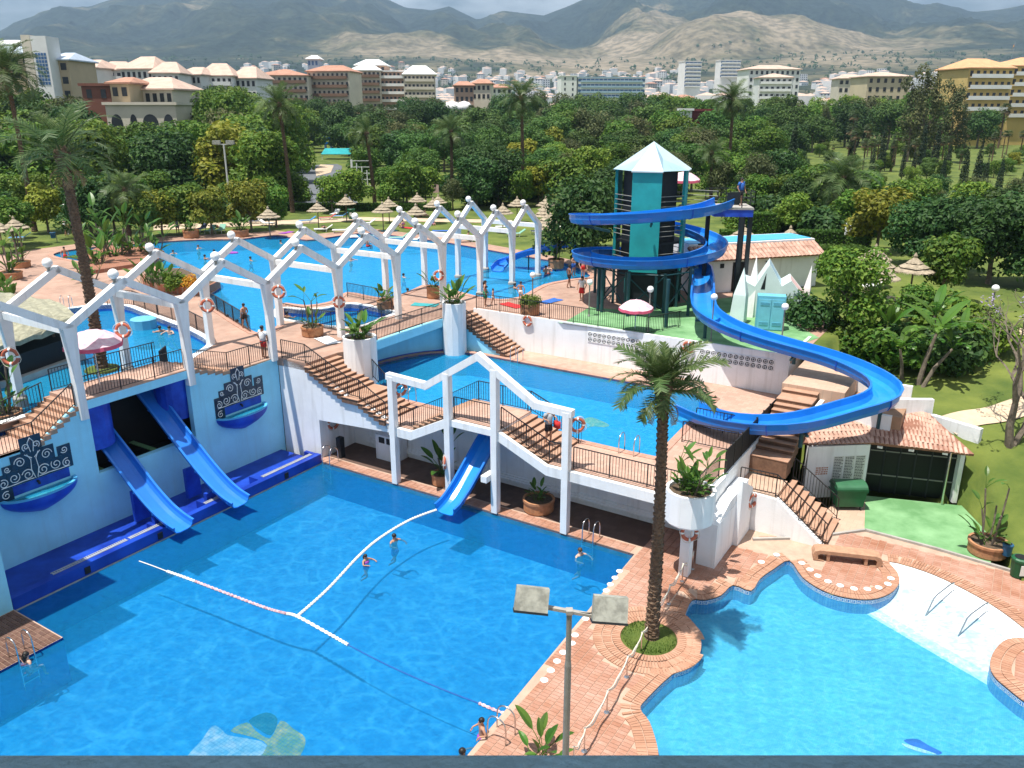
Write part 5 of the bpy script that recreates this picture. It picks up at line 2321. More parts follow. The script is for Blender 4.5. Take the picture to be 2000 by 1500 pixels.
# price boards with rows of small lettering on the side wall
wd=(w1-w0).normalized()
wn_=Vector((wd.y,-wd.x,0))
if wn_.dot(Vector((0,-1,0)))<0:
 wn_=-wn_
pb=thing('price_board','white board with three columns of small black lettering on the kiosk wall','sign',w0+wd*1.7+Vector((0,0,0.9)))
for k in range(3):
 c=w0+wd*(1.25+k*0.52)+wn_*0.115
 mb=MB()
 mb.bar((c.x,c.y,1.42),(c.x+wd.x*0.48,c.y+wd.y*0.48,1.42),0.02,1.25)
 panel=mb.build('panel',M_PAPER,pb)
 mb=MB()
 for r in range(15):
  z=1.98-r*0.078
  x=0.03
  while x<0.42:
   Lw=RND.uniform(0.04,0.12)
   if x+Lw>0.45:
    break
   p=c+wn_*0.0125+wd*x
   q=c+wn_*0.0125+wd*(x+Lw)
   mb.bar((p.x,p.y,z),(q.x,q.y,z),0.006,0.035)
   x+=Lw+0.02
 s_=mb.build('lettering',M_DARK,panel)
 s_['kind']='stuff'
pb2=thing('notice','small notice with rust coloured lettering left of the price board','sign',w0+wd*0.7+Vector((0,0,1)))
mb=MB()
for r in range(4):
 x=0.45
 while x<1.0:
  Lw=RND.uniform(0.07,0.14)
  p=w0+wn_*0.118+wd*x
  q=w0+wn_*0.118+wd*min(1.02,x+Lw)
  z=1.50-r*0.10
  mb.bar((p.x,p.y,z),(q.x,q.y,z),0.008,0.055)
  x+=Lw+0.03
s_=mb.build('lettering',M_RUST,pb2)
s_['kind']='stuff'

# ------------------------------------------------------------------ stairs on the right between terrace and paddling pool
rs=thing('garden_stairs','wide tiled stairs descending between the terrace and the kiosk','stairs',W(23.6,19,1.6))
mb=MB()
mb.wbox(22.62,25.5,21.5,27.0,3.6,4.5)
mb.build('top_landing',M_SANDPAVE,rs)
levels=[(21.5,21.1,4.33),(21.1,20.1,4.17),(20.1,19.75,4.0),(19.75,19.4,3.83),(19.4,19.05,3.66),(19.05,18.7,3.49),(18.7,18.35,3.32),(18.35,18.0,3.15),(18.0,17.65,2.98),(17.65,17.3,2.8),(17.3,16.5,2.62)]
for b1,b0,z in levels:
 mb=MB()
 mb.wbox(22.75,24.35,b0,b1+0.03,z-0.8,z-0.03,1)
 mb.wbox(22.75,24.38,b0-0.02,b1+0.0,z-0.03,z,0)
 mb.build('step',[M_STEP,M_STEPDARK],rs)
mb=MB()
mb.wbox(22.62,24.45,14.75,16.48,0.6,1.75)
mb.build('lower_landing',M_SANDPAVE,rs)
for i in range(8):
 z=1.75-(i+1)*1.75/9
 mb=MB()
 mb.wbox(24.45+i*0.27,24.45+(i+1)*0.27,14.95,17.2,z-0.5 if z>0.5 else -0.1,z-0.025,1)
 mb.wbox(24.45+i*0.27,24.47+(i+1)*0.27,14.93,17.2,z-0.025,z,0)
 mb.build('step',[M_STEP,M_STEPDARK],rs)
mb=MB()
wall_quad(mb,[(23.3,-0.1),(26.7,-0.1),(24.5,1.66),(23.3,1.72)],14.62,14.92,0,axis='b')
mb.build('stringer_wall',M_WALL,rs)
mb=MB()
mb.wbox(23.30,23.5,12.95,14.6,-0.1,1.75)
wall_quad(mb,[(12.95,1.75),(14.6,1.75),(14.6,2.0),(12.95,2.9)],23.3,23.5,0,axis='a')
mb.build('corner_wall',M_WALL,rs)
# wall between the middle deck and the stairs, with a black mesh screen on top
mb=MB()
mb.wbox(22.58,22.74,13.0,24.4,0.0,2.95)
tag(mb.build('side_wall',M_WALL,loc=W(22.66,18,2)),'white wall between the middle deck and the garden stairs, below the black screen','wall')
scr=thing('mesh_screen','tall black mesh screen on the wall beside the garden stairs','fence',W(22.66,18,2.95))
for i in range(8):
 b0=13.2+i*1.05
 mb=MB()
 mb.wbox(22.64,22.68,b0+0.02,b0+1.03,2.96,4.0)
 mb.build('panel',M_MESH,scr)
 mb=MB()
 mb.wbox(22.62,22.70,b0-0.03,b0+0.02,2.96,4.06)
 mb.build('post',M_IRON,scr)
mb=MB()
wall_quad(mb,[(10.2,2.0),(13.0,2.0),(13.0,2.95),(11.4,2.95),(10.6,3.05)],22.56,22.78,0,axis='a')
tag(mb.build('end_parapet',M_WHITE,loc=W(22.66,11.5,2.5)),'white notched parapet closing the right end of the middle walkway','wall')
mb=MB()
mb.wbox(22.55,23.3,10.7,14.6,-0.1,1.9)
wall_quad(mb,[(10.8,1.9),(14.6,1.9),(14.6,2.3),(12.2,2.3)],22.80,23.28,0,axis='a')
tag(mb.build('stair_block',M_WALL,loc=W(22.9,12.6,0)),'white rendered block below the parapet, right of the covered walk','wall')
railing('black railing round the lower landing of the garden stairs',[W(22.9,14.7,1.75),W(24.4,14.75,1.75),W(26.6,14.75,0.06)],gap=0.16)
railing('black railing on the kiosk side of the lower stairs',[W(24.5,17.25,1.6),W(26.5,17.3,0.15)],gap=0.15)
railing('dark railing beside the drum planter at the end of the walkway',[W(22.5,10.55,LM),W(22.5,12.9,LM)],gap=0.14)
railing('thin dark railing across the middle deck below the blue slide',[W(19.8,17.6,LM),W(22.4,17.6,LM)],gap=0.16)
railing('thin dark railing across the middle deck in front of the blue slide',[W(19.9,15.6,LM),W(22.4,15.6,LM)],gap=0.16)
# planting bed inside the slide's bend and its white walls
bed=thing('planting_bed','white walled planting bed inside the bend of the blue slide','planter',W(25.7,22.5,3.2))
mb=MB()
mb.wbox(24.45,24.65,20.2,24.6,2.6,4.0)
mb.build('wall',M_WALL,bed)
mb=MB()
mb.wbox(24.65,27.6,21.7,21.9,2.6,3.7)
mb.build('wall',M_WALL,bed)
mb=MB()
mb.wbox(24.65,28.0,24.7,24.9,2.6,4.35)
mb.build('wall',M_WALL,bed)
mb=MB()
mb.wbox(24.65,28.0,21.9,24.7,2.6,3.65)
mb.build('earth',M_EARTH,bed)
mb=MB()
upright(mb,W(27.0,22.9,0),W(29.0,24.1,0),2.4,4.1,0.25)
upright(mb,W(29.0,24.1,0),W(31.2,23.2,0),2.0,3.35,0.25)
tag(mb.build('garden_wall',M_WALL,loc=W(28.5,23.5,3)),'low white garden wall between the kiosk roof and the lawn','wall')
for k,(a,b) in enumerate(((25.2,24.2),(27.1,22.6))):
 pass

# lower paving extras: sand paving by the stairs, green turf by the kiosk
mb=MB()
mb.sheet(ccw(PX([(1482,1048),(1580,1047),(1688,1036),(1690,974),(1655,960),(1600,1010),(1500,985)],0.0)),[],0.012)
struct(mb.build('sand_paving',M_SANDPAVE))
mb=MB()
mb.sheet(ccw([*PX([(1688,1036),(1830,1072),(1935,1100)],0.0),W(32.4,19.2),W(31.0,21.9),W(26.9,20.6),at(1690,974,0)]),[],0.016)
struct(mb.build('kiosk_turf_pavement',M_TURF))
mb=MB()
kp=PX([(1470,1055),(1580,1052),(1690,1037),(1830,1074),(2000,1124),(2200,1180)],0.0)
for p,q in zip(kp,kp[1:]):
 mb.bar(p+Vector((0,0,0.05)),q+Vector((0,0,0.05)),0.12,0.10)
struct(mb.build('kerb',M_CONC))
# ------------------------------------------------------------------ vegetation
VR=random.Random(5)


def leaf_quads(mb,p,s,nrm,rnd,m=0,ratio=0.55):
 """one pointed leaf clump"""
 nrm=nrm.normalized()
 x=nrm.orthogonal().normalized()
 g=rnd.uniform(0,6.283)
 y=nrm.cross(x)
 u=x*math.cos(g)+y*math.sin(g)
 w=nrm.cross(u)
 mb.add([p-u*s*0.5,p+w*s*ratio*0.5+nrm*s*0.08,p+u*s*0.5,p-w*s*ratio*0.5+nrm*s*0.08],[(0,1,2,3)],m)


def cloud(blobs,n,size,mats,seed,shell=0.55,up=0.5,ratio=0.6,name='crown',drop=0.0):
 """leaf clumps spread through a set of ellipsoids (cx, cy, cz, rx, ry, rz)"""
 rnd=random.Random(seed)
 wts=[(b[3]*b[4]*b[5]) ** 0.67 for b in blobs]
 mb=MB()
 for _ in range(n):
  b=rnd.choices(blobs,wts)[0]
  while True:
   d=Vector((rnd.gauss(0,1),rnd.gauss(0,1),rnd.gauss(0,1)))
   if d.length>0.01:
    d.normalize()
    if d.z>-0.75 or rnd.random()<0.3:
     break
  r=(shell+(1-shell)*rnd.random() ** 0.6)*rnd.choice((1,1,1,0.97,1.06))
  p=Vector((b[0]+d.x*b[3]*r,b[1]+d.y*b[4]*r,b[2]+d.z*b[5]*r-drop*rnd.random()))
  nr=Vector((d.x,d.y,d.z+up))+Vector((rnd.uniform(-1,1),rnd.uniform(-1,1),rnd.uniform(-1,1)))*0.75
  leaf_quads(mb,p,size*rnd.uniform(0.65,1.35),nr,rnd,0,ratio)
 return mb.mesh(name,mats)


def tree_blobs(h,r,base,n,seed,flat=0.75,dome=False):
 rnd=random.Random(seed)
 out=[(0,0,base+(h-base)*0.5,r*0.68,r*0.68,(h-base)*0.46)]
 for i in range(n):
  g=2.4*i+rnd.uniform(-0.4,0.4)
  f=rnd.uniform(0.35,0.8)
  z=base+(h-base)*(rnd.uniform(0.22,0.86))
  rr=r*rnd.uniform(0.30,0.46)
  k=math.sqrt(max(0.05,1-((z-base)/(h-base)*(0.85 if dome else 1.2)-0.35) ** 2))
  out.append((math.cos(g)*r*f*k,math.sin(g)*r*f*k,z,rr,rr,rr*flat))
 return out


def trunk_mesh(h,r,seed,lean=0.1,limbs=4,spread=0.5,bark=None,name='trunk'):
 rnd=random.Random(seed)
 mb=MB()
 pts=[Vector((lean*h*0.15*math.sin(i*0.9+seed)*i/4,lean*h*0.15*math.cos(i*1.3+seed)*i/4,h*i/4)) for i in range(5)]
 pts[0].z=-0.3
 mb.tube(pts,[r*1.35,r,r*0.9,r*0.75,r*0.5],7)
 for i in range(limbs):
  g=i*2.4+rnd.uniform(0,1)
  s=pts[2].lerp(pts[3],rnd.random())
  e=s+Vector((math.cos(g),math.sin(g),rnd.uniform(0.5,1.1)))*h*spread*rnd.uniform(0.7,1.1)
  mb.tube([s,s.lerp(e,0.5)+Vector((0,0,0.1*h*spread)),e],[r*0.5,r*0.36,r*0.15],5)
 return mb.mesh(name,bark or M_BARK2)


PROTO={}


def proto(kind,variants):
 PROTO[kind]=variants


proto('pine',[(trunk_mesh(6.0,0.24,s,0.4,5,0.45),cloud(tree_blobs(10.5,4.6,2.0,15,s,0.7,True),4200,0.56,M_PINE,s,0.6,0.6,0.5)) for s in (1,2,3)])
proto('broad',[(trunk_mesh(4.6,0.22,s,0.3,5,0.5),cloud(tree_blobs(10.0,4.6,0.3,16,s+20,0.85),4200,0.54,M_BROAD,s,0.6,0.5,0.6)) for s in (4,5,6)])
proto('dark',[(trunk_mesh(4.0,0.22,s,0.3,5,0.5),cloud(tree_blobs(8.6,4.4,0.2,15,s+40,0.85),4000,0.5,M_DARKLEAF,s,0.6,0.5,0.6)) for s in (7,8)])
proto('small',[(trunk_mesh(2.4,0.11,s,0.3,4,0.5),cloud(tree_blobs(5.0,2.3,0.7,12,s+60,0.85),3000,0.34,M_BROAD,s,0.55,0.5,0.6)) for s in (9,10)])
proto('yellow',[(trunk_mesh(2.4,0.11,s,0.3,4,0.5),cloud(tree_blobs(5.0,2.4,0.6,12,s+80,0.85),3000,0.34,M_YELLOWG,s,0.55,0.5,0.6)) for s in (11,12)])
proto('olive',[(trunk_mesh(2.4,0.13,s,0.3,4,0.5),cloud(tree_blobs(5.4,2.6,1.2,10,s+80,0.8),2200,0.36,M_OLIVE,s,0.5,0.5,0.4)) for s in (13,)])
proto('tall',[(trunk_mesh(9,0.28,s,0.3,6,0.35),cloud([(0,0,9,2.4,2.4,7.5)]+[(VR.uniform(-2,2),VR.uniform(-2,2),z,1.5,1.5,1.7) for z in (3.5,5,6.5,8,9.5,11,12.5,14,15.5)],3200,0.55,M_OLIVE,s,0.5,0.4,0.5)) for s in (14,)])
proto('cypress',[(trunk_mesh(2.5,0.14,s,0.1,0,0.3),cloud([(0,0,1.6+i*0.85,0.75*(1-(i/9.5) ** 1.7)+0.12,0.75*(1-(i/9.5) ** 1.7)+0.12,0.95) for i in range(10)],2000,0.32,M_CYP,s,0.65,0.9,0.45)) for s in (15,16)])
proto('bush',[(None,cloud([(0,0,0.7,1.0,1.0,0.75)]+[(math.cos(g)*0.7,math.sin(g)*0.7,0.6+0.25*math.sin(g*3),0.6,0.6,0.55) for g in (0,1.2,2.5,3.7,5)],1100,0.24,M_DARKLEAF,s,0.55,0.5,0.6,name='foliage')) for s in (17,18)])
proto('flower',[(None,cloud([(0,0,0.7,1.0,1.0,0.75)]+[(math.cos(g)*0.7,math.sin(g)*0.7,0.6,0.6,0.6,0.55) for g in (0,1.2,2.5,3.7,5)],900,0.22,M_FLOWER,33,0.55,0.5,0.6,name='foliage'))])
proto('lightbush',[(None,cloud([(0,0,0.7,1.0,1.0,0.75)]+[(math.cos(g)*0.7,math.sin(g)*0.7,0.6+0.25*math.sin(g*3),0.6,0.6,0.55) for g in (0,1.2,2.5,3.7,5)],1100,0.24,M_BROAD,s,0.55,0.5,0.6,name='foliage')) for s in (19,)])


def fan_palm(seed):
 rnd=random.Random(seed)
 t=MB()
 t.tube([(0,0,-0.3),(0.1,0,4),(0.15,0.1,9.2)],[0.26,0.19,0.17],7)
 c=MB()
 for i in range(46):
  g=i*2.4
  el=1.25-2.2*(i/45)+rnd.uniform(-0.1,0.1)
  d=Vector((math.cos(g)*math.cos(el),math.sin(g)*math.cos(el),math.sin(el)))
  b=Vector((0.15,0.1,9.3))+d*rnd.uniform(0.55,0.9)
  side=d.cross(Vector((0,0,1))).normalized()
  upv=side.cross(d)
  m=0 if i<36 else 1
  for k in range(7):
   a=(k-3)*0.33
   e=b+(d*math.cos(a)+side*math.sin(a))*0.95+Vector((0,0,-0.2-(0.25 if i>30 else 0)))
   w=side*0.10+upv*0.03
   c.add([b,b.lerp(e,0.6)+w,e,b.lerp(e,0.6)-w],[(0,1,2,3)],m)
 return t.mesh('trunk',M_BARK),c.mesh('crown',[M_FAN,M_DEAD])


proto('fan',[fan_palm(1),fan_palm(2)])

NTREE={}


def plant(name,kind,loc,label,cat,s=1.0,rz=None,group=None,var=None,sz=None):
 v=PROTO[kind]
 i=VR.randrange(len(v)) if var is None else var
 tr,cr=v[i]
 t=thing(name,label,cat,loc,VR.uniform(0,6.28) if rz is None else rz,group)
 sc=(s,s,s*(sz or VR.uniform(0.92,1.1)))
 if tr:
  part('trunk',tr,t,scale=sc)
  part('crown',cr,t,scale=sc)
 else:
  part('foliage',cr,t,scale=sc)
 return t


def gpos(px,row,z=None):
 """point on the garden ground seen at (px, row)"""
 if z is not None:
  return at(px,row,z)
 d=ray(px,row)
 t=8.0
 while t<600:
  p=Vector((d.x*t,d.y*t,CAM_Z+d.z*t))
  if p.z<=terrain_h(p.x,p.y):
   break
  t+=0.15 if t<120 else 0.6
 return Vector((p.x,p.y,terrain_h(p.x,p.y)))


# ---- date palms
def frond_mesh(L,droop,seed,npair=34,dead=False):
 rnd=random.Random(seed)
 mb=MB()
 pts=[]
 n=9
 for i in range(n+1):
  t=i/n
  ang=0.10-droop*t*t
  if i==0:
   p=Vector((0,0,0))
  else:
   p=pts[-1]+Vector((math.cos(ang),0,math.sin(ang)))*L/n
  pts.append(p)
 mb.tube(pts,[0.035*(1-0.8*i/n) for i in range(n+1)],4,0,caps=False)
 for k in range(npair):
  t=0.12+0.86*k/npair
  f=t*n
  i=min(int(f),n-1)
  c=pts[i].lerp(pts[i+1],f-i)
  tg=(pts[i+1]-pts[i]).normalized()
  ll=L*0.155*(0.45+1.0*math.sin(math.pi*min(1,t*0.82+0.12)))*rnd.uniform(0.85,1.15)
  for sd in (-1,1):
   d=(tg*0.75+Vector((0,sd,0))*0.85+Vector((0,0,rnd.uniform(-0.15,0.35)))).normalized()
   e=c+d*ll+Vector((0,0,-0.10*ll))
   w=tg*0.030
   mb.add([c-w,c+w,c.lerp(e,0.6)+w*0.9,e,c.lerp(e,0.6)-w*0.9],[(0,1,2,3,4)])
 return mb.mesh('frond',M_FROND if not dead else M_DEAD)


FR_NEAR=[frond_mesh(2.7,0.9,1,46),frond_mesh(2.9,1.35,2,46),frond_mesh(2.5,1.8,3,44)]
FR_FAR=[frond_mesh(3.0,1.0,4,30),frond_mesh(3.2,1.5,5,30),frond_mesh(2.8,2.0,6,28)]
FR_DEAD=frond_mesh(1.4,1.8,7,14,True)


def palm_trunk(base,top,r0,r1,rings):
 mb=MB()
 pts,rr=[],[]
 N=rings*2
 axis=top-base
 for i in range(N+1):
  t=i/N
  bend=math.sin(math.pi*t)*0.02
  p=base+axis*t+Vector((axis.z*bend*0.3,0,0))
  r=r0+(r1-r0)*min(1,t*1.6)
  if t<0.06:
   r *= 1.25-4*t
  pts.append(p)
  rr.append(r*(1.09 if i % 2 else 0.93))
 mb.tube(pts,rr,11)
 # leaf bases spiral round the trunk, standing proud
 nb=rings*5
 for i in range(nb):
  t=0.03+0.95*i/nb
  g=i*2.4
  r=r0+(r1-r0)*min(1,t*1.6)
  bend=math.sin(math.pi*t)*0.02
  c=base+axis*t+Vector((axis.z*bend*0.3,0,0))
  d=Vector((math.cos(g),math.sin(g),0))
  s=Vector((-math.sin(g),math.cos(g),0))
  w=r*0.42
  z=axis.length/rings*0.5
  a=c+d*r*0.96
  mb.add([a-s*w+Vector((0,0,-z*0.6)),a+s*w+Vector((0,0,-z*0.6)),a+d*r*0.26+s*w*0.6+Vector((0,0,z*0.4)),a+d*r*0.26-s*w*0.6+Vector((0,0,z*0.4)),a-s*w*0.5+Vector((0,0,z*0.55)),a+s*w*0.5+Vector((0,0,z*0.55))],
    [(0,1,2,3),(3,2,5,4),(0,3,4),(1,5,2)])
 return mb


def date_palm(base,top,label,nf=42,fronds=None,fs=1.0,r0=0.24,r1=0.19,wind=0.0,group=None,up_only=False,orange=False,rings=None):
 t=thing('date_palm',label,'palm tree',base,0,group)
 rings=rings or int((top-base).length/0.16)
 mb=palm_trunk(base,top,r0,r1,min(rings,70))
 mb.build('trunk',M_BARK,t)
 fronds=fronds or FR_FAR
 o=top-base
 mb=MB()
 mb.lathe([(r1*0.9,-0.5),(r1*1.7,-0.15),(r1*1.8,0.15),(r1*0.8,0.45)],top,10)
 mb.build('crown_base',M_BARK if not orange else M_DEAD,t)
 for i in range(nf):
  f=i/(nf-1)
  g=i*2.39996+VR.uniform(-0.15,0.15)
  el=1.30-(1.15 if up_only else 1.75)*f ** 0.85+VR.uniform(-0.08,0.08)
  # wind leans every frond a little to -x
  d=Vector((math.cos(g)*math.cos(el)-wind,math.sin(g)*math.cos(el),math.sin(el))).normalized()
  el2,g2=math.asin(max(-1,min(1,d.z))),math.atan2(d.y,d.x)
  k=0 if f<0.35 else (1 if f<0.7 else 2)
  s=fs*VR.uniform(0.85,1.08)*(0.8 if f<0.12 else 1)
  part('frond',fronds[k],t,o+Vector((0,0,0.15-0.3*f)),(VR.uniform(-0.5,0.5),-el2,g2),(s,s,s))
 for i in range(5):
  part('dry_frond',FR_DEAD,t,o+Vector((0,0,-0.35)),(VR.uniform(-0.5,0.5),0.5,i*1.3),(fs,)*3)
 return t


b=at(1272,1250,0.0)
date_palm(b,Vector((b.x-0.10,b.y+0.05,zat(760,b.y))),'tall date palm in the round brick bed between the two near pools',30,FR_NEAR,0.73,0.22,0.16,0.10,None,True)


def far_palm(px,row,tpx,trow,label,nf=36,fs=1.0,wind=0.1,zb=None,dy=0.0,orange=False,up_only=False):
 b=at(px,row,zb if zb is not None else LU)
 y=b.y+dy
 z=zat(trow,y)
 date_palm(b,Vector((col_x(tpx,y,z),y,z)),label,nf,None,fs,0.25,0.19,wind,None,up_only,orange)


far_palm(200,722,122,305,'tall leaning date palm rising from the slide bridge at the left',22,0.95,0.15,ZB,0.0,up_only=True)
far_palm(68,452,12,140,'tallest date palm at the left edge with dark leaning trunk',40,1.5,-0.1,orange=True)
far_palm(572,415,545,205,'date palm behind the thatched parasols, left of the road',38,1.25,0.15)
far_palm(733,405,716,262,'thin date palm with wind-swept crown in front of the bent street lamp',26,1.05,0.35)
far_palm(882,385,881,258,'date palm with arching fronds just right of the bent street lamp',36,1.2,0.05)
far_palm(1021,398,1018,192,'upright date palm with orange fruit stalks behind the pergola end',40,1.3,0.0,orange=True)
far_palm(1418,385,1432,195,'tall dense date palm behind the start platform of the spiral slide',46,1.25,0.3)
far_palm(1388,395,1390,300,'shorter date palm left of the tall dense palm behind the slide',34,0.95,0.1)
far_palm(1632,448,1648,350,'spreading date palm with silvery arching fronds above the clipped hedges',48,1.35,0.0)
far_palm(252,470,246,372,'short date palm among the big-leaved plants at the left',34,0.95,0.0)

# ---- paddle-leaved plants (strelitzia) and bananas
def paddle_mesh(L,w,stem,seed,m,torn=False,curve=0.7):
 rnd=random.Random(seed)
 mb=MB()
 pts=[]
 ang=1.25
 p=Vector((0,0,0))
 n=8
 for i in range(n+1):
  pts.append(p.copy())
  ang-=curve/n*(0.5+i/n)
  p=p+Vector((math.cos(ang),0,math.sin(ang)))*(stem+L)/n
 mb.tube(pts,[0.022*(1-0.75*i/n) for i in range(n+1)],4,0,caps=False)
 st=stem/(stem+L)

 def atp(t):
  f=t*n
  i=min(int(f),n-1)
  return pts[i].lerp(pts[i+1],f-i)
 k=9
 cl=[atp(st+(1-st)*j/k) for j in range(k+1)]
 hw=[w*0.5*math.sin(math.pi*min(1,(j/k) ** 0.75*0.97+0.03)) ** 0.7 for j in range(k+1)]
 for sd in (-1,1):
  if torn:
   for j in range(k):
    if rnd.random()<0.12:
     continue
    a,b=cl[j],cl[j+1]
    dz=rnd.uniform(-0.12,0.05)
    mb.add([a,b,b+Vector((0.05,sd*hw[j+1],dz)),a+Vector((0.05,sd*hw[j],dz))] if sd>0 else [b,a,a+Vector((0.05,sd*hw[j],dz)),b+Vector((0.05,sd*hw[j+1],dz))],[(0,1,2,3)])
  else:
   vs=[c+Vector((0,0,0)) for c in cl]+[c+Vector((0,sd*h,h*0.35)) for c,h in zip(cl,hw)]
   fs=[(j,j+1,k+2+j,k+1+j) if sd>0 else (j+1,j,k+1+j,k+2+j) for j in range(k)]
   mb.add(vs,fs)
 return mb.mesh('leaf',m)


PAD=[paddle_mesh(0.75,0.30,0.7,1,M_PADDLE),paddle_mesh(0.65,0.26,0.45,2,M_PADDLE,curve=1.0),paddle_mesh(0.85,0.32,0.9,3,M_PADDLE,curve=0.5)]
BAN=[paddle_mesh(2.0,0.62,0.5,4,M_BANANA,True,1.2),paddle_mesh(1.8,0.58,0.5,5,M_BANANA,True,1.7),paddle_mesh(2.1,0.6,0.5,6,M_BANANA,False,0.8)]


def paddle_plant(loc,label,n=16,s=1.0,group=None,spread=0.25,name='leafy_plant',cat='plant',stems=0,sh=1.2):
 t=thing(name,label,cat,loc,0,group)
 tops=[Vector((0,0,0))]
 for i in range(stems):
  g=i*2.1+VR.random()
  e=Vector((math.cos(g)*spread*1.4,math.sin(g)*spread*1.4,sh*VR.uniform(0.6,1.2)))
  b0=Vector((math.cos(g)*spread*0.7,math.sin(g)*spread*0.7,-0.05))
  mb=MB()
  mb.tube([loc+b0,loc+b0.lerp(e,0.5)+Vector((0.03,0,0.05)),loc+e],[0.055*s,0.045*s,0.04*s],6)
  mb.build('stem',M_BARK2,t)
  tops.append(e)
 for i in range(n):
  g=i*2.39996+VR.uniform(-0.3,0.3)
  k=VR.randrange(3)
  if stems:
   c=tops[VR.randrange(len(tops))] if i % 3==0 else Vector((VR.uniform(-1,1),VR.uniform(-1,1),0))*spread*0.8
  else:
   c=Vector((VR.uniform(-1,1),VR.uniform(-1,1),0))*spread
  ss=s*VR.uniform(0.65,1.15)
  part('leaf',PAD[k],t,c,(0,VR.uniform(-0.25,0.55),g),(ss,ss,ss))
 return t


def pot(px,row,r,h,label,z=LU,group='round terracotta planters',soil=True,m=None):
 c=at(px,row,z)
 t=thing('round_planter',label,'planter',c,0,group)
 mb=MB()
 mb.lathe([(r*0.92,0),(r,h*0.12),(r,h*0.80),(r*1.06,h*0.82),(r*1.06,h),(r*0.93,h),(r*0.93,h*0.86)],c,24,cap=False)
 mb.build('tub',m or M_TERRA2,t)
 mb=MB()
 mb.lathe([(0.01,h*0.88),(r*0.93,h*0.86)],c,24,cap=False)
 mb.f=[f[::-1] for f in mb.f]
 mb.build('soil',M_SOIL,t)
 return c+Vector((0,0,h*0.87))


c=pot(611,655,0.60,0.55,'terracotta planter on the deck in front of the inlet railing')
paddle_plant(c,'leggy paddle-leaved plant in the planter before the inlet railing',18,0.85,None,0.3,stems=3,sh=1.5)
c=pot(752,603,0.50,0.55,'terracotta planter beside the fourth front pergola post')
paddle_plant(c,'bushy paddle-leaved plant in the planter by the fourth pergola post',18,0.75)
c=pot(846,582,0.42,0.8,'tall sandy planter just behind the far white drum planter')
paddle_plant(c,'paddle-leaved plant in the tall sandy planter',14,0.8)
c=pot(1035,614,0.58,0.7,'terracotta planter behind the terrace railing, round shrub in it')
plant('shrub','lightbush',c+Vector((0,0,-0.15)),'round shrub in the planter behind the terrace railing','shrub',0.58,var=0)
c=pot(1086,524,0.62,0.75,'terracotta planter at the far end of the upper pool under the slide')
paddle_plant(c,'leaning paddle-leaved plant at the far end of the upper pool',16,0.9,stems=3,sh=1.6)
c=pot(374,464,0.75,0.75,'terracotta planter beyond the far left edge of the upper pool')
paddle_plant(c,'loose pale plant in the planter beyond the upper pool',20,1.1)
c=pot(470,462,0.8,0.7,'terracotta planter right of the sun loungers beyond the upper pool')
paddle_plant(c,'wide paddle-leaved plant right of the far loungers',26,1.2,spread=0.5)
c=pot(14,826,0.62,0.5,'terracotta planter on the left walk at the picture edge',4.5)
paddle_plant(c,'tall leggy plant in the planter on the left walk',20,0.9,stems=4,sh=2.0)
c=pot(22,545,0.8,0.55,'terracotta planter on the far left plaza, grassy plants in it')
paddle_plant(c,'group of upright plants in the far left plaza planter',22,1.0,stems=4,sh=1.8)
c=pot(42,522,0.7,0.5,'terracotta planter behind the far left plaza planter')
paddle_plant(c,'upright yellowish plant behind the far left plaza planter',18,1.0,stems=4,sh=2.0)
c=pot(864,944,0.50,0.55,'terracotta planter in the shade of the covered walk, left one',0.0)
paddle_plant(c,'dark paddle-leaved plant in the left planter of the covered walk',16,1.0,stems=2,sh=1.1)
c=pot(1052,996,0.68,0.6,'terracotta planter in the shade of the covered walk, right one',0.0)
paddle_plant(c,'low dark plant in the right planter of the covered walk',18,0.55)
c=pot(1927,1080,0.72,0.55,'large terracotta planter at the edge of the kiosk turf',0.0)
paddle_plant(c,'clump of slender cane plants in the large planter by the kiosk turf',20,0.8,stems=6,sh=2.1,spread=0.35)


def drum(c,r,z0,z1,label,pillar=None):
 t=thing('drum_planter',label,'planter',Vector((c.x,c.y,z0)),0,'white drum planters')
 mb=MB()
 n=26
 prof=[(r*0.86,z0),(r,z0+0.12),(r,z1),(r*0.88,z1+0.0),(r*0.88,z1-0.2)]
 vs=[]
 for rr,z in prof:
  for k in range(n):
   g=2*math.pi*k/n
   q=rr*(1.0+(0.012 if k % 2 else -0.012))
   vs.append((c.x+q*math.cos(g),c.y+q*math.sin(g),z))
 fs=[(i*n+k,i*n+(k+1) % n,(i+1)*n+(k+1) % n,(i+1)*n+k) for i in range(len(prof)-1) for k in range(n)]
 fs.append(tuple(range(n-1,-1,-1)))
 mb.add(vs,fs)
 mb.build('drum',M_WALL,t)
 mb=MB()
 mb.lathe([(0.01,z1-0.12),(r*0.88,z1-0.14)],c,n,cap=False)
 mb.f=[f[::-1] for f in mb.f]
 mb.build('soil',M_SOIL,t)
 if pillar:
  mb=MB()
  mb.box((c.x,c.y,z0/2),(0.38,0.38,z0),ANG)
  mb.build('pillar',M_WALL,t)
 return Vector((c.x,c.y,z1-0.12))


c=drum(W(3.15,13.15),0.86,3.4,5.95,'white drum planter beside the long staircase')
paddle_plant(c,'dense paddle-leaved plant in the drum planter beside the long staircase',34,0.95,spread=0.4)
c=drum(W(2.75,22.0),0.72,2.6,6.0,'tall white drum planter standing in the middle pool corner')
paddle_plant(c,'dense paddle-leaved plant in the tall drum planter of the middle pool',34,1.0,spread=0.4)
c=drum(W(22.45,9.75),0.92,2.3,3.65,'white drum planter raised on a pillar near the tall palm',True)
paddle_plant(c,'dense paddle-leaved plant with tall stems in the raised drum planter',70,0.70,spread=0.5,stems=3,sh=1.3)

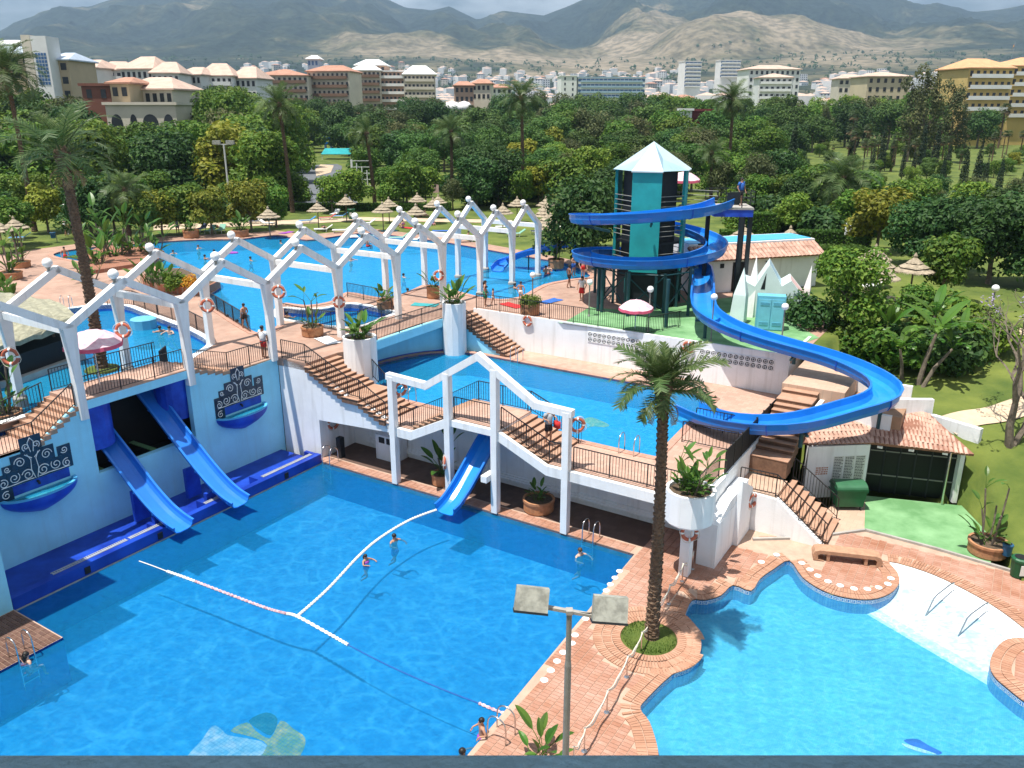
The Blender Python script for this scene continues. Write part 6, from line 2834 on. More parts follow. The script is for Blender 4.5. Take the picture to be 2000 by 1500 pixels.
# island planter in the upper pool end with brick wall
isl=thing('island_planter','long brick-walled planting island at the left of the upper pool','planter',at(360,560,LU))
IP=smooth_loop(PX([(428,563),(395,577),(340,574),(290,566),(282,552),(330,538),(385,541),(425,552)],LU),3)
mb=MB()
mb.prism(IP,4.0,LU+0.55)
mb.build('brick_wall',M_BRICKRED,isl)
mb=MB()
mb.prism(offset_loop(ccw(IP),0.2),LU+0.5,LU+0.565)
mb.build('soil',M_SOIL,isl)
ic=at(360,556,LU+0.56)
for i,(px,row,k,lab) in enumerate(((318,556,0,'tall dark paddle-leaved plant on the left half of the island planter'),(290,552,0,'paddle-leaved plant at the left end of the island planter'),(345,558,1,'low green shrub in the middle of the island planter'),(380,560,2,'orange flowering shrub at the right end of the island planter'))):
 p=at(px,row,LU+0.55)
 if k==0:
  paddle_plant(p,lab,24,1.15,spread=0.6)
 else:
  plant('shrub','lightbush' if k==1 else 'flower',p-Vector((0,0,0.2)),lab,'shrub',0.75,var=0)
# thick bank of big-leaved plants left of the upper pool
for i,(px,row,s,lab) in enumerate(((185,520,1.7,'tall big-leaved plant left of the upper pool, nearest the leaning trunk'),(225,505,1.8,'tall big-leaved plant in the middle of the bank left of the upper pool'),(262,500,1.6,'big-leaved plant at the right of the bank left of the upper pool'),(205,480,1.7,'big-leaved plant behind the bank left of the upper pool'),(300,500,1.2,'smaller big-leaved plant where the bank meets the pool'),(170,552,1.0,'yellowish big-leaved plant low at the foot of the leaning trunk'))):
 paddle_plant(at(px,row,LU),lab,26,s,spread=0.7,stems=3,sh=1.6*s*0.8)
mb=MB()
mb.prism(smooth_loop(PX([(160,535),(230,528),(310,512),(312,492),(210,486),(165,505)],LU),3),4.0,LU+0.30)
tag(mb.build('planting_island',M_BRICKRED,loc=at(230,510,LU)),'low brick-edged bed holding the bank of big-leaved plants','planter')
for px,row,lab in ((25,600,'tufted plant at the far left plaza edge beside the thatch'),(8,575,'tufted plant at the left picture edge behind the thatch')):
 paddle_plant(at(px,row,LU),lab,20,1.0)

# bananas and shrubs behind the slide bend
def banana(px,row,h,lean,label,n=8,s=1.0,z=None):
 g=gpos(px,row,z)
 t=thing('banana_plant',label,'plant',g)
 e=Vector((lean,0.1,h))
 mb=MB()
 mb.tube([g+Vector((0,0,-0.2)),g+e*0.5+Vector((lean*-0.1,0,0)),g+e],[0.16*s,0.12*s,0.08*s],8)
 mb.build('trunk',M_BARK2,t)
 for i in range(n):
  a=i*2.39996
  ss=s*VR.uniform(0.8,1.1)
  part('leaf',BAN[VR.randrange(3)],t,e,(0,VR.uniform(-0.15,0.5),a),(ss,ss,ss))
 return t


banana(1792,752,2.7,0.6,'tall banana plant with torn bright leaves above the slide bend',9,0.95)
banana(1800,756,2.0,1.3,'leaning banana plant crossing behind the tall one',7,0.8)
banana(1722,705,1.8,0.2,'banana plant with broad leaves among the shrubs behind the slide',9,0.8)
banana(1850,715,1.7,0.5,'banana plant at the right of the shrub bank behind the slide',8,0.8)
banana(1822,690,2.1,-0.2,'banana plant at the back of the shrub bank behind the slide',9,0.85)
banana(1762,740,1.6,-0.3,'short banana plant pressed against the outside of the slide bend',8,0.75)
for i,(px,row,s) in enumerate(((1655,705,0.8),(1690,712,0.85),(1728,728,0.8))):
 paddle_plant(gpos(px,row),('low plant with broad leaves behind the slide bend, leftmost of three','low plant with broad leaves behind the slide bend, middle of three','low plant with broad leaves behind the slide bend, rightmost of three')[i],22,s,spread=0.6)
for i,(px,row,s,k) in enumerate(((1660,690,1.3,'lightbush'),(1700,700,1.5,'lightbush'),(1745,700,1.4,'bush'),(1775,720,1.3,'lightbush'),(1840,725,1.2,'bush'),(1860,715,1.5,'bush'),(1880,660,1.6,'lightbush'),(1830,640,1.7,'lightbush'),(1925,690,1.4,'lightbush'),(1555,625,1.2,'bush'),(1590,640,1.2,'bush'))):
 plant('shrub',k,gpos(px,row),'loose green shrub on the lawn near the blue slide bend','shrub',s,group='shrubs round the slide bend')

# bare-branched jacaranda at the right edge
def bare_tree(base,h,label,seed=3):
 rnd=random.Random(seed)
 t=thing('jacaranda_tree',label,'tree',base)
 mb=MB()
 tips=[]

 def grow(p,d,L,r,dep):
  e=p+d*L
  mid=(p+e)/2+Vector((rnd.uniform(-1,1),rnd.uniform(-1,1),rnd.uniform(-.3,.6)))*L*0.08
  mb.tube([p,mid,e],[r,r*0.85,r*0.68],6 if dep<2 else 4,caps=False)
  if dep>=6:
   tips.append(e)
   return
  for _ in range(2 if dep!=1 else 3):
   nd=(d+Vector((rnd.uniform(-1,1),rnd.uniform(-1,1),rnd.uniform(-0.35,0.6)))*0.75).normalized()
   grow(e,nd,L*rnd.uniform(0.66,0.86),r*0.60,dep+1)
 grow(base+Vector((0,0,-0.2)),Vector((-0.06,0,1)).normalized(),h*0.26,0.19,0)
 grow(base+Vector((0.15,0.05,-0.2)),Vector((0.35,0.1,0.95)).normalized(),h*0.24,0.16,0)
 mb.build('branches',M_BARK2,t)
 bl,lf=MB(),MB()
 for i,e in enumerate(tips):
  for _ in range(3):
   q=e+Vector((rnd.gauss(0,.12),rnd.gauss(0,.12),rnd.gauss(0,.12)))
   if i % 11==0:
    for _ in range(6):
     leaf_quads(bl,q+Vector((rnd.gauss(0,.1),rnd.gauss(0,.1),rnd.gauss(0,.08))),0.13,Vector((rnd.uniform(-1,1),rnd.uniform(-1,1),1)),rnd)
   elif i % 3==0:
    leaf_quads(lf,q,0.2,Vector((rnd.uniform(-1,1),rnd.uniform(-1,1),1)),rnd)
 bl.build('blossom',M_LILAC,t)
 lf.build('leaves',M_BROAD,t)


g=gpos(1972,868)
bare_tree(g,8.2,'bare-branched jacaranda with a few lilac blossoms on the right lawn')

# ---- hedges
def hedge(px0,px1,row,z1row,depth,label,light=False,z=None):
 p,q=gpos(px0,row,z),gpos(px1,row,z)
 hgt=max(0.6,zat(z1row,p.y)-p.z)
 u=(q-p)
 L=u.length
 u.normalize()
 v=Vector((-u.y,u.x,0))
 rnd=random.Random(px0)
 mb=MB()
 A_=2*(L*hgt+depth*hgt)+L*depth
 for _ in range(int(A_*75)):
  s,d,h=rnd.uniform(0,L),rnd.uniform(0,depth),rnd.uniform(0.02,hgt)
  k=rnd.random()
  if k<0.42:
   h=hgt-abs(rnd.gauss(0,0.06))
   n=Vector((0,0,1))
  elif k<0.80:
   d=abs(rnd.gauss(0,0.07))
   n=-v
  else:
   s=rnd.choice((abs(rnd.gauss(0,0.06)),L-abs(rnd.gauss(0,0.06))))
   n=u*(-1 if s<L/2 else 1)
  pos=p+u*s+v*d+Vector((0,0,h))
  leaf_quads(mb,pos,0.22*rnd.uniform(0.6,1.3),n+Vector((rnd.gauss(0,.5),rnd.gauss(0,.5),rnd.gauss(0,.5))),rnd)
 t=thing('hedge',label,'hedge',p)
 mb.build('foliage',M_HEDGE,t)
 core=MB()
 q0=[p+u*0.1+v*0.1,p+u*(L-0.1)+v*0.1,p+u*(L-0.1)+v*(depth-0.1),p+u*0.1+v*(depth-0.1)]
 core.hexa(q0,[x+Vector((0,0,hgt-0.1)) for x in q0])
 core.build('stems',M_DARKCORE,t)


hedge(1447,1513,475,418,2.0,'tall clipped hedge block beside the start platform columns',z=LU)
hedge(1410,1450,478,452,1.5,'low clipped hedge left of the tall hedge block',z=LU)
hedge(1533,1610,455,436,1.2,'low clipped hedge behind the thatched parasols on the right',z=LU)
hedge(1560,1644,490,452,1.6,'clipped hedge with bright flat top in front of the white post',z=LU)
hedge(1652,1700,492,463,1.4,'clipped hedge right of the white post',z=LU)
hedge(1592,1695,540,486,2.4,'wide clipped hedge above the round dark tree',z=LU)
hedge(560,880,412,398,1.5,'long low hedge along the road behind the thatched parasols',z=LU)
hedge(1105,1160,432,398,2.0,'clipped green hedge with a small red roof behind it',z=LU)

# ---- individual trees near the pools: (px, row of foot, kind, size, label)
NEAR=[
 (1652,645,'broad',0.48,'round dark tree on the lawn beside the crystal huts'),
 (1712,492,'yellow',1.25,'bright yellow-green round tree on the right'),
 (1130,520,'dark',0.78,'dense dark tree wrapped by the left end of the spiral slide'),
 (1165,490,'dark',0.70,'dark round tree behind the left end of the spiral slide'),
 (1780,640,'small',0.55,'small tree with bare trunk between the path and the bananas'),
 (1835,590,'small',0.9,'pale-trunked tree beside the path on the right lawn'),
 (95,455,'yellow',1.05,'yellow-green bushy tree at the far left behind the palms'),
 (318,462,'yellow',0.95,'rounded yellow-green tree in the row left of the lamp pole, first'),
 (365,458,'small',1.1,'taller green tree in the row left of the lamp pole, second'),
 (415,460,'yellow',0.95,'rounded yellow-green tree just left of the lamp pole'),
 (492,452,'yellow',1.0,'bright rounded tree just right of the lamp pole'),
 (540,445,'small',0.9,'green tree behind the first thatched parasol'),
 (650,418,'small',1.0,'small tree with thin crown beside the road'),
 (690,412,'small',1.05,'small rounded tree left of the white gate frame'),
 (795,408,'small',1.2,'leafy tree right of the bent street lamp'),
 (832,402,'small',1.0,'leafy bush tree at the right end of the hedge'),
 (885,410,'olive',0.7,'small olive-toned tree behind the parasols'),
 (930,408,'dark',0.85,'dark full tree left of the upright palm'),
 (975,402,'dark',0.9,'dark full tree directly behind the pergola end'),
 (1060,402,'yellow',1.2,'light green tree right of the upright palm'),
 (1100,405,'small',1.4,'leafy green tree above the clustered parasols'),
 (1150,400,'broad',0.75,'full leafy tree left of the teal tower'),
 (1190,415,'dark',0.7,'dark tree just left of the teal tower'),
 (1480,400,'olive',1.25,'grey-green twiggy tree behind the tall hedge block'),
 (1530,425,'small',1.1,'small leafy tree behind the low clipped hedge'),
 (1575,430,'small',1.25,'leafy tree left of the spreading palm'),
 (1680,440,'small',1.2,'leafy tree right of the spreading palm'),
 (1790,520,'dark',0.7,'big dark tree right of the yellow-green tree'),
 (1850,530,'dark',0.72,'big dark tree in the right-hand thicket, nearest the path'),
 (1930,555,'dark',0.78,'big dark tree at the right edge above the path'),
 (2010,560,'dark',0.8,'big dark tree cut by the right picture edge'),
 (1880,470,'broad',0.6,'lighter green tree in the right-hand thicket'),
 (1960,480,'dark',0.7,'tall dark tree behind the right-hand thicket'),
 (1775,455,'broad',0.6,'bright green tree above the yellow-green tree'),
 (280,470,'small',0.9,'green tree over the thatched parasol at the left'),
 (30,480,'small',1.0,'green tree behind the thatched parasols at the left edge'),
 (180,462,'dark',0.7,'dark tree right of the globe lamp at the left'),
 (225,455,'small',1.1,'green tree behind the bank of big-leaved plants'),
]
for px,row,kind,s,lab in NEAR:
 g=gpos(px,row,None)
 plant('tree',kind,g,lab,'tree',s)

for i in range(46):
 px,yy=VR.uniform(1430,1720),VR.uniform(80,112)
 x=col_x(px,yy,5)
 plant('shrub',('lightbush','bush','small')[i % 3],Vector((x,yy,terrain_h(x,yy))),'leafy shrub in the dense planting behind the clipped hedges','shrub',VR.uniform(1.5,2.3) if i % 3<2 else VR.uniform(0.7,1.05),group='shrubs behind the clipped hedges')
for i in range(40):
 px,yy=VR.uniform(560,1320),VR.uniform(108,128)
 if 600<px<700:
  continue
 x=col_x(px,yy,5)
 plant('shrub',('lightbush','bush','small')[i % 3],Vector((x,yy,terrain_h(x,yy))),'leafy shrub in the planting behind the far parasols','shrub',VR.uniform(1.6,2.4) if i % 3<2 else VR.uniform(0.8,1.1),group='shrubs behind the far parasols')
for i in range(30):
 px,yy=VR.uniform(-40,560),VR.uniform(94,106)
 x=col_x(px,yy,5)
 plant('shrub',('bush','bush','small')[i % 3],Vector((x,yy,terrain_h(x,yy))),'leafy shrub under the trees at the left','shrub',VR.uniform(1.6,2.4) if i % 3<2 else VR.uniform(0.8,1.1),group='shrubs under the left trees')
# ---- cypresses on the right
CYP=[(1540,380,235,'b'),(1660,330,235,''),(1718,340,243,''),(1738,335,262,''),(1796,330,236,''),(1822,335,240,''),(1848,345,275,''),(1876,385,280,''),(1900,390,276,''),(1918,385,305,''),(1700,350,280,''),(1760,352,285,''),(1780,356,290,''),(1838,362,296,''),(1948,380,300,''),(1990,400,330,'')]
for px,row,top,k in CYP:
 g=gpos(px,row)
 h=zat(top,g.y)-g.z
 s=max(0.5,h/10.6)
 t=thing('cypress_tree','narrow dark cypress in the wood on the right' if not k else 'single narrow cypress standing left of the spreading palm','cypress tree',g,VR.uniform(0,6),None if k else 'cypresses in the wood on the right')
 tr,cr=PROTO['cypress'][VR.randrange(2)]
 sw=s*1.15
 s=s*1.08
 part('trunk',tr,t,scale=(sw,sw,s))
 part('crown',cr,t,scale=(sw,sw,s))

# ---- the wood
ROADP=[(560,205),(700,205),(740,108),(560,108)]


def keep_clear(px,y,x):
 if 575<px<700 and 105<y<215:
  return True
 if 1840<px<2040 and (222<y<244 or 262<y<300):
  return True
 if 1850<px<2060 and 104<y<150:
  return True
 if 840<px<880 and 120<y<160:
  return True
 if px<560 and y<104:
  return True
 if 560<=px<1130 and y<122:
  return True
 if 1130<=px<1450 and y<100:
  return True
 if px>=1450 and y<92:
  return True
 return False


wr=random.Random(21)
y=96.0
nwood=0
LABW={'pine':('dense dark pine in the wood beyond the pools','pines in the wood'),'broad':('leafy green tree in the wood beyond the pools','leafy trees in the wood'),'dark':('dark broad tree in the wood beyond the pools','dark trees in the wood'),'olive':('grey-green feathery tree in the wood beyond the pools','grey-green trees in the wood'),'yellow':('bright yellow-green tree in the wood beyond the pools','yellow-green trees in the wood'),'fan':('fan palm in the wood beyond the pools','fan palms in the park'),'tall':('tall feathery tree standing above the wood on the right','tall feathery trees')}
while y<335:
 step=6.0+0.027*y
 x=-0.74*y
 while x<0.76*y:
  xx,yy=x+wr.uniform(-0.4,0.4)*step,y+wr.uniform(-0.4,0.4)*step
  f=yy*CP-(-8)*SP
  px=1000+1600*xx/f
  x+=step
  if keep_clear(px,yy,xx):
   continue
  r=wr.random()
  r0=wr.random()
  if px<620:
   kind='broad' if r<0.72 else ('dark' if r<0.9 else 'pine')
  elif px<1250:
   kind='pine' if r<0.7 else ('broad' if r<0.85 else 'dark')
   if px<930 and yy>230:
    kind='fan' if r<0.55 else 'dark'
  else:
   kind='broad' if r<0.48 else ('pine' if r<0.72 else 'dark')
   if px>1600 and yy>170 and r>0.78:
    kind='fan'
  if r0<0.09:
   kind='olive'
  elif r0<0.14 and yy<220:
   kind='yellow'
  z=terrain_h(xx,yy)
  # the canopy climbs with distance: low trees in front, tall ones at the back
  skyrow=lerp_list(px,[(0,172),(60,168),(150,188),(195,242),(335,246),(355,200),(390,174),(480,170),(505,200),(560,196),(640,188),(760,180),(860,188),(930,200),(1050,176),(1200,172),(1300,182),(1500,178),(1600,172),(1800,172),(1900,180),(2000,182)])
  near_row=lerp_list(yy,[(92,300),(106,245),(135,212),(160,168),(300,165)] if px<560 else [(95,335),(120,300),(150,262),(200,222),(260,195),(330,178)])
  if 1560<px<2000 and yy<165:
   near_row=345
  elif 1560<px<2040 and yy<235:
   near_row=296
  row_=max(skyrow,near_row)+wr.uniform(-14,22)
  hmax=zat(row_,yy)-z
  base_h={'pine':10.5,'broad':10.0,'dark':8.6,'fan':10.2,'olive':5.6,'yellow':5.2}[kind]
  s=max(0.34,min(3.4 if kind in ('olive','yellow') else 1.9,hmax/base_h))
  if kind=='fan':
   s=min(s,1.25)
  SMAX=2.3 if kind in ('olive','yellow') else 1.3
  lab,grp=LABW[kind]
  zone='left of the road' if px<580 else ('between the road and the teal tower' if px<1270 else 'right of the teal tower')
  lab,grp=lab.replace('beyond the pools',zone),grp+' '+zone
  plant({'pine':'pine_tree','broad':'leafy_tree','dark':'broad_tree','fan':'fan_palm','olive':'feathery_tree','yellow':'leafy_tree'}[kind],kind,Vector((xx,yy,z)),lab,'palm tree' if kind=='fan' else 'tree',min(s,SMAX),group=grp,sz=s/min(s,SMAX))
  nwood+=1
 y+=step*0.92
# slender palms on the park lawn at the upper right
for i in range(26):
 px=wr.uniform(1640,2010)
 yy=wr.uniform(165,230)
 z0=5+0.01*max(0,yy-200)
 x=col_x(px,yy,z0)
 plant('fan_palm','fan',Vector((x,yy,terrain_h(x,yy))),'slender fan palm on the park lawn at the upper right','palm tree',wr.uniform(0.5,0.8),group='slender palms on the park lawn')
for px,yy,s in ((1795,190,1.15),(1770,198,1.0),(1850,196,1.0),(1540,230,0.75),(1605,245,0.7)):
 x=col_x(px,yy,5)
 plant('feathery_tree','tall',Vector((x,yy,terrain_h(x,yy))),LABW['tall'][0],'tree',s,group=LABW['tall'][1])
# distant belt of trees up to the town: one mass
bm_=MB()
br_=random.Random(9)
for i in range(620):
 yy=335+700*br_.random() ** 1.5
 xx=br_.uniform(-0.78,0.78)*yy
 z=terrain_h(xx,yy)
 px=1000+1600*xx/(yy*CP)
 r=br_.uniform(2.2,4.2)
 h=min(r*2.0,max(3.0,zat(lerp_list(px,[(0,262),(450,232),(640,200),(900,195),(1050,180),(1900,180)]),yy)-z))
 for k in range(70):
  d=Vector((br_.gauss(0,1),br_.gauss(0,1),abs(br_.gauss(0,1)))).normalized()
  p=Vector((xx+d.x*r,yy+d.y*r,z+h*(0.15+0.85*d.z)))
  leaf_quads(bm_,p,r*0.42,d+Vector((br_.gauss(0,.5),br_.gauss(0,.5),br_.gauss(0,.5))),br_)
o=bm_.build('distant_trees',M_DARKLEAF)
tag(o,'belt of small trees between the wood and the town','trees',kind='stuff')

# roads, paths
mb=MB()
mb.sheet(ccw([at(*q,5.0) for q in ((575,398),(700,398),(665,350),(668,325),(640,312),(590,314),(560,340))]),[],5.08)
struct(mb.build('road',M_ASPHALT))
mb=MB()
mb.sheet(ccw([at(*q,5.0) for q in ((618,345),(646,338),(652,324),(626,322),(616,332))]),[],5.12)
struct(mb.build('traffic_island_pavement',M_PATH))
mb=MB()
mb.sheet(ccw([at(*q,5.0) for q in ((300,440),(620,428),(700,424),(1000,430),(1000,436),(700,431),(620,436),(300,450))]),[],5.02)
struct(mb.build('garden_path',M_PATH))


def ribbon(name,pts,w,m,lift=0.03):
 P=crom([Vector((p.x,p.y,0)) for p in pts],6)
 n=len(P)
 vs=[]
 for i,p in enumerate(P):
  t=(P[min(i+1,n-1)]-P[max(i-1,0)]).normalized()
  s=Vector((-t.y,t.x,0))*w/2
  for k in (-1,-0.33,0.33,1):
   q=p+s*k
   vs.append((q.x,q.y,terrain_h(q.x,q.y)+lift))
 fs=[(i*4+k,i*4+k+1,i*4+k+5,i*4+k+4) for i in range(n-1) for k in range(3)]
 fs=[f[::-1] for f in fs]
 mb=MB()
 mb.add(vs,fs)
 return struct(mb.build(name,m))


ribbon('lawn_path',[gpos(*q) for q in ((1672,566),(1740,584),(1800,596),(1870,612),(1950,635),(2060,680))],1.0,M_PATH,0.06)
ribbon('lower_path',[gpos(*q) for q in ((1842,838),(1890,822),(1950,810),(2020,790),(2120,770))],1.5,M_PATH,0.06)
# ------------------------------------------------------------------ town, hotels, haze
def unit_box():
 mb=MB()
 mb.hexa([(-.5,-.5,0),(.5,-.5,0),(.5,.5,0),(-.5,.5,0)],[(-.5,-.5,1),(.5,-.5,1),(.5,.5,1),(-.5,.5,1)])
 return mb


WIN_ME=unit_box().mesh('window',M_WINDOW)
WINB_ME=unit_box().mesh('window',M_WINBLUE)
BALC_ME={}


def balc(m):
 if m.name not in BALC_ME:
  mb=MB()
  mb.hexa([(-.5,-1.1,-0.15),(.5,-1.1,-0.15),(.5,0,-0.15),(-.5,0,-0.15)],[(-.5,-1.1,0),(.5,-1.1,0),(.5,0,0),(-.5,0,0)])
  mb.hexa([(-.5,-1.1,0),(.5,-1.1,0),(.5,-1.0,0),(-.5,-1.0,0)],[(-.5,-1.1,1),(.5,-1.1,1),(.5,-1.0,1),(-.5,-1.0,1)])
  BALC_ME[m.name]=mb.mesh('balcony',m)
 return BALC_ME[m.name]


def hip(mb,w,d,z,h,over,m=0,ridge=0.4):
 h=h*0.72
 x,y=w/2+over,d/2+over
 r=max(0.05,(x-y) if x>y else x*ridge)
 mb.add([(-x,-y,z),(x,-y,z),(x,y,z),(-x,y,z),(-r,0,z+h),(r,0,z+h),(-x,-y,z-0.3),(x,-y,z-0.3),(x,y,z-0.3),(-x,y,z-0.3)],
   [(0,1,5,4),(1,2,5),(2,3,4,5),(3,0,4),(6,7,1,0),(7,8,2,1),(8,9,3,2),(9,6,0,3),(9,8,7,6)],m)


def block(name,label,px0,px1,rt,y,depth,wall,floors,cols,roof=None,roofm=None,rz=0.0,rh=3.0,cat='building',blue=False,bal=0,base=None,wfrac=0.55,group=None,strip=False):
 z1=zat(rt,y)
 x0,x1=col_x(px0,y,z1),col_x(px1,y,z1)
 xm=(x0+x1)/2
 z0=(terrain_h(xm,y) if y<1150 else far_h((px0+px1)/2,y))-1.0 if base is None else zat(base,y)
 w=abs(x1-x0)
 H=z1-z0
 t=thing(name,label,cat,(xm,y,z0),rz,group)
 WLOC[t.name]=Vector((0,0,0))
 mb=MB()
 mb.hexa([(-w/2,0,0),(w/2,0,0),(w/2,depth,0),(-w/2,depth,0)],[(-w/2,0,H),(w/2,0,H),(w/2,depth,H),(-w/2,depth,H)])
 mb.build('wall',wall,t)
 if roof=='hip':
  mb=MB()
  hip(mb,w,depth,0,rh,0.7)
  mb.v=[(a,b+depth/2,c+H+0.31) for a,b,c in mb.v]
  mb.build('roof',roofm,t)
 elif roof=='flat':
  mb=MB()
  mb.hexa([(-w/2-.4,-.4,H+0.002),(w/2+.4,-.4,H+0.002),(w/2+.4,depth+.4,H+0.002),(-w/2-.4,depth+.4,H+0.002)],[(-w/2-.4,-.4,H+.5),(w/2+.4,-.4,H+.5),(w/2+.4,depth+.4,H+.5),(-w/2-.4,depth+.4,H+.5)])
  mb.build('roof',roofm,t)
 fh=3.2
 for f in range(floors):
  zt=H-0.6-f*fh-1.6
  if zt<0.3:
   break
  cw=w/cols
  for c in range(cols):
   if strip:
    continue
   x=-w/2+cw*(c+0.5)
   part('window',WINB_ME if blue else WIN_ME,t,(x,-0.02,zt),(0,0,0),(cw*wfrac,0.12,1.6))
  if bal and (f % 1==0):
   part('balcony',balc(bal),t,(0,0,zt-0.35),(0,0,0),(w*0.92,1,1))
 return t


G1='hotel_building'
# far left hotel with its stair tower
block(G1,'ochre hotel wing behind the tower at the far left',-60,62,106,215,14,M_OCHRE,4,5,'hip',M_BLUEROOF,0,3.0)
block(G1,'ochre hotel wing right of the stair tower at the far left',92,132,118,216,14,M_OCHRE,3,2,'hip',M_BLUEROOF,0,2.6)
t=block('stair_tower','tall white stair tower with a grid of blue panes at the far left',58,88,70,212,6,M_TOWNWHITE,0,1,None,None,0)
w_=28/1600*212*0.93
H_=zat(70,212)-(t.location.z)
for r in range(9):
 for c in range(4):
  part('pane',WINB_ME,t,(-w_*0.30+c*w_*0.2,-0.03,H_-4.4-r*0.82),(0,0,0),(w_*0.15,0.12,0.62))
block('stair_tower','narrow cream shaft just left of the blue-paned stair tower',39,56,68,214,5,M_TOWNCREAM,0,1,None,None,0)
block(G1,'roof pavilion with white tent-shaped roof at the far left edge',-20,36,88,222,8,M_TOWNCREAM,1,4,'hip',M_TOWNWHITE,0,1.6)
# brown arch building and the pale arcade in front of the white flats
block(G1,'red-brown building with a dark archway on the left',158,214,168,168,10,M_REDBROWN,1,2,'flat',M_REDBROWN,0,wfrac=0.35)
block(G1,'ochre building with low tiled roof right of the red-brown arch',214,250,164,166,10,M_OCHRE,2,2,'hip',M_TOWNROOF,0,1.5)
block(G1,'cream terrace building with long sloping pink roof on the left',236,338,176,172,12,M_TOWNCREAM,2,7,'hip',M_PINKTILE,-0.1,3.2)
t=block('arcade','pale stone arcade with dark arches at the foot of the cream terraces',205,342,205,158,8,M_TOWNCREAM,0,1,'flat',M_TOWNCREAM,0)
wA=137/1600*158*0.95
for k,(fx,ww) in enumerate(((-0.36,0.16),(-0.12,0.10),(0.12,0.22),(0.38,0.14))):
 mb=MB()
 Ht=zat(205,158)-t.location.z
 arch=[(wA*(fx+ww/2*math.cos(g)),Ht-3.2+1.6*math.sin(g)) for g in [math.pi*i/10 for i in range(11)]]
 arch=[(wA*(fx+ww/2),Ht-6.5)]+arch+[(wA*(fx-ww/2),Ht-6.5)]
 n=len(arch)
 mb.add([(x,-0.06,z) for x,z in arch]+[(x,0.02,z) for x,z in arch],[tuple(range(n))]+[((i+1) % n,i,n+i,n+(i+1) % n) for i in range(n)])
 mb.build('arch',M_WINDOW,t)
# white apartment rows with rose roofs
for i,(a,b,rt,y,cols,rh) in enumerate(((138,188,134,250,4,3.4),(186,250,138,258,5,3.6),(232,300,136,252,6,5.0),(296,348,144,246,5,4.4),(346,392,147,262,5,3.2),(390,452,149,268,6,5.2),(448,500,154,274,5,5.0))):
 block('apartment_block',('white apartment block with rose roof, leftmost of the row','white apartment block with rose roof, second from the left of the row','white apartment block with high rose roof above the pink-roofed terrace','white apartment block with rose roof, fourth of the row','white apartment block with low rose roof in the middle of the row','white apartment block with steep rose roof left of the red-roofed hotel','white apartment block partly behind the red-roofed hotel')[i],a,b,rt,y,14,M_TOWNWHITE,4,cols,'hip',M_PINKTILE,(-0.12,0.1,-0.15,0.12,-0.1,0.1,-0.1)[i],rh,bal=M_TOWNWHITE if i % 2 else 0,wfrac=0.5)
# hotels in the centre
block(G1,'long cream hotel with red roof and brown balcony bands',500,600,148,330,18,M_TOWNCREAM,4,10,'hip',M_TOWNROOF,0.08,3.4,bal=M_BROWNTRIM,wfrac=0.5)
block(G1,'right wing of the red-roofed cream hotel',598,682,140,340,18,M_TOWNCREAM,5,9,'hip',M_TOWNROOF,-0.10,3.4,bal=M_BROWNTRIM,wfrac=0.45)
block(G1,'glazed grey lift house rising over the red-roofed hotel',600,621,116,352,8,M_GREYBLUE,2,3,'hip',M_TOWNWHITE,0,2.0,blue=True)
block(G1,'beige hotel with stacked white pyramid roofs right of the red-roofed hotel',684,742,138,372,18,M_TOWNCREAM,5,7,'hip',M_TOWNWHITE,0.05,3.5,bal=M_BROWNTRIM)
block(G1,'upper storey of the beige hotel with white pyramid roof',694,752,128,380,14,M_BRICKTOWN,3,6,'hip',M_TOWNWHITE,0,3.6)
block(G1,'beige hotel wing with brick-red bays at the right of the white pyramid roofs',742,806,140,376,16,M_BRICKTOWN,5,8,'flat',M_TOWNWHITE,-0.05,bal=M_TOWNWHITE)
block(G1,'sandy hotel end under a large white pyramid roof',788,850,146,368,18,M_TOWNCREAM,4,8,'hip',M_TOWNWHITE,0.1,5.2,bal=M_TOWNCREAM)
block('house','small red-walled house with tile roof behind the palm grove',888,925,168,330,10,M_BRICKTOWN,2,4,'hip',M_TOWNROOF,0.1,2.2)
block('house','cream and red house with tile roof right of the small red house',922,958,164,345,10,M_TOWNCREAM,2,4,'hip',M_TOWNROOF,-0.1,2.4)
block('house','white house right of the grove near the upright palm',960,1000,172,420,12,M_TOWNWHITE,2,4,'hip',M_TOWNROOF,0.1,2.4)
# right of the upright palm
block(G1,'long blue-grey block with banded balconies right of the upright palm',1128,1262,152,560,18,M_TOWNWHITE,4,16,'flat',M_GREYBLUE,0.1,blue=True,wfrac=0.85,bal=M_GREYBLUE)
block(G1,'white end tower of the long blue-grey block',1096,1127,149,556,16,M_TOWNWHITE,4,2,'flat',M_TOWNWHITE,0.1,wfrac=0.2)
block('apartment_tower','rounded white and blue apartment tower on the slope',1338,1372,120,800,16,M_TOWNWHITE,7,4,'flat',M_TOWNWHITE,0.2,blue=True,wfrac=0.9,bal=M_TOWNWHITE)
block('apartment_tower','low white and blue apartment block behind the tall dense palm',1408,1448,118,860,16,M_TOWNWHITE,5,5,'flat',M_TOWNWHITE,0.1,blue=True,wfrac=0.9,bal=M_TOWNWHITE)
block('apartment_block','white apartment block just right of the tall dense palm',1462,1566,136,430,16,M_TOWNWHITE,5,10,'hip',M_PINKTILE,0.1,3.0,wfrac=0.45)
block('apartment_block','lower white block with balconies right of the tall dense palm',1484,1548,152,400,14,M_TOWNWHITE,4,6,'hip',M_PINKTILE,-0.1,2.6,wfrac=0.5,bal=M_TOWNWHITE)
block('apartment_block','sand coloured block with low tile roof in front of the town on the right',1694,1782,150,340,14,M_SANDWALL,3,6,'hip',M_PINKTILE,0.08,2.4,wfrac=0.4)
block('house','pink house with tile roof left of the sand coloured block',1640,1692,154,380,12,M_TOWNCREAM,2,5,'hip',M_PINKTILE,-0.1,2.4)
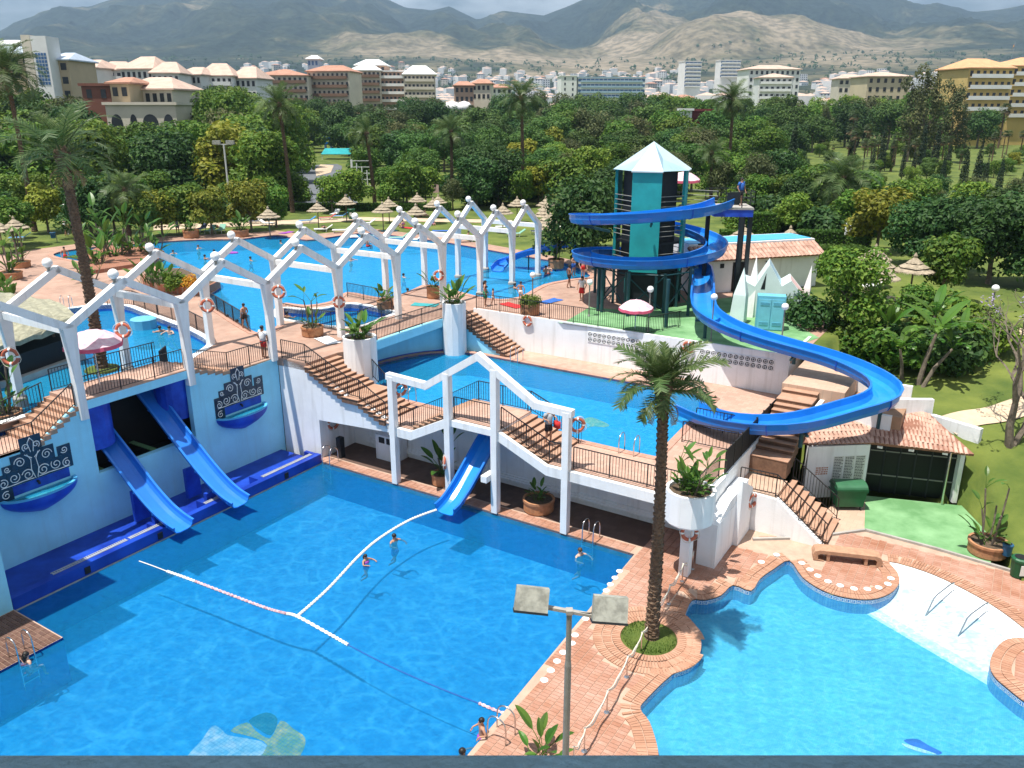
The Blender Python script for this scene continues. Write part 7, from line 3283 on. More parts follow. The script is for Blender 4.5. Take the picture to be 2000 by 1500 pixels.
block(G1,'yellow hotel with orange roof and white balconies at the right edge',1890,1985,134,270,16,M_YELLOW,5,7,'hip',M_ORANGEROOF,0.12,4.2,wfrac=0.45,bal=M_TOWNWHITE)
block(G1,'end wing of the yellow hotel cut by the right edge',1975,2090,130,282,16,M_YELLOW,5,8,'hip',M_ORANGEROOF,0.12,4.0,wfrac=0.45,bal=M_TOWNWHITE)
block('pavilion','white box pavilion with a dark red side wall in the wood',1334,1352,216,205,5,M_TOWNWHITE,0,1,'flat',M_TOWNWHITE,0)
block('pavilion','dark red box wall right of the white pavilion in the wood',1352,1390,217,206,5,M_DARKRED,0,1,'flat',M_DARKRED,0)
# white domed tent in the grove
c=at(895,214,12)
yy=300
x_=col_x(896,yy,12)
tt=thing('domed_tent','white domed tent roof among the palms of the far grove','tent',(x_,yy,terrain_h(x_,yy)))
mb=MB()
zt_=zat(197,yy)
for dx,r in ((-2.2,3.2),(2.0,3.0)):
 mb.lathe([(r,zt_-3.2),(r*0.9,zt_-1.6),(r*0.6,zt_-0.5),(0.05,zt_)],(x_+dx,yy,0),14)
mb.build('canopy',M_TOWNWHITE,tt,smooth=True)
mb=MB()
mb.lathe([(0.2,terrain_h(x_,yy)),(0.2,zt_-0.2)],(x_,yy,0),8)
mb.build('mast',M_GREYPOLE,tt)

# small houses of the town on the slopes
HV=[]
hr=random.Random(3)
for k in range(9):
 mb=MB()
 w,d,h=hr.uniform(9,17),hr.uniform(8,11),hr.choice((5.5,6.5,9,12))
 mb.hexa([(-w/2,-d/2,-3),(w/2,-d/2,-3),(w/2,d/2,-3),(-w/2,d/2,-3)],[(-w/2,-d/2,h),(w/2,-d/2,h),(w/2,d/2,h),(-w/2,d/2,h)],0)
 if k % 3!=2:
  mb2=MB()
  hip(mb2,w,d,h+0.31,2.6,0.5)
  mb.add(mb2.v,mb2.f,1)
 n=int(w/3.2)
 for f in range(int(h/3)):
  for c in range(n):
   x=-w/2+(c+0.5)*w/n
   z=0.8+f*3
   mb.hexa([(x-.8,-d/2-.06,z),(x+.8,-d/2-.06,z),(x+.8,-d/2+.02,z),(x-.8,-d/2+.02,z)],[(x-.8,-d/2-.06,z+1.5),(x+.8,-d/2-.06,z+1.5),(x+.8,-d/2+.02,z+1.5),(x-.8,-d/2+.02,z+1.5)],2)
 HV.append((mb.mesh('house',[(M_TOWNWHITE,M_TOWNCREAM,M_TOWNWHITE)[k % 3],(M_PINKTILE,M_TOWNROOF,M_PINKTILE)[k % 3],M_WINDOW]),w,d,h))
BELTS=[  # px range, y range, share, label, group
 (-40,500,900,2300,70,'small white house in the hazy town at the foot of the left mountain','houses below the left mountain'),
 (480,880,1000,2500,50,'small white house in the hazy town behind the central hotels','houses behind the central hotels'),
 (880,1340,700,2300,90,'small house in the town behind the upright palm','houses behind the upright palm'),
 (1200,1700,620,1900,80,'small house with rose roof at the foot of the bare hill','houses at the foot of the bare hill'),
 (1600,2020,700,2000,60,'small house in the town left of and behind the yellow hotel','houses behind the yellow hotel'),
]
extra=MB()
for a,b,y0,y1,n,lab,grp in BELTS:
 for i in range(n+240):
  y=y0+(y1-y0)*hr.random() ** 1.15
  px=hr.uniform(a,b)
  x=(px-1000)/1600*y*CP
  z=terrain_h(x,y) if y<1150 else far_h(px,y)
  s=hr.uniform(0.95,1.5)
  k=hr.randrange(9)
  rz=hr.uniform(-0.7,0.7)
  me,w,d,h=HV[k]
  if i<n and hr.random()<0.86:
   o=bpy.data.objects.new('house',me)
   COL.objects.link(o)
   o.location=(x,y,z)
   o.rotation_euler=(0,0,rz)
   o.scale=(s,s,s)
   tag(o,lab,'house',grp)
  else:
   R_=Matrix.Rotation(rz,3,'Z')
   q=[R_ @ Vector((sx*w/2*s,sy*d/2*s,0))+Vector((x,y,z)) for sx,sy in ((-1,-1),(1,-1),(1,1),(-1,1))]
   hh=h*s
   extra.hexa([p-Vector((0,0,3)) for p in q],[p+Vector((0,0,hh)) for p in q],0)
   tp=(q[0]+q[2])/2+Vector((0,0,hh+2.4))
   extra.add([p+Vector((0,0,hh+0.02)) for p in q]+[tp],[(0,1,4),(1,2,4),(2,3,4),(3,0,4)],1)
o=extra.build('town_houses',[M_TOWNWHITE,M_PINKTILE])
tag(o,'many more tiny houses of the town spread over the slopes','town',kind='stuff')
# scrub and trees dotted over the slopes
sc=MB()
for i in range(2600):
 y=650+2300*hr.random() ** 1.2
 px=hr.uniform(-60,2060)
 x=(px-1000)/1600*y*CP
 z=terrain_h(x,y) if y<1150 else far_h(px,y)
 r=hr.uniform(2.0,4.5)*(1+y/3000)
 for k in range(7):
  d=Vector((hr.gauss(0,1),hr.gauss(0,1),abs(hr.gauss(0,1)))).normalized()
  leaf_quads(sc,Vector((x+d.x*r*0.8,y+d.y*r*0.8,z+r*(0.2+0.9*d.z))),r,d+Vector((0,-0.3,0.2)),hr,0,0.8)
o=sc.build('slope_scrub',M_DARKLEAF)
tag(o,'dark scrub and trees dotted over the town slopes','scrub',kind='stuff')

# flag at the right edge
fp0=gpos(1942,238)
fl=thing('flagpole','tall thin flagpole with a red and yellow flag at the upper right','flag',fp0)
ztop=zat(82,fp0.y)
xt=col_x(1984,fp0.y,ztop)
mb=MB()
mb.tube([fp0+Vector((0,0,-0.3)),Vector((xt,fp0.y,ztop))],[0.14,0.07],7)
mb.build('pole',M_STEEL,fl)
for k,m in enumerate((M_FLAGRED,M_FLAGYEL,M_FLAGRED)):
 mb=MB()
 vs=[]
 for i in range(9):
  u=i/8
  for v in (0,1):
   wv=[0,.25,.75,1][k+v]
   vs.append((xt-0.2-u*0.9-0.5*wv*1.2,fp0.y+0.35*math.sin(u*6+wv),ztop-0.2-wv*1.6-u*3.0))
 mb.add(vs,[(2*i,2*i+1,2*i+3,2*i+2) for i in range(8)])
 mb.build('flag_stripe',m,fl)

# ------------------------------------------------------------------ air
HAZE=True
if HAZE:
 hm=bpy.data.materials.new('haze_air')
 hm.use_nodes=True
 hn=hm.node_tree.nodes
 hn.clear()
 ho=hn.new('ShaderNodeOutputMaterial')
 hv=hn.new('ShaderNodeVolumePrincipled')
 hv.inputs['Color'].default_value=(0.50,0.72,1.0,1)
 hv.inputs['Density'].default_value=0.000118
 hv.inputs['Anisotropy'].default_value=0.2
 hm.node_tree.links.new(hv.outputs['Volume'],ho.inputs['Volume'])
 mb=MB()
 mb.hexa([(-9000,-80,-7),(9000,-80,-7),(9000,7400,-7),(-9000,7400,-7)],[(-9000,-80,1500),(9000,-80,1500),(9000,7400,1500),(-9000,7400,1500)])
 o=mb.build('haze',hm)
 o['kind']='stuff'
# ------------------------------------------------------------------ small paving pieces
def near_first(lst):
 c=Vector((0,0,CAM_Z))
 return sorted(lst,key=lambda q:(Vector(q[0])-c).length)


def seen(p,m=60):
 f=p.y*CP-(p.z-CAM_Z)*SP
 u=p.y*SP+(p.z-CAM_Z)*CP
 if f<1:
  return False
 px,py=1000+1600*p.x/f,750-1600*u/f
 return -m<px<2000+m and -m<py<1500+m


def slab_mesh(name,w,d,h,m):
 mb=MB()
 e=min(w,d)*0.04
 x,y=w/2,d/2
 vs=[(-x,-y,0),(x,-y,0),(x,y,0),(-x,y,0),(-x+e,-y+e,h),(x-e,-y+e,h),(x-e,y-e,h),(-x+e,y-e,h)]
 mb.add(vs,[(4,5,6,7),(0,1,5,4),(1,2,6,5),(2,3,7,6),(3,0,4,7)])
 return mb.mesh(name,m)


def pieces(name,me,items,parent,stuffname,limit=300):
 """items: (centre, turn); nearest ones single objects, the rest one joined part"""
 items=near_first(items)
 o=WLOC.get(parent.name,Vector((0,0,0))) if parent else Vector((0,0,0))
 for c,rz in items[:limit]:
  part(name,me,parent,Vector(c)-o,(RND.uniform(-.006,.006),RND.uniform(-.006,.006),rz))
 mb=MB()
 vs0=[v.co.copy() for v in me.vertices]
 fs0=[tuple(p.vertices) for p in me.polygons]
 for c,rz in items[limit:]:
  M=Matrix.Rotation(rz,3,'Z')
  c=Vector(c)
  mb.add([c+M @ v for v in vs0],fs0)
 if mb.v:
  s=mb.build(stuffname,me.materials[0],parent)
  s['kind']='stuff'


# two courses of radial bricks round the paddling pool
def resample(loop,step):
 out=[]
 n=len(loop)
 carry=0.0
 for i in range(n):
  p,q=Vector(loop[i][:2]),Vector(loop[(i+1) % n][:2])
  L=(q-p).length
  s=carry
  while s<L:
   t=(q-p)/L
   out.append((p+t*s,t))
   s+=step
  carry=s-L
 return out


KS=[Vector((p.x,p.y)) for p in KID]
BRK=slab_mesh('brick',0.088,0.29,0.030,M_BRICK)
items=[]
for p,t in resample(KS,0.098):
 nrm=Vector((t.y,-t.x))
 for k,off in ((0,0.13),(1,0.445)):
  c=p+nrm*off
  w=Vector((c.x,c.y,0.004))
  if inside(c,KS) or not seen(w):
   continue
  items.append((w+Vector((0,0,RND.uniform(0,0.006))),math.atan2(t.y,t.x)))
kc=thing('brick_coping','double course of radial bricks edging the paddling pool','coping',W(26,8,0))
pieces('brick',BRK,items,kc,'bricks')
# ring of bricks round the palm bed
PB=at(1267,1248,0)
items=[]
for ring,r in enumerate((1.10,1.42,1.74)):
 n=int(2*math.pi*r/0.10)
 for i in range(n):
  g=2*math.pi*i/n
  c=Vector((PB.x+r*math.cos(g),PB.y+r*math.sin(g),0.008+0.02*(ring==0)))
  if inside(c,KS):
   continue
  items.append((c,g+math.pi/2))
pbd=thing('palm_bed','round grassy bed with brick rings at the foot of the tall palm','planter',PB)
pieces('brick',BRK,items,pbd,'bricks')
mb=MB()
n=30
mb.lathe([(0.96,-0.02),(0.93,0.07),(0.5,0.12),(0.02,0.14)],PB,n,cap=False)
mb.build('grass_mound',M_GRASS,pbd,smooth=True)
mb=MB()
for i in range(1500):
 r,g=0.93*math.sqrt(RND.random()),RND.uniform(0,6.283)
 if RND.random()<0.35 and math.cos(g-0.4)>0:
  continue
 c=PB+Vector((r*math.cos(g),r*math.sin(g),0.08))
 d=Vector((RND.uniform(-.05,.05),RND.uniform(-.05,.05),RND.uniform(.05,.12)))
 w=Vector((0.012*math.sin(g),0.012*math.cos(g),0))
 mb.add([c-w,c+w,c+d],[(0,1,2)])
mb.build('grass_blades',M_HEDGE,pbd)['kind']='stuff'
# oblong tiles of the lower paving
TL=slab_mesh('tile',0.286,0.136,0.012,M_TILE)
items=[]
KO=offset_loop(KS,-0.62) if area(KS)>0 else offset_loop(KS,0.62)
a=20.28
ia=0
PV0=ccw(PAVE0)
while a<42:
 b=-12.0+(0.075 if ia % 2 else 0)
 while b<16.5:
  w=W(a+0.15,b+0.075,0.003)
  lim=20.2 if b>10.2 else (20.2+(10.1-b)*0.045 if b>0 else 20.65+(0-b)*0.038)
  if a>lim+0.02 and (b<10.1 or True) and seen(w,20) and inside(w,PV0):
   d=(Vector((w.x,w.y))-Vector((PB.x,PB.y))).length
   if d>1.95 and not inside(w,KO) and not (a>22.4 and b>12.8 and a<26.6 and b<17):
    items.append((w+Vector((0,0,RND.uniform(0,0.004))),ANG))
  b+=0.15
 a+=0.30
 ia+=1
a=2.75
while a<20.1:
 for b in (10.18,10.33,10.48,10.63):
  items.append((W(a,b,0.004),ANG))
 a+=0.30
pv=thing('tile_paving','small pink paving tiles laid between the big pool and the paddling pool','paving',W(24,4,0))
pieces('tile',TL,items,pv,'tiles')
# tiles of the left corner deck, shade put into their dark brown
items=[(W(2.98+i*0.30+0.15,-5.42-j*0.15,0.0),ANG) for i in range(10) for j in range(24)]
cd=thing('tile_paving','corner deck tiles at the left edge, coloured dark brown for shade','paving',W(4.5,-7,0))
pieces('tile',slab_mesh('tile',0.286,0.136,0.012,M_TILESHADED),items,cd,'tiles',240)
# round white lights let into the paving
for px,row in ((1210,1116),(1201,1129),(1192,1142),(1184,1154),(1144,1209),(1123,1241),(1117,1257),(1100,1275),(1088,1292),(1076,1310),(1063,1329)):
 c=at(px,row,0.0)
 mb=MB()
 mb.lathe([(0.125,0.0),(0.125,0.022),(0.09,0.03),(0.01,0.03)],c,16)
 tag(mb.build('paving_disc',M_WHITE,loc=c),'round white disc in the paving along the right edge of the big pool','disc','white discs along the big pool')
for px,row in ((1566,1100),(1582,1113),(1597,1125),(1617,1136),(1641,1144),(1668,1150),(1694,1151),(1716,1148),(1734,1141),(1740,1130),(1517,1084),(1487,1098)):
 c=at(px,row,0.03)
 mb=MB()
 mb.lathe([(0.13,0.0),(0.13,0.022),(0.09,0.03),(0.01,0.03)],c,16)
 tag(mb.build('paving_disc',M_WHITE,loc=c),'round white disc along the curved rim by the stone bench','disc','white discs by the stone bench')
# key-pattern border above the water line of the paddling pool
mb=MB()
KW=[(-0.5,-0.4,-1,1),(-0.4,0.35,0.7,1),(0.25,0.35,-0.35,0.7),(-0.15,0.25,-0.35,-0.05),(-0.15,-0.05,-0.05,0.3),(-0.4,0.5,-1,-0.75)]
for p,t in resample(KS,0.20):
 if not seen(Vector((p.x,p.y,0))):
  continue
 nrm=Vector((-t.y,t.x)) if area(KS)>0 else Vector((t.y,-t.x))
 for x0,x1,z0,z1 in KW:
  q=[p+nrm*0.008+t*0.2*x for x in (x0,x1)]
  za,zb=-0.115+z0*0.07,-0.115+z1*0.07
  mb.add([(q[0].x,q[0].y,za),(q[1].x,q[1].y,za),(q[1].x,q[1].y,zb),(q[0].x,q[0].y,zb)],[(0,1,2,3)])
o=mb.build('key_pattern',M_WHITE,kc)
o['kind']='stuff'

# mosaics on the pool floors
def floor_patch(pts,z,lift,m,parent):
 mb=MB()
 mb.sheet(ccw(smooth_loop([at(x,y,z) for x,y in pts],3)),[],z+lift)
 return mb.build('mosaic_patch',m,parent)


zf=-0.10-1.7
mo=thing('floor_mosaic','large mosaic of cream, olive and green patches on the big pool floor','mosaic',at(480,1440,zf))
floor_patch([(360,1500),(395,1445),(415,1418),(432,1424),(445,1436),(480,1442),(520,1455),(505,1500)],zf,0.006,M_MURALW,mo)
floor_patch([(450,1428),(483,1411),(500,1428),(528,1442),(548,1408),(575,1425),(596,1442),(590,1470),(560,1500),(496,1500),(522,1456),(486,1438)],zf,0.010,M_MURALY,mo)
floor_patch([(486,1408),(520,1392),(542,1405),(530,1436),(505,1425)],zf,0.014,M_MURALG,mo)
zm=2.80-1.35
mo=thing('floor_mosaic','pale yellow mosaic patch on the floor of the middle pool','mosaic',at(1160,825,zm))
floor_patch([(1135,822),(1150,815),(1165,818),(1190,830),(1180,835),(1160,833),(1148,836),(1140,830)],zm,0.006,M_MURALY,mo)
floor_patch([(1132,826),(1145,826),(1152,832),(1140,836)],zm,0.012,M_MURALW,mo)
zk_=-0.62
mo=thing('floor_mosaic','dark blue and white mosaic patch on the paddling pool floor','mosaic',at(1795,1455,zk_))
floor_patch([(1765,1446),(1790,1443),(1812,1455),(1840,1470),(1825,1474),(1800,1462),(1780,1456)],zk_,0.006,M_BLUE,mo)
floor_patch([(1762,1452),(1790,1460),(1830,1474),(1800,1470),(1770,1460)],zk_,0.012,M_MURALW,mo)

# ------------------------------------------------------------------ float lines in the big pool
zw=-0.10


def float_line(name,label,segs):
 t=thing(name,label,'float line',at(*segs[0][0][0],zw))
 for pts,m,r,bump in segs:
  P=crom([at(x,y,zw)+Vector((0,0,0.03)) for x,y in pts],10)
  mb=MB()
  if bump:
   # string of short floats
   L=sum((P[i+1]-P[i]).length for i in range(len(P)-1))
   n=int(L/0.05)
   Q=[]
   for i in range(n+1):
    f=i/n*(len(P)-1)
    k=min(int(f),len(P)-2)
    Q.append(P[k].lerp(P[k+1],f-k))
   mb.tube(Q,[r if i % 3 else r*0.55 for i in range(len(Q))],6)
  else:
   mb.tube(P,r,5)
  o=mb.build('floats' if bump else 'rope',m,t)
  if bump:
   o['kind']='stuff'
 return t


float_line('float_line','long float line crossing the big pool with white, pink and bare blue rope sections',[
 ([(272,1097),(300,1107),(326,1117)],M_WHITEFLOAT,0.02,False),
 ([(326,1117),(352,1126),(382,1137)],M_WHITEFLOAT,0.06,True),
 ([(382,1137),(450,1163),(520,1189),(560,1200)],M_PINKFLOAT,0.06,True),
 ([(560,1200),(582,1206),(640,1238),(680,1261)],M_WHITEFLOAT,0.065,True),
 ([(680,1261),(760,1302),(860,1346),(935,1375)],M_BLUEROPE,0.02,False),
 ([(935,1375),(965,1388),(997,1399)],M_PINKFLOAT,0.055,True)])
float_line('float_line','white float line curving from the long line to the single slide',[([(582,1204),(640,1152),(700,1088),(742,1052),(800,1017),(855,996)],M_WHITEFLOAT,0.06,True)])

# ------------------------------------------------------------------ lifebuoys
def lifebuoy(p,nrm,label,R=0.27):
 p,nrm=Vector(p),Vector(nrm).normalized()
 t=thing('lifebuoy',label,'lifebuoy',p)
 mb=MB()
 mb.torus(p,R,0.07,nrm,24,8)
 mb.build('ring',M_ORANGE,t,smooth=True)
 for k in range(4):
  mb=MB()
  g=math.pi/4+k*math.pi/2
  mb.torus(p,R,0.076,nrm,3,8,0,g-0.13,g+0.13)
  mb.build('band',M_WTAPE,t)
 mb=MB()
 x=nrm.orthogonal().normalized()
 y=nrm.cross(x)
 pts=[]
 for k in range(25):
  g=2*math.pi*k/24
  pts.append(p+(x*math.cos(g)+y*math.sin(g))*(R+0.10+0.03*math.sin(4*g))+nrm*0.03)
 mb.tube(pts,0.012,4,caps=False)
 mb.build('grab_line',M_ROPE,t)


def on_y(px,row,y):
 z=zat(row,y)
 return Vector((col_x(px,y,z),y,z))


FACE=(0.12,-1,0.1)
lifebuoy(on_y(544,570,Fp[3].y-0.28),FACE,'orange lifebuoy on the pergola post above the plaza railing corner')
lifebuoy(on_y(405,597,Bp[2].y-0.30),FACE,'orange lifebuoy on the pergola post beside the ribbon walk')
lifebuoy(on_y(240,645,Bp[1].y-0.30),FACE,'orange lifebuoy half hidden behind the left pink parasol')
lifebuoy(on_y(20,697,Bp[0].y-0.30),FACE,'orange lifebuoy on the pergola post at the left edge')
lifebuoy(on_y(662,590,Fp[4].y-0.28),FACE,'orange lifebuoy above the plant of the near drum planter')
lifebuoy(on_y(857,538,Fp[6].y-0.28),FACE,'orange lifebuoy above the plant of the tall drum planter')
a_,z_=on_b(1030,627,24.3)
lifebuoy(W(a_,24.31,z_),-E2,'orange lifebuoy hanging on the left part of the terrace wall')
a_,z_=on_b(1344,678,24.3)
lifebuoy(W(a_,24.31,z_),-E2,'orange lifebuoy at the top of the terrace wall behind the palm crown')
a_,z_=on_b(625,828,11.6)
lifebuoy(W(2.70,11.3,1.65),E1+Vector((0,-0.5,0)),'orange lifebuoy inside the left end of the covered walk')
lifebuoy(W(7.95,10.55,zat(760,W(7.95,10.55).y)),E1*0.8-E2*0.4,'orange lifebuoy behind the left post of the white gable frame')
lifebuoy(W(17.2,10.6,zat(830,W(17.2,10.6).y)),E1*0.5-E2*0.6,'orange lifebuoy on the right post of the white gable frame')
lifebuoy(W(10.75,10.1,zat(903,W(10.75,10.1).y)),E1*-0.8-E2*0.5,'orange lifebuoy low on the post beside the single slide')
lifebuoy(W(22.45,9.75,1.95)+Vector((0.0,-0.30,0)),(0.0,-1,0.15),'orange lifebuoy on the pillar under the raised drum planter')
lifebuoy(W(23.55,14.45,1.45),E1*0.9-E2*0.3,'orange lifebuoy on the corner wall beside the lower stairs')

# ------------------------------------------------------------------ pool ladders and handrails
def ladder(p,d,label,zw_,deep=0.9,w=0.5,tall=0.85):
 """p: middle of the pool edge at deck level; d: towards the water"""
 p,d=Vector(p),Vector(d).normalized()
 s=Vector((-d.y,d.x,0))
 t=thing('pool_ladder',label,'ladder',p)
 for k in (-1,1):
  c=p+s*w/2*k
  pts=[c-d*0.45,c-d*0.45+Vector((0,0,tall*0.7)),c-d*0.30+Vector((0,0,tall*0.95)),c-d*0.08+Vector((0,0,tall)),c+d*0.10+Vector((0,0,tall*0.85)),c+d*0.16+Vector((0,0,tall*0.4)),c+d*0.16+Vector((0,0,zw_-p.z-deep))]
  mb=MB()
  mb.tube(crom(pts,3),0.024,7)
  mb.build('rail',M_STEEL,t,smooth=True)
 for i in range(3):
  z=zw_-0.05-i*0.28
  mb=MB()
  q=p+d*0.16
  mb.bar((q.x-s.x*w/2,q.y-s.y*w/2,z),(q.x+s.x*w/2,q.y+s.y*w/2,z),0.09,0.03)
  mb.build('rung',M_STEEL,t)
 return t


ladder(W(3.35,10.12,0.0),-E2,'steel ladder at the far left corner of the big pool',-0.16)
ladder(W(18.15,10.12,0.0),-E2,'steel ladder at the far right corner of the big pool',-0.16)
ladder(W(6.02,-6.6,0.0),E1,'steel ladder at the corner deck on the left edge',-0.16)
ladder(at(965,1432,0.0)+E1*0.1,-E1,'steel ladder on the right side of the big pool at the bottom',-0.16)
ladder(W(6.2,13.36,LM),E2,'steel ladder at the near left of the middle pool',2.74)
ladder(W(7.0,22.2,LM),-E2,'steel ladder at the foot of the short far staircase',2.74)
ladder(W(14.8,13.36,LM),E2,'steel ladder of the middle pool behind the gable steps',2.74)
ladder(W(18.4,13.36,LM),E2,'steel ladder at the near right of the middle pool',2.74,w=0.7)
ladder(at(130,604,LU)+Vector((0,0,0)),Vector((0.2,-1,0)),'steel ladder at the far side of the left pool',4.6)
for i,(a,b,c_,d_) in enumerate((((1860,1138),(1816,1177),(1857,1163),(1804,1208)),((1927,1175),(1883,1215),(1923,1203),(1868,1247)))):
 f0,f1=at(*c_,-0.25),at(*d_,-0.45)
 t=thing('handrail',('bent steel handrail on the white beach, the left one','bent steel handrail on the white beach, the right one')[i],'handrail',f0)
 mb=MB()
 mb.tube([f0,f0+Vector((0.02,0,0.55)),f0.lerp(f1,0.12)+Vector((0,0,0.58)),f0.lerp(f1,0.62)+Vector((0,0,0.62)),f0.lerp(f1,0.72)+Vector((0,0,0.58)),f1+Vector((0,0,-0.1))],0.03,7)
 mb.build('rail',M_STEEL,t)

# ------------------------------------------------------------------ rope barrier between the pools
rb=thing('rope_barrier','white rope slung between thin steel posts between the two pools','barrier',at(1224,1323,0))
posts=[at(*q,0.0) for q in ((1352,1112),(1332,1136),(1306,1180),(1282,1218),(1252,1275),(1224,1323),(1185,1392),(1141,1468),(1120,1505))]
for i,p in enumerate(posts):
 if i==3:
  continue
 mb=MB()
 mb.tube([p,p+Vector((0,0,0.82))],0.022,7)
 mb.lathe([(0.09,0),(0.09,0.02),(0.03,0.03)],p,10)
 mb.build('post',M_STEEL,rb)
for p,q in zip(posts,posts[1:]):
 for k in (0,1):
  mb=MB()
  pts=[]
  for i in range(11):
   u=i/10
   c=p.lerp(q,u)+Vector((0,0,0.80-(0.20+0.14*k)*4*u*(1-u)))
   pts.append(c+Vector((0.02*math.sin(i+k),0,0)))
  mb.tube(pts,0.020,5)
  mb.build('rope',M_ROPE,rb)

# ------------------------------------------------------------------ bench, bins, container
bp=at(1652,1094,0.03)
bn=thing('stone_bench','long sandstone bench with rounded ends on the brick peninsula','bench',bp)
mb=MB()
u=(at(1714,1100,0)-at(1592,1086,0)).normalized()
v=Vector((-u.y,u.x,0))
pr=[(-1.25,0.03),(-1.30,0.25),(-1.22,0.42),(-1.02,0.48),(1.02,0.48),(1.22,0.42),(1.30,0.25),(1.25,0.03)]
inn=[(-0.85,0.03),(-1.08,0.06),(-1.10,0.26),(-1.0,0.33),(1.0,0.33),(1.10,0.26),(1.08,0.06),(0.85,0.03)]
n=len(pr)
vs=[]
for d in (-0.28,0.28):
 for x,z in pr+inn:
  q=bp+u*x+v*d
  vs.append((q.x,q.y,z))
fs=[]
for i in range(n-1):
 fs+=[(i,i+1,2*n+i+1,2*n+i),(n+i+1,n+i,3*n+i,3*n+i+1),(i+1,i,n+i,n+i+1),(2*n+i,2*n+i+1,3*n+i+1,3*n+i)]
fs+=[(0,2*n,3*n,n),(n-1,2*n-1,4*n-1,3*n-1)]
mb.add(vs,fs)
mb.build('seat',M_STONE,bn)
for x in (-0.7,0.7):
 mb=MB()
 q=bp+u*x
 mb.box((q.x,q.y,0.18),(0.12,0.5,0.29),math.atan2(u.y,u.x))
 mb.build('support',M_STONE,bn)

cp=at(1652,990,0.0)
cp=Vector((cp.x,cp.y,0.02))
ct=thing('waste_container','dark green four-wheeled waste container beside the price board','container',cp)
rzc=ANG+0.55
mb=MB()
M3=Matrix.Rotation(rzc,3,'Z')


def cbox(mb,x0,x1,y0,y1,z0,z1,tx=0.0,ty=0.0,m=0):
 q=[(x0,y0),(x1,y0),(x1,y1),(x0,y1)]
 s=[(-1,-1),(1,-1),(1,1),(-1,1)]
 lo=[cp+M3 @ Vector((x+tx*sx,y+ty*sy,z0)) for (x,y),(sx,sy) in zip(q,s)]
 hi=[cp+M3 @ Vector((x,y,z1)) for x,y in q]
 mb.hexa(lo,hi,m)


cbox(mb,-0.66,0.66,-0.46,0.46,0.18,0.98,-0.07,-0.06)
mb.build('body',M_GREENPL,ct)
mb=MB()
cbox(mb,-0.70,0.70,-0.50,0.50,0.985,1.06)
mb.build('rim',M_GREENPL,ct)
mb=MB()
vs=[]
for i in range(9):
 g=math.pi*i/8
 for x in (-0.68,0.68):
  vs.append(cp+M3 @ Vector((x,-0.48*math.cos(g),1.07+0.20*math.sin(g))))
mb.add(vs,[(2*i,2*i+1,2*i+3,2*i+2) for i in range(8)]+[tuple(2*i for i in range(9)),tuple(2*i+1 for i in range(8,-1,-1))])
mb.build('lid',M_GREENPL2,ct)
for x in (-0.5,0.5):
 for y in (-0.34,0.34):
  mb=MB()
  c=cp+M3 @ Vector((x,y,0.09))
  mb.torus(c,0.06,0.03,M3 @ Vector((1,0,0)),12,6)
  mb.build('wheel',M_DARK,ct)
for x in (-0.72,0.72):
 mb=MB()
 mb.tube([cp+M3 @ Vector((x,-0.3,0.82)),cp+M3 @ Vector((x*1.08,-0.3,0.84)),cp+M3 @ Vector((x*1.08,0.3,0.84)),cp+M3 @ Vector((x,0.3,0.82))],0.025,5)
 mb.build('handle',M_GREENPL,ct)


def litter_bin(px,row,z,label,m,h=0.9,r=0.26,post=False,sign=False,lift=0.0):
 c=at(px,row,z)
 t=thing('litter_bin',label,'bin',c)
 mb=MB()
 mb.lathe([(r*0.82,0.05+lift),(r,h*0.85+lift),(r*1.08,h*0.86+lift),(r*1.08,h*0.95+lift),(r*0.9,h+lift)],c,14)
 mb.build('body',m,t)
 mb=MB()
 mb.lathe([(r*0.7,h+lift+0.005),(r*0.72,h+lift+0.012)],c,14)
 mb.build('opening',M_BLACK,t)
 if post:
  mb=MB()
  mb.tube([c+Vector((r+0.02,0.05,0)),c+Vector((r+0.02,0.05,lift+h*0.9))],0.03,6)
  mb.build('post',M_GREYPOLE,t)
 if sign:
  mb=MB()
  mb.box(c+Vector((0.0,-r*1.06,h*0.5)),(0.26,0.02,0.42))
  mb.build('label_plate',M_PAPER,t)


litter_bin(1962,1098,0.0,'small blue litter bin on a post at the kerb',M_BLUEPL,0.55,0.19,True,False,0.28)
litter_bin(1986,1126,0.0,'dark green litter bin with white plate at the right edge',M_GREENPL,0.85,0.30,False,True)
litter_bin(106,474,LU,'dark litter bin on a post on the far left plaza',M_BLUEPL,0.6,0.25,True,False,0.4)
litter_bin(687,428,LU,'dark green litter bin with white plate on the far lawn',M_GREENPL,1.2,0.42,False,True)

# ------------------------------------------------------------------ lamp posts and poles
def globe_post(px,row,zb,trow,label,r=0.19):
 b=at(px,row,zb)
 zt=zat(trow,b.y)
 t=thing('globe_lamp_post',label,'lamp post',b)
 mb=MB()
 mb.tube([b,b+Vector((0,0,zt-zb-r))],0.04,8)
 mb.lathe([(0.10,0),(0.08,0.08),(0.04,0.12)],b,8)
 mb.build('pole',M_GREYPOLE,t)
 mb=MB()
 mb.ball(Vector((b.x,b.y,zt)),r,14)
 mb.build('globe',M_GLOBE,t,smooth=True)


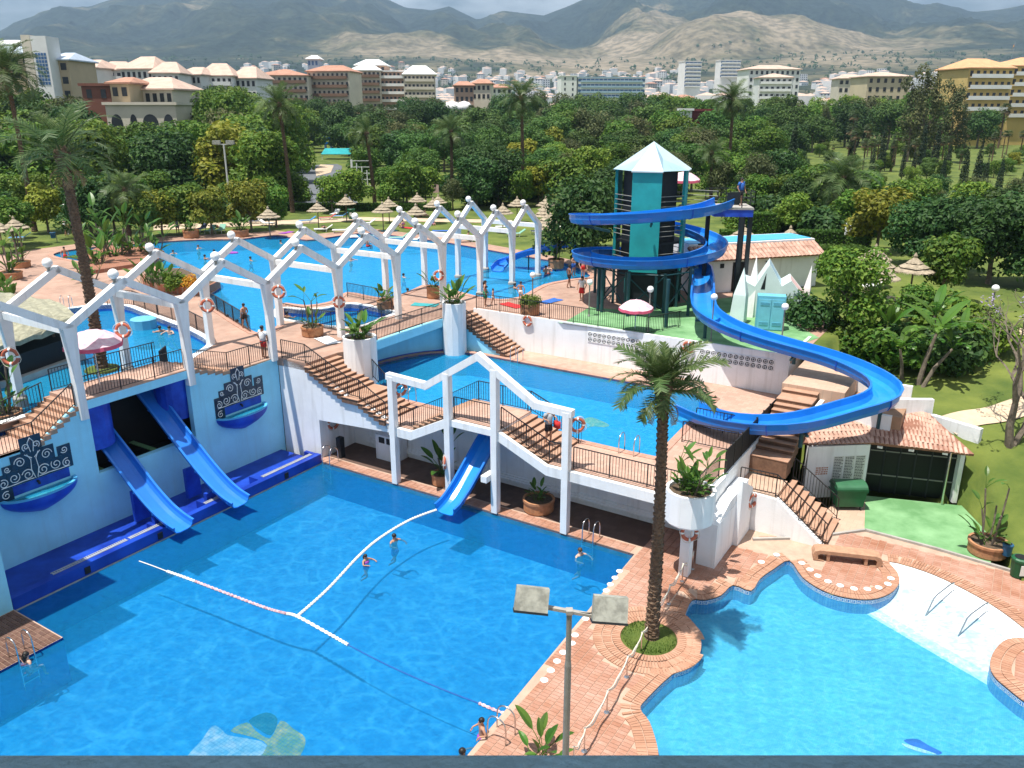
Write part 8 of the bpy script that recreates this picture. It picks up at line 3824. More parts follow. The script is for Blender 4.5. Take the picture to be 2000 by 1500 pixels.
globe_post(1266,648,LU,565,'globe lamp post just right of the pink parasol on the turf')
globe_post(1388,668,LU,580,'globe lamp post on the turf left of the blue slide run')
globe_post(1524,688,LU,599,'globe lamp post at the edge of the terrace wall in front of the slide')
globe_post(1040,598,LU,537,'globe lamp post behind the round shrub planter')
globe_post(1150,618,LU,551,'globe lamp post at the left edge of the turf under the spiral slide')
globe_post(134,458,LU,402,'globe lamp post beside the garden path at the far left',0.2)
globe_post(1930,640,4.6,563,'globe lamp post in the shade at the right edge of the lawn',0.22)
wp=at(1652,482,LU)
t=thing('white_pillar','white stone pillar standing between the clipped hedges','pillar',wp)
mb=MB()
zt=zat(434,wp.y)
mb.box((wp.x,wp.y,(LU+zt-0.3)/2),(0.42,0.42,zt-0.3-LU))
mb.box((wp.x,wp.y,zt-0.16),(0.5,0.5,0.28),taper=0.6)
mb.build('shaft',M_WALL,t)

# floodlight mast in the foreground
y0=11.2
mt=on_y(1112,1196,y0)
zt=mt.z
fl=thing('floodlight_mast','weathered grey floodlight mast with two box lamps in the foreground','floodlight',(mt.x,y0,0))
mb=MB()
mb.tube([(mt.x,y0,0),(mt.x,y0,zt-1.0),(mt.x,y0,zt-0.9),(mt.x,y0,zt)],[0.062,0.056,0.045,0.045],12)
mb.build('pole',M_GREYPOLE,fl)
cl,cr_=on_y(1046,1182,y0),on_y(1190,1208,y0)
mb=MB()
mb.bar(cl,cr_,0.07,0.05)
mb.build('crossbar',M_CONC,fl)
for (px0,r0),(px1,r1),k in (((1006,1146),(1071,1192),0),((1158,1164),(1224,1212),1)):
 c0_,c1_=on_y(px0,r0,y0-0.02),on_y(px1,r1,y0-0.02)
 c=(c0_+c1_)/2
 w,h=abs(c1_.x-c0_.x),abs(c1_.z-c0_.z)*0.86
 mb=MB()
 Rm=Matrix.Rotation(rad(7 if k==0 else 5),3,'Y') @ Matrix.Rotation(rad(-22),3,'X')
 q=[(-1,-1),(1,-1),(1,1),(-1,1)]
 lo=[c+Rm @ Vector((sx*w/2,sy*0.11,-h/2)) for sx,sy in q]
 hi=[c+Rm @ Vector((sx*w/2*0.98,sy*0.085,h/2)) for sx,sy in q]
 mb.hexa(lo,hi)
 bx=mb.build('lamp_box',M_LAMPBOX,fl)
 mb=MB()
 mb.hexa([c+Rm @ Vector((sx*w/2*1.03,sy*0.125,-h/2-0.035)) for sx,sy in q],[c+Rm @ Vector((sx*w/2*1.03,sy*0.125,-h/2-0.004)) for sx,sy in q])
 mb.build('front_frame',M_DARK,bx)
 mb=MB()
 mb.tube(crom([c+Vector((0,0.05,-0.02)),(c+mt)/2+Vector((0,0,-0.05)),mt+Vector((0,0,0.03))],5),0.009,5)
 mb.build('cable',M_DARK,fl)
mb=MB()
mb.box(mt+Vector((0,0,0.02)),(0.11,0.12,0.07))
mb.build('junction',M_CONC,fl)


def mast(px,row,trow,label,kind,zb=None,y=None):
 b=gpos(px,row)
 zt=zat(trow,b.y)
 t=thing('street_lamp' if kind!='flood' else 'floodlight_mast',label,'street lamp',b)
 top=Vector((b.x,b.y,zt))
 mb=MB()
 if kind=='bent':
  mb.tube(crom([b,b.lerp(top,0.8),top+Vector((-0.3,0,-0.4)),top+Vector((-1.6,0,0))],6),0.09,7)
  mb.build('pole',M_LIGHTPOLE,t)
  mb=MB()
  mb.box(top+Vector((-1.9,0,0)),(0.7,0.28,0.16))
  mb.build('lamp_head',M_LIGHTPOLE,t)
 elif kind=='flood':
  mb.tube([b,top],0.10,7)
  mb.bar(top+Vector((-1.0,0,0)),top+Vector((1.0,0,0)),0.1,0.1)
  mb.build('pole',M_LIGHTPOLE,t)
  for k in (-1,1):
   mb=MB()
   mb.box(top+Vector((k*0.75,-0.05,0.22)),(0.85,0.4,0.40))
   mb.build('lamp_box',M_LAMPBOX,t)
 else:
  mb.tube([b,top],0.09,7)
  mb.build('pole',M_LIGHTPOLE,t)
  mb=MB()
  mb.box(top,(0.55,0.3,0.2))
  mb.build('lamp_head',M_LIGHTPOLE,t)


mast(453,432,282,'tall floodlight mast with two lamps above the row of round trees','flood')
mast(779,345,262,'bent white street lamp in front of the palm grove','bent')
mast(842,352,276,'straight street lamp just left of the arching palm','straight')
mast(1052,268,212,'straight white pole lamp in the pines right of the upright palm','straight')
mast(1130,325,265,'straight pole lamp above the light green trees','straight')
mast(1546,372,300,'bent street lamp left of the spreading palm','bent')

# white gate frame, park sign, blue play tower and awning beyond the road
gp0=at(690,378,LU)
gt=thing('lattice_gate','tall white lattice gate frame beside the road','gate',gp0)
z1=zat(312,gp0.y)
for k in range(5):
 mb=MB()
 mb.box((gp0.x+k*0.75,gp0.y,(LU+z1-k*0.5)/2),(0.28 if k in (0,4) else 0.10,0.2,z1-k*0.5-LU))
 mb.build('upright',M_TOWNWHITE,gt)
for k in range(5):
 mb=MB()
 z=LU+1.2+k*0.9
 mb.bar((gp0.x,gp0.y,z),(gp0.x+3.0,gp0.y,z),0.06,0.08)
 mb.build('crossbar',M_TOWNWHITE,gt)
sp0=at(850,385,LU)
t=thing('park_sign','pale rose notice board on two posts beyond the hedge','sign',sp0)
mb=MB()
mb.box((sp0.x,sp0.y,zat(366,sp0.y)),(1.1,0.08,1.5))
mb.build('board',M_PINKROOF,t)
for k in (-1,1):
 mb=MB()
 mb.box((sp0.x+k*0.5,sp0.y+0.08,(LU+zat(358,sp0.y))/2),(0.08,0.08,zat(358,sp0.y)-LU))
 mb.build('post',M_TOWNWHITE,t)
bp0=gpos(641,292)
t=thing('blue_play_tower','bright blue play tower among the trees beyond the road','play tower',bp0)
zt=zat(257,bp0.y)
mb=MB()
for dx in (-0.9,0.9):
 for dy in (0,1.6):
  mb.box((bp0.x+dx,bp0.y+dy,(bp0.z+zt)/2),(0.25,0.25,zt-bp0.z))
mb.build('frame',M_BLUE,t)
for z in (0.35,0.65,0.92):
 mb=MB()
 mb.box((bp0.x,bp0.y+0.8,bp0.z+(zt-bp0.z)*z),(2.2,2.0,0.5))
 mb.build('deck',M_SLIDE,t)
ap0=gpos(655,312)
t=thing('teal_awning','flat teal awning at the far end of the road','awning',ap0)
za=zat(292,ap0.y)
mb=MB()
mb.hexa([(ap0.x-3.5,ap0.y,za-1.2),(ap0.x+4,ap0.y,za-1.2),(ap0.x+4,ap0.y+5,za),(ap0.x-3.5,ap0.y+5,za)],[(ap0.x-3.5,ap0.y,za-1.1),(ap0.x+4,ap0.y,za-1.1),(ap0.x+4,ap0.y+5,za+0.1),(ap0.x-3.5,ap0.y+5,za+0.1)])
mb.build('canopy',M_TEAL,t)
for dx in (-3.3,3.8):
 mb=MB()
 mb.box((ap0.x+dx,ap0.y+0.2,(ap0.z+za-1.2)/2),(0.15,0.15,za-1.2-ap0.z))
 mb.build('post',M_TOWNWHITE,t)
hp0=at(1132,420,LU)
t=thing('tile_roofed_hut','small hut with red tiled roof behind the clipped hedge','hut',hp0)
zt=zat(392,hp0.y+2)
mb=MB()
mb.box((hp0.x,hp0.y+2,(LU+zt-.2)/2),(2.6,2.6,zt-.2-LU))
mb.build('wall',M_TOWNCREAM,t)
mb=MB()
hip(mb,2.8,2.8,0,0.9,0.4)
mb.v=[(a+hp0.x,b+hp0.y+2,c+zt-0.1) for a,b,c in mb.v]
mb.build('roof',M_TOWNROOF,t)

# second small slide at the far end of the upper pool
t=thing('water_slide','small pale blue slide curving into the far right end of the upper pool','water slide',at(1000,500,LU))
mb,fr=sweep_slide(crom([at(1118,480,6.6),at(1085,485,6.5),at(1045,494,6.2),at(1010,505,5.7),at(985,517,5.2),at(972,530,4.95)],6),0.5,0.4)
mb.build('channel',[M_SLIDEIN2,M_SLIDE2],t)
for f in (fr[6],fr[14],fr[20]):
 slide_flange(f,0.5,0.4,t,M_SLIDE2)
 mb=MB()
 mb.tube([f[0]+Vector((0,0,-0.05)),Vector((f[0].x,f[0].y,4.6))],0.06,6)
 mb.build('support',M_DTEAL,t)

# ------------------------------------------------------------------ parasols, thatch, loungers
def cone_roof(mb,c,r,h,n,m=0,eave=0.0,jag=0.0,sag=0.12):
 ring=[]
 lv=[(1.0,0.0),(0.66,0.30+sag*0.1),(0.33,0.64),(0.02,1.0)]
 for k,(f,z) in enumerate(lv):
  for i in range(n):
   g=2*math.pi*i/n
   rr=r*f*(1+(jag*RND.uniform(-1,1) if k==0 else 0))
   ring.append(c+Vector((rr*math.cos(g),rr*math.sin(g),h*z+(jag*RND.uniform(-1,0.3) if k==0 else 0))))
 fs=[(k*n+i,k*n+(i+1) % n,(k+1)*n+(i+1) % n,(k+1)*n+i) for k in range(3) for i in range(n)]
 mb.add(ring,fs,m)


def thatch_proto():
 t=thing('thatched_parasol','x','parasol',(0,0,-50))
 WLOC[t.name]=Vector((0,0,0))
 KIDS[t.name]=[]
 mb=MB()
 mb.tube([(0,0,-0.2),(0,0,2.75)],0.055,7)
 o=mb.build('pole',M_BARK2,t)
 KIDS[t.name].append(o)
 KIDS[o.name]=[]
 mb=MB()
 for f,z,h in ((1.0,2.05,0.45),(0.72,2.28,0.40),(0.42,2.50,0.38)):
  cone_roof(mb,Vector((0,0,z)),1.15*f,h,22,0,0,0.05)
 # under side
 mb.lathe([(1.1,2.02),(0.3,2.3),(0.05,2.35)],(0,0,0),18,cap=False)
 for i in range(150):
  g=RND.uniform(0,6.283)
  r=1.12
  c=Vector((r*math.cos(g),r*math.sin(g),2.06))
  d=Vector((math.cos(g)*0.05,math.sin(g)*0.05,-RND.uniform(0.06,0.16)))
  w=Vector((-math.sin(g),math.cos(g),0))*0.035
  mb.add([c-w,c+w,c+d],[(0,1,2)])
 o=mb.build('canopy',M_THATCH,t)
 KIDS[t.name].append(o)
 KIDS[o.name]=[]
 mb=MB()
 mb.lathe([(0.10,2.78),(0.13,2.9),(0.02,3.1)],(0,0,0),8)
 o=mb.build('tip',M_THATCH,t)
 KIDS[t.name].append(o)
 KIDS[o.name]=[]
 return t


TP=thatch_proto()
TH=[(27,421,1,'thatched parasol at the far left, the rear one of two'),(28,440,1,'thatched parasol at the far left, the front one of two'),(-2,446,1,'thatched parasol cut by the left picture edge'),(268,420,1,'thatched parasol half hidden by plants behind the short palm'),
  (524,419,1,'thatched parasol standing left of the date palm, over blue loungers'),(620,407,1,'thatched parasol over the red lounger'),(675,394,1,'thatched parasol behind the litter bin by the hedge'),(759,398,.95,'thatched parasol right of the thin palm, rear one'),(747,409,1,'thatched parasol right of the thin palm, front one'),
  (812,413,1,'thatched parasol between two pergola lamps'),(815,389,.95,'thatched parasol at the back under the leafy tree'),(856,392,.9,'thatched parasol at the back right of the hedge end'),(846,399,.95,'thatched parasol in front of the hedge end'),(982,412,1,'thatched parasol behind the last pergola gable'),(1010,397,.95,'thatched parasol behind the upright palm trunk'),
  (1066,397,.95,'topmost thatched parasol of the cluster right of the pergola'),(1071,405,1,'second thatched parasol from the top of the cluster right of the pergola'),(1062,417,1,'third thatched parasol from the top of the cluster right of the pergola'),(1071,429,1,'fourth thatched parasol from the top of the cluster right of the pergola'),(1070,441,1,'lowest thatched parasol of the cluster right of the pergola'),
  (1452,456,1,'thatched parasol beside the low hedge behind the slide columns'),(1543,460,1,'thatched parasol behind the blue roof channel, rear one'),(1533,478,1.05,'thatched parasol behind the blue roof channel, front one'),
  (1709,499,1.0,'rear thatched parasol on the right lawn'),(1722,521,1.05,'second thatched parasol on the right lawn'),(1719,548,1.05,'nearest thatched parasol on the right lawn with tall pole'),(1785,523,1.1,'thatched parasol standing alone to the right on the lawn')]
for i,(px,row,s,lab) in enumerate(TH):
 c=at(px,row,LU+2.25*s)
 z=terrain_h(c.x,c.y)
 c=at(px,row,z+2.25*s)
 r=TP if i==0 else copy_tree(TP,label=lab)
 r.location=(c.x,c.y,terrain_h(c.x,c.y))
 r.rotation_euler=(0,0,RND.uniform(0,6))
 r.scale=(s,s,s)
 tag(r,lab,'parasol','thatched parasols on the lawns')


def pink_parasol(c,z,zb,r,label,tilt=0.0):
 t=thing('pink_parasol',label,'parasol',(c.x,c.y,zb))
 mb=MB()
 mb.tube([(c.x,c.y,zb),(c.x,c.y,z+0.5)],0.03,7)
 mb.build('pole',M_STEEL,t)
 n=8
 top=Vector((c.x,c.y,z+r*0.46))
 for i in range(n):
  g0,g1=2*math.pi*i/n,2*math.pi*(i+1)/n
  vs=[]
  for f,h in ((1,0),(0.75,0.19),(0.45,0.36),(0.0,0.46)):
   for k in range(4):
    u=k/3
    a,b=Vector((math.cos(g0),math.sin(g0),0)),Vector((math.cos(g1),math.sin(g1),0))
    d=a.lerp(b,u)
    vs.append(Vector((c.x,c.y,z))+d*r*f+Vector((0,0,r*h-0.05*f*math.sin(math.pi*u))))
  mb=MB()
  mb.add(vs,[(j*4+k,j*4+k+1,(j+1)*4+k+1,(j+1)*4+k) for j in range(3) for k in range(3)])
  mb.build('panel',M_PINK,t)
  mb=MB()
  vs2=vs[:4]+[v+Vector((0,0,-0.16))+(v-Vector((c.x,c.y,v.z)))*0.02 for v in vs[:4]]
  mb.add(vs2,[(k+4,k+5,k+1,k) for k in range(3)])
  mb.build('valance',M_PINKTRIM,t)
 mb=MB()
 for i in range(n):
  g0=2*math.pi*i/n
  mb.tube([(c.x,c.y,z+r*0.42),(c.x+r*0.96*math.cos(g0),c.y+r*0.96*math.sin(g0),z-0.02)],0.012,4)
 mb.build('ribs',M_STEEL,t)['kind']='stuff'


c=W(-0.75,1.35,0)
pink_parasol(c,zat(668,c.y),ZB,1.18,'pink parasol with rose trim on the bridge over the twin slides')
c=at(1240,648,LU)
pink_parasol(c,zat(600,c.y),LU,0.98,'pink parasol standing on the green turf above the terrace wall')
c=Vector((col_x(1335,TC.y+3,12),TC.y+3.2,0))
pink_parasol(c,zat(350,c.y),zpf,1.1,'pink parasol half hidden behind the teal tower')


def lounger_proto(m,nm):
 t=thing('sun_lounger','x','sun lounger',(0,0,-50))
 WLOC[t.name]=Vector((0,0,0))
 KIDS[t.name]=[]

 def add(mb,n,mm):
  o=mb.build(n,mm,t)
  KIDS[t.name].append(o)
  KIDS[o.name]=[]
 mb=MB()
 mb.bar((-0.95,0,0.33),(0.35,0,0.33),0.62,0.05)
 add(mb,'bed',m)
 mb=MB()
 mb.bar((0.36,0,0.34),(0.95,0,0.72),0.62,0.05)
 add(mb,'backrest',m)
 mb=MB()
 for y in (-0.31,0.31):
  mb.bar((-0.98,y,0.31),(0.40,y,0.31),0.05,0.07)
 add(mb,'frame',M_CANVAS['white'])
 for x in (-0.8,0.3):
  for y in (-0.29,0.29):
   mb=MB()
   mb.bar((x-0.05,y,0),(x+0.05,y,0.29),0.05,0.05)
   add(mb,'leg',M_CANVAS['white'])
 return t


LPROTO={}
LOUNG=[(522,441,'white',2.9,'white sun lounger with blue head end under the parasol by the date palm'),(503,437,'navy',0.2,'dark sun lounger left of the white one under the parasol'),(601,436,'blue',0.4,'blue sun lounger under the parasol by the red one'),(640,430,'red',0.3,'red sun lounger on the far lawn'),(664,427,'blue',0.1,'blue sun lounger beside the litter bin'),(655,422,'white',1.4,'white sun lounger with raised back behind the red one'),
   (412,455,'green',1.5,'pale green sun lounger at the far pool edge, left one'),(432,454,'green',1.6,'pale green sun lounger at the far pool edge, right one'),(394,452,'navy',1.4,'navy sun lounger beside the pale green pair'),(632,453,'white',0.2,'white sun lounger with a sunbather near the pool edge'),(668,455,'white',0.1,'white sun lounger at the pool edge behind the second pergola gable'),(717,441,'white',0.3,'white sun lounger by the thin palm trunk'),(705,452,'white',0.2,'white sun lounger with a towel behind the pergola'),
   (748,466,'green',0.1,'green sun lounger at the pool edge behind the pergola posts'),(780,470,'green',0.15,'green sun lounger right of the first at the pool edge'),(808,474,'white',0.1,'white sun lounger right of the green pair'),(915,473,'white',0.3,'white sun lounger near the reddish bush'),(985,448,'white',0.2,'white sun lounger seen through the last pergola gable'),(1008,462,'green',0.2,'green sun lounger right of the last pergola gable'),(1055,457,'navy',0.3,'dark sun lounger under the parasol cluster'),(1085,452,'white',0.1,'white sun lounger right of the parasol cluster'),
   (1700,566,'white',0.3,'white sun lounger under the nearest parasol on the right lawn'),(1520,486,'white',0.4,'white sun lounger behind the blue roof channel'),(40,470,'blue',0.3,'blue sun lounger under the left-edge parasols')]
for px,row,col,rz,lab in LOUNG:
 if col not in LPROTO:
  LPROTO[col]=r=lounger_proto(M_CANVAS[col],col)
 else:
  r=copy_tree(LPROTO[col])
 g=gpos(px,row)
 r.location=g
 r.rotation_euler=(0,0,rz)
 tag(r,lab,'sun lounger','sun loungers on the lawns')

# thatched bar on the island of the left pool
tb=thing('thatched_bar','thatched pool bar on the island of the left pool at the picture edge','bar',at(60,720,LU))
e0,e1=at(-90,702,6.6),at(120,640,6.6)
r0,r1=at(-90,596,7.5),at(158,622,7.1)
h0,h1=at(-60,560,6.9),at(110,588,6.9)
for k,(p,q,s,r) in enumerate(((e0,e1,r1,r0),(r0,r1,h1,h0))):
 mb=MB()
 nu,nv=14,6
 vs=[]
 for j in range(nv+1):
  for i in range(nu+1):
   u,v=i/nu,j/nv
   c=p.lerp(q,u).lerp(r.lerp(s,u),v)
   vs.append(c+Vector((0,0,0.06*math.sin(i*2.1+j)+(0.05 if j % 2 else 0))))
 top=len(vs)
 vs+=[v-Vector((0,0,0.22)) for v in vs]
 W_=nu+1
 fs=[]
 for j in range(nv):
  for i in range(nu):
   a=j*W_+i
   fs+=[(a,a+1,a+W_+1,a+W_),(top+a+W_,top+a+W_+1,top+a+1,top+a)]
 for i in range(nu):
  fs+=[(top+i,top+i+1,i+1,i)]
 for j in range(nv):
  a=j*W_+nu
  fs+=[(a+W_,a,top+a,top+a+W_)]
 mb.add(vs,fs)
 mb.build('roof_slope',M_THATCH2,tb)
mb=MB()
isl_p=[at(x,y,4.9) for x,y in ((-60,760),(40,738),(150,698),(166,688),(140,676),(40,668),(-60,690))]
mb.prism(isl_p,3.6,4.9)
mb.build('island',M_CONC,tb)
mb=MB()
mb.prism(offset_loop(ccw(isl_p),0.35),4.9,5.9)
mb.build('counter',M_BLACK,tb)
for px,row in ((-40,730),(30,722),(112,694),(128,680)):
 q=at(px,row,4.9)
 mb=MB()
 mb.tube([q,q+Vector((0,0,1.75))],0.07,6)
 mb.build('post',M_BARK2,tb)
# block in the left pool
q=at(282,640,4.6)
mb=MB()
mb.lathe([(0.7,3.6),(0.75,5.15),(0.65,5.2)],(q.x,q.y,0),10)
tag(mb.build('fountain_block',M_CABBLUE,loc=(q.x,q.y,4.6)),'squat blue-grey block standing in the left pool','block')
# small grassed ring at the foot of the leaning palm on the bridge
q=at(200,722,ZB)
mb=MB()
mb.lathe([(0.75,ZB),(0.72,ZB+0.08),(0.02,ZB+0.13)],(q.x,q.y,0),18,cap=False)
tag(mb.build('grass_ring',M_GRASS,loc=(q.x,q.y,ZB)),'patch of grass round the leaning palm on the bridge','planter')

# ------------------------------------------------------------------ the balcony the picture is taken from
hb=thing('hotel_balcony','shaded grey-blue balcony parapet along the bottom of the view','balcony',(0,0,15))
mb=MB()
mb.hexa([(-8,0.62,15.2),(8,0.62,15.2),(8,0.86,15.2),(-8,0.86,15.2)],[(-8,0.62,16.212),(8,0.62,16.215),(8,0.86,16.205),(-8,0.86,16.198)])
mb.build('parapet',M_PARAPET,hb)
mb=MB()
mb.hexa([(-8,-2.2,14.9),(8,-2.2,14.9),(8,0.85,14.9),(-8,0.85,14.9)],[(-8,-2.2,15.18),(8,-2.2,15.18),(8,0.85,15.18),(-8,0.85,15.18)])
mb.build('floor_slab',M_WALL,hb)
mb=MB()
mb.hexa([(-8,-2.2,18.3),(8,-2.2,18.3),(8,1.35,18.3),(-8,1.35,18.3)],[(-8,-2.2,18.55),(8,-2.2,18.55),(8,1.35,18.55),(-8,1.35,18.55)])  # unseen slab overhead, added to shade the parapet
mb.build('unseen_shade_slab',M_WALL,hb)
mb=MB()
mb.hexa([(-8,-2.6,0),(8,-2.6,0),(8,-2.25,0),(-8,-2.25,0)],[(-8,-2.6,22),(8,-2.6,22),(8,-2.25,22),(-8,-2.25,22)])
mb.build('back_wall',M_WALL,hb)
# big-leaved plant at the bottom edge beside the mast
paddle_plant(at(1050,1500,0.0)+Vector((0,0.1,0.2)),'broad glossy-leaved plant beside the mast at the bottom edge',14,0.85,spread=0.3)
# ------------------------------------------------------------------ people
def skin_body(J,edges,rad_,name):
 """one continuous body grown over a skeleton"""
 me=bpy.data.meshes.new(name+'_rig')
 keys=list(J)
 me.from_pydata([tuple(J[k]) for k in keys],[(keys.index(a),keys.index(b)) for a,b in edges],[])
 o=bpy.data.objects.new(name+'_rig',me)
 COL.objects.link(o)
 md=o.modifiers.new('s','SKIN')
 md.use_smooth_shade=True
 sv=me.skin_vertices[0].data
 for i,k in enumerate(keys):
  r=rad_[k]
  sv[i].radius=r if isinstance(r,tuple) else (r,r)
 sv[keys.index('pel')].use_root=True
 sb=o.modifiers.new('u','SUBSURF')
 sb.levels=1
 sb.render_levels=1
 return o


POSES={}


def make_pose(nm,J,extra=None):
 L=[('pel','wst'),('wst','chs'),('chs','nck'),('nck','hd0'),('hd0','hd1')]
 R=dict(pel=(0.135,0.105),wst=(0.125,0.095),chs=(0.155,0.11),nck=0.056,hd0=0.088,hd1=0.078)
 for s in 'LR':
  L+=[('pel','hip'+s),('hip'+s,'kne'+s),('kne'+s,'ank'+s),('ank'+s,'toe'+s),('chs','sho'+s),('sho'+s,'elb'+s),('elb'+s,'wri'+s),('wri'+s,'han'+s)]
  R.update({'hip'+s:0.088,'kne'+s:0.058,'ank'+s:0.040,'toe'+s:0.034,'sho'+s:0.058,'elb'+s:0.040,'wri'+s:0.029,'han'+s:(0.036,0.020)})
 POSES[nm]=(skin_body(J,L,R,nm),J)


def V(*a):
 return Vector(a)


def pose_stand(arm=0.12,step=0.0,lift=0.0):
 J=dict(pel=V(0,0,.93),wst=V(0,0,1.08),chs=V(0,0,1.30),nck=V(0,0,1.47),hd0=V(0,-.015,1.56),hd1=V(0,-.012,1.64))
 for s,x in (('L',-1),('R',1)):
  st=step*x
  J['hip'+s]=V(.085*x,0,.86)
  J['kne'+s]=V(.095*x,-.02-st*.5,.48)
  J['ank'+s]=V(.10*x,.02-st,.08)
  J['toe'+s]=V(.115*x,-.13-st,.035)
  J['sho'+s]=V(.175*x,0,1.40)
  J['elb'+s]=V((.21+arm)*x,.02+st*.3,1.13+lift*.3)
  J['wri'+s]=V((.20+arm*.6)*x,-.10-lift*.3+st*.4,.90+lift)
  J['han'+s]=V((.20+arm*.5)*x,-.16-lift*.3+st*.4,.82+lift)
 return J


make_pose('stand',pose_stand())
make_pose('walk',pose_stand(0.08,0.17))
make_pose('hold',pose_stand(0.10,0.05,0.32))
J=pose_stand()
for k in J:
 J[k]=J[k].copy()
for s,x in (('L',-1),('R',1)):     # sitting on an edge, knees forward
 J['hip'+s]=V(.09*x,-.03,.12)
 J['kne'+s]=V(.11*x,-.43,.14)
 J['ank'+s]=V(.10*x,-.47,-.26)
 J['toe'+s]=V(.11*x,-.58,-.33)
 J['elb'+s]=V(.26*x,.08,.38)
 J['wri'+s]=V(.20*x,-.12,.22)
 J['han'+s]=V(.17*x,-.2,.20)
 J['sho'+s]=V(.175*x,.02,.60)
J.update(pel=V(0,0,.12),wst=V(0,.02,.28),chs=V(0,.03,.5),nck=V(0,0,.66),hd0=V(0,-.03,.75),hd1=V(0,-.03,.83))
make_pose('sit',J)
J={}
J.update(pel=V(0,0,.10),wst=V(0,-.18,.10),chs=V(0,-.38,.12),nck=V(0,-.55,.13),hd0=V(0,-.64,.13),hd1=V(0,-.71,.14))
for s,x in (('L',-1),('R',1)):
 J['hip'+s]=V(.085*x,.08,.09)
 J['kne'+s]=V(.11*x,.46,.15 if x>0 else .09)
 J['ank'+s]=V(.12*x,.86,.06)
 J['toe'+s]=V(.14*x,.94,.14)
 J['sho'+s]=V(.175*x,-.48,.11)
 J['elb'+s]=V(.30*x,-.26,.07)
 J['wri'+s]=V(.24*x,-.02,.07)
 J['han'+s]=V(.22*x,.06,.07)
make_pose('lie',J)
J=pose_stand()
for s,x in (('L',-1),('R',1)):     # swimming upright, arms spread near the surface
 J['kne'+s]=V(.12*x,.15*x,.52)
 J['ank'+s]=V(.13*x,.32+.1*x,.22)
 J['toe'+s]=V(.14*x,.40+.1*x,.14)
 J['elb'+s]=V(.36*x,-.16,1.30)
 J['wri'+s]=V(.30*x,-.38,1.33)
 J['han'+s]=V(.26*x,-.46,1.33)
make_pose('swim',J)

dg=bpy.context.evaluated_depsgraph_get()
dg.update()
BODY={}
for nm,(o,J) in POSES.items():
 me=bpy.data.meshes.new_from_object(o.evaluated_get(dg))
 mb=MB()
 # nose, ears, fingers
 f=Vector((0,-1,0)) if nm!='lie' else Vector((0,0.0,1))
 upv=(J['hd1']-J['hd0']).normalized()
 hc=J['hd0'].lerp(J['hd1'],0.35)
 mb.ball(hc+f*0.092-upv*0.005,0.016,6)
 side=f.cross(upv)
 for k in (-1,1):
  mb.ball(hc+side*0.085*k,0.02,6)
 for s in 'LR':
  h0,h1=J['wri'+s],J['han'+s]
  d=(h1-h0).normalized()
  w=d.cross(Vector((0,0,1)) if abs(d.z)<0.8 else Vector((0,1,0))).normalized()
  for i,ln in enumerate((0.062,0.072,0.068,0.052)):
   b0=h1+w*(i-1.5)*0.017
   mb.tube([b0,b0+d*ln*0.55+Vector((0,0,-0.004)),b0+d*ln*0.9+Vector((0,0,-0.018))],[0.009,0.008,0.006],5)
  b0=h0.lerp(h1,0.45)-w*0.03
  mb.tube([b0,b0-w*0.03+d*0.03],[0.011,0.008],5)
 vs=[v.co.copy() for v in me.vertices]+[Vector(v) for v in mb.v]
 o0=len(me.vertices)
 fs=[tuple(p.vertices) for p in me.polygons]+[tuple(i+o0 for i in f_) for f_ in mb.f]
 m2=bpy.data.meshes.new('person')
 m2.from_pydata([tuple(v) for v in vs],[],fs)
 m2.polygons.foreach_set('use_smooth',[True]*len(fs))
 m2.materials.append(M_SKIN[0])
 BODY[nm]=(m2,J)
for nm,(o,J) in POSES.items():
 bpy.data.objects.remove(o)


def garment_mesh(nm,kind):
 J=BODY[nm][1]
 mb=MB()
 if kind in ('shorts','trunks','skirt'):
  ln=dict(shorts=0.62,trunks=0.36,skirt=0.8)[kind]
  mb.tube([J['wst'].lerp(J['pel'],0.4),J['pel'],J['hipL'].lerp(J['hipR'],0.5)],[0.145,0.165,0.15],10)
  for s in 'LR':
   mb.tube([J['hip'+s].lerp(J['pel'],0.35),J['hip'+s],J['hip'+s].lerp(J['kne'+s],ln)],[0.11,0.108,0.095 if kind!='skirt' else 0.13],9)
 elif kind=='shirt':
  mb.tube([J['pel'].lerp(J['wst'],0.2),J['wst'],J['chs'],J['chs'].lerp(J['nck'],0.62)],[0.165,0.155,0.185,0.10],10)
  for s in 'LR':
   mb.tube([J['chs'].lerp(J['sho'+s],0.6),J['sho'+s],J['sho'+s].lerp(J['elb'+s],0.6)],[0.09,0.083,0.068],8)
 elif kind=='bikini':
  mb.tube([J['chs'].lerp(J['wst'],0.25),J['chs'].lerp(J['wst'],-0.05)],[0.168,0.176],10)
  mb.tube([J['pel'].lerp(J['wst'],0.15),J['pel'],J['hipL'].lerp(J['hipR'],0.5)],[0.150,0.162,0.12],10)
 elif kind=='suit':
  mb.tube([J['hipL'].lerp(J['hipR'],0.5),J['pel'],J['wst'],J['chs'],J['chs'].lerp(J['nck'],0.3)],[0.12,0.162,0.148,0.178,0.14],10)
 elif kind in ('hair','long_hair'):
  up=(J['hd1']-J['hd0']).normalized()
  back=Vector((0,1,0)) if nm!='lie' else Vector((0,0,-1))
  c=J['hd0'].lerp(J['hd1'],0.6)+back*0.016+up*0.018
  mb.ball(c,0.108,10,sq=(0.95,1.0,0.92))
  if kind=='long_hair':
   mb.tube([c+back*0.03,c+back*0.09-up*0.12,c+back*0.08-up*0.27],[0.085,0.085,0.04],8)
 elif kind=='bag':
  h=J['hanR']
  mb.box(h+Vector((0.02,0,-0.24)),(0.14,0.32,0.30))
  mb.torus(h+Vector((0.02,0,-0.07)),0.07,0.012,(1,0,0),10,4)
 me=mb.mesh(kind,M_HAIR[0],None,True)
 return me


GAR={}


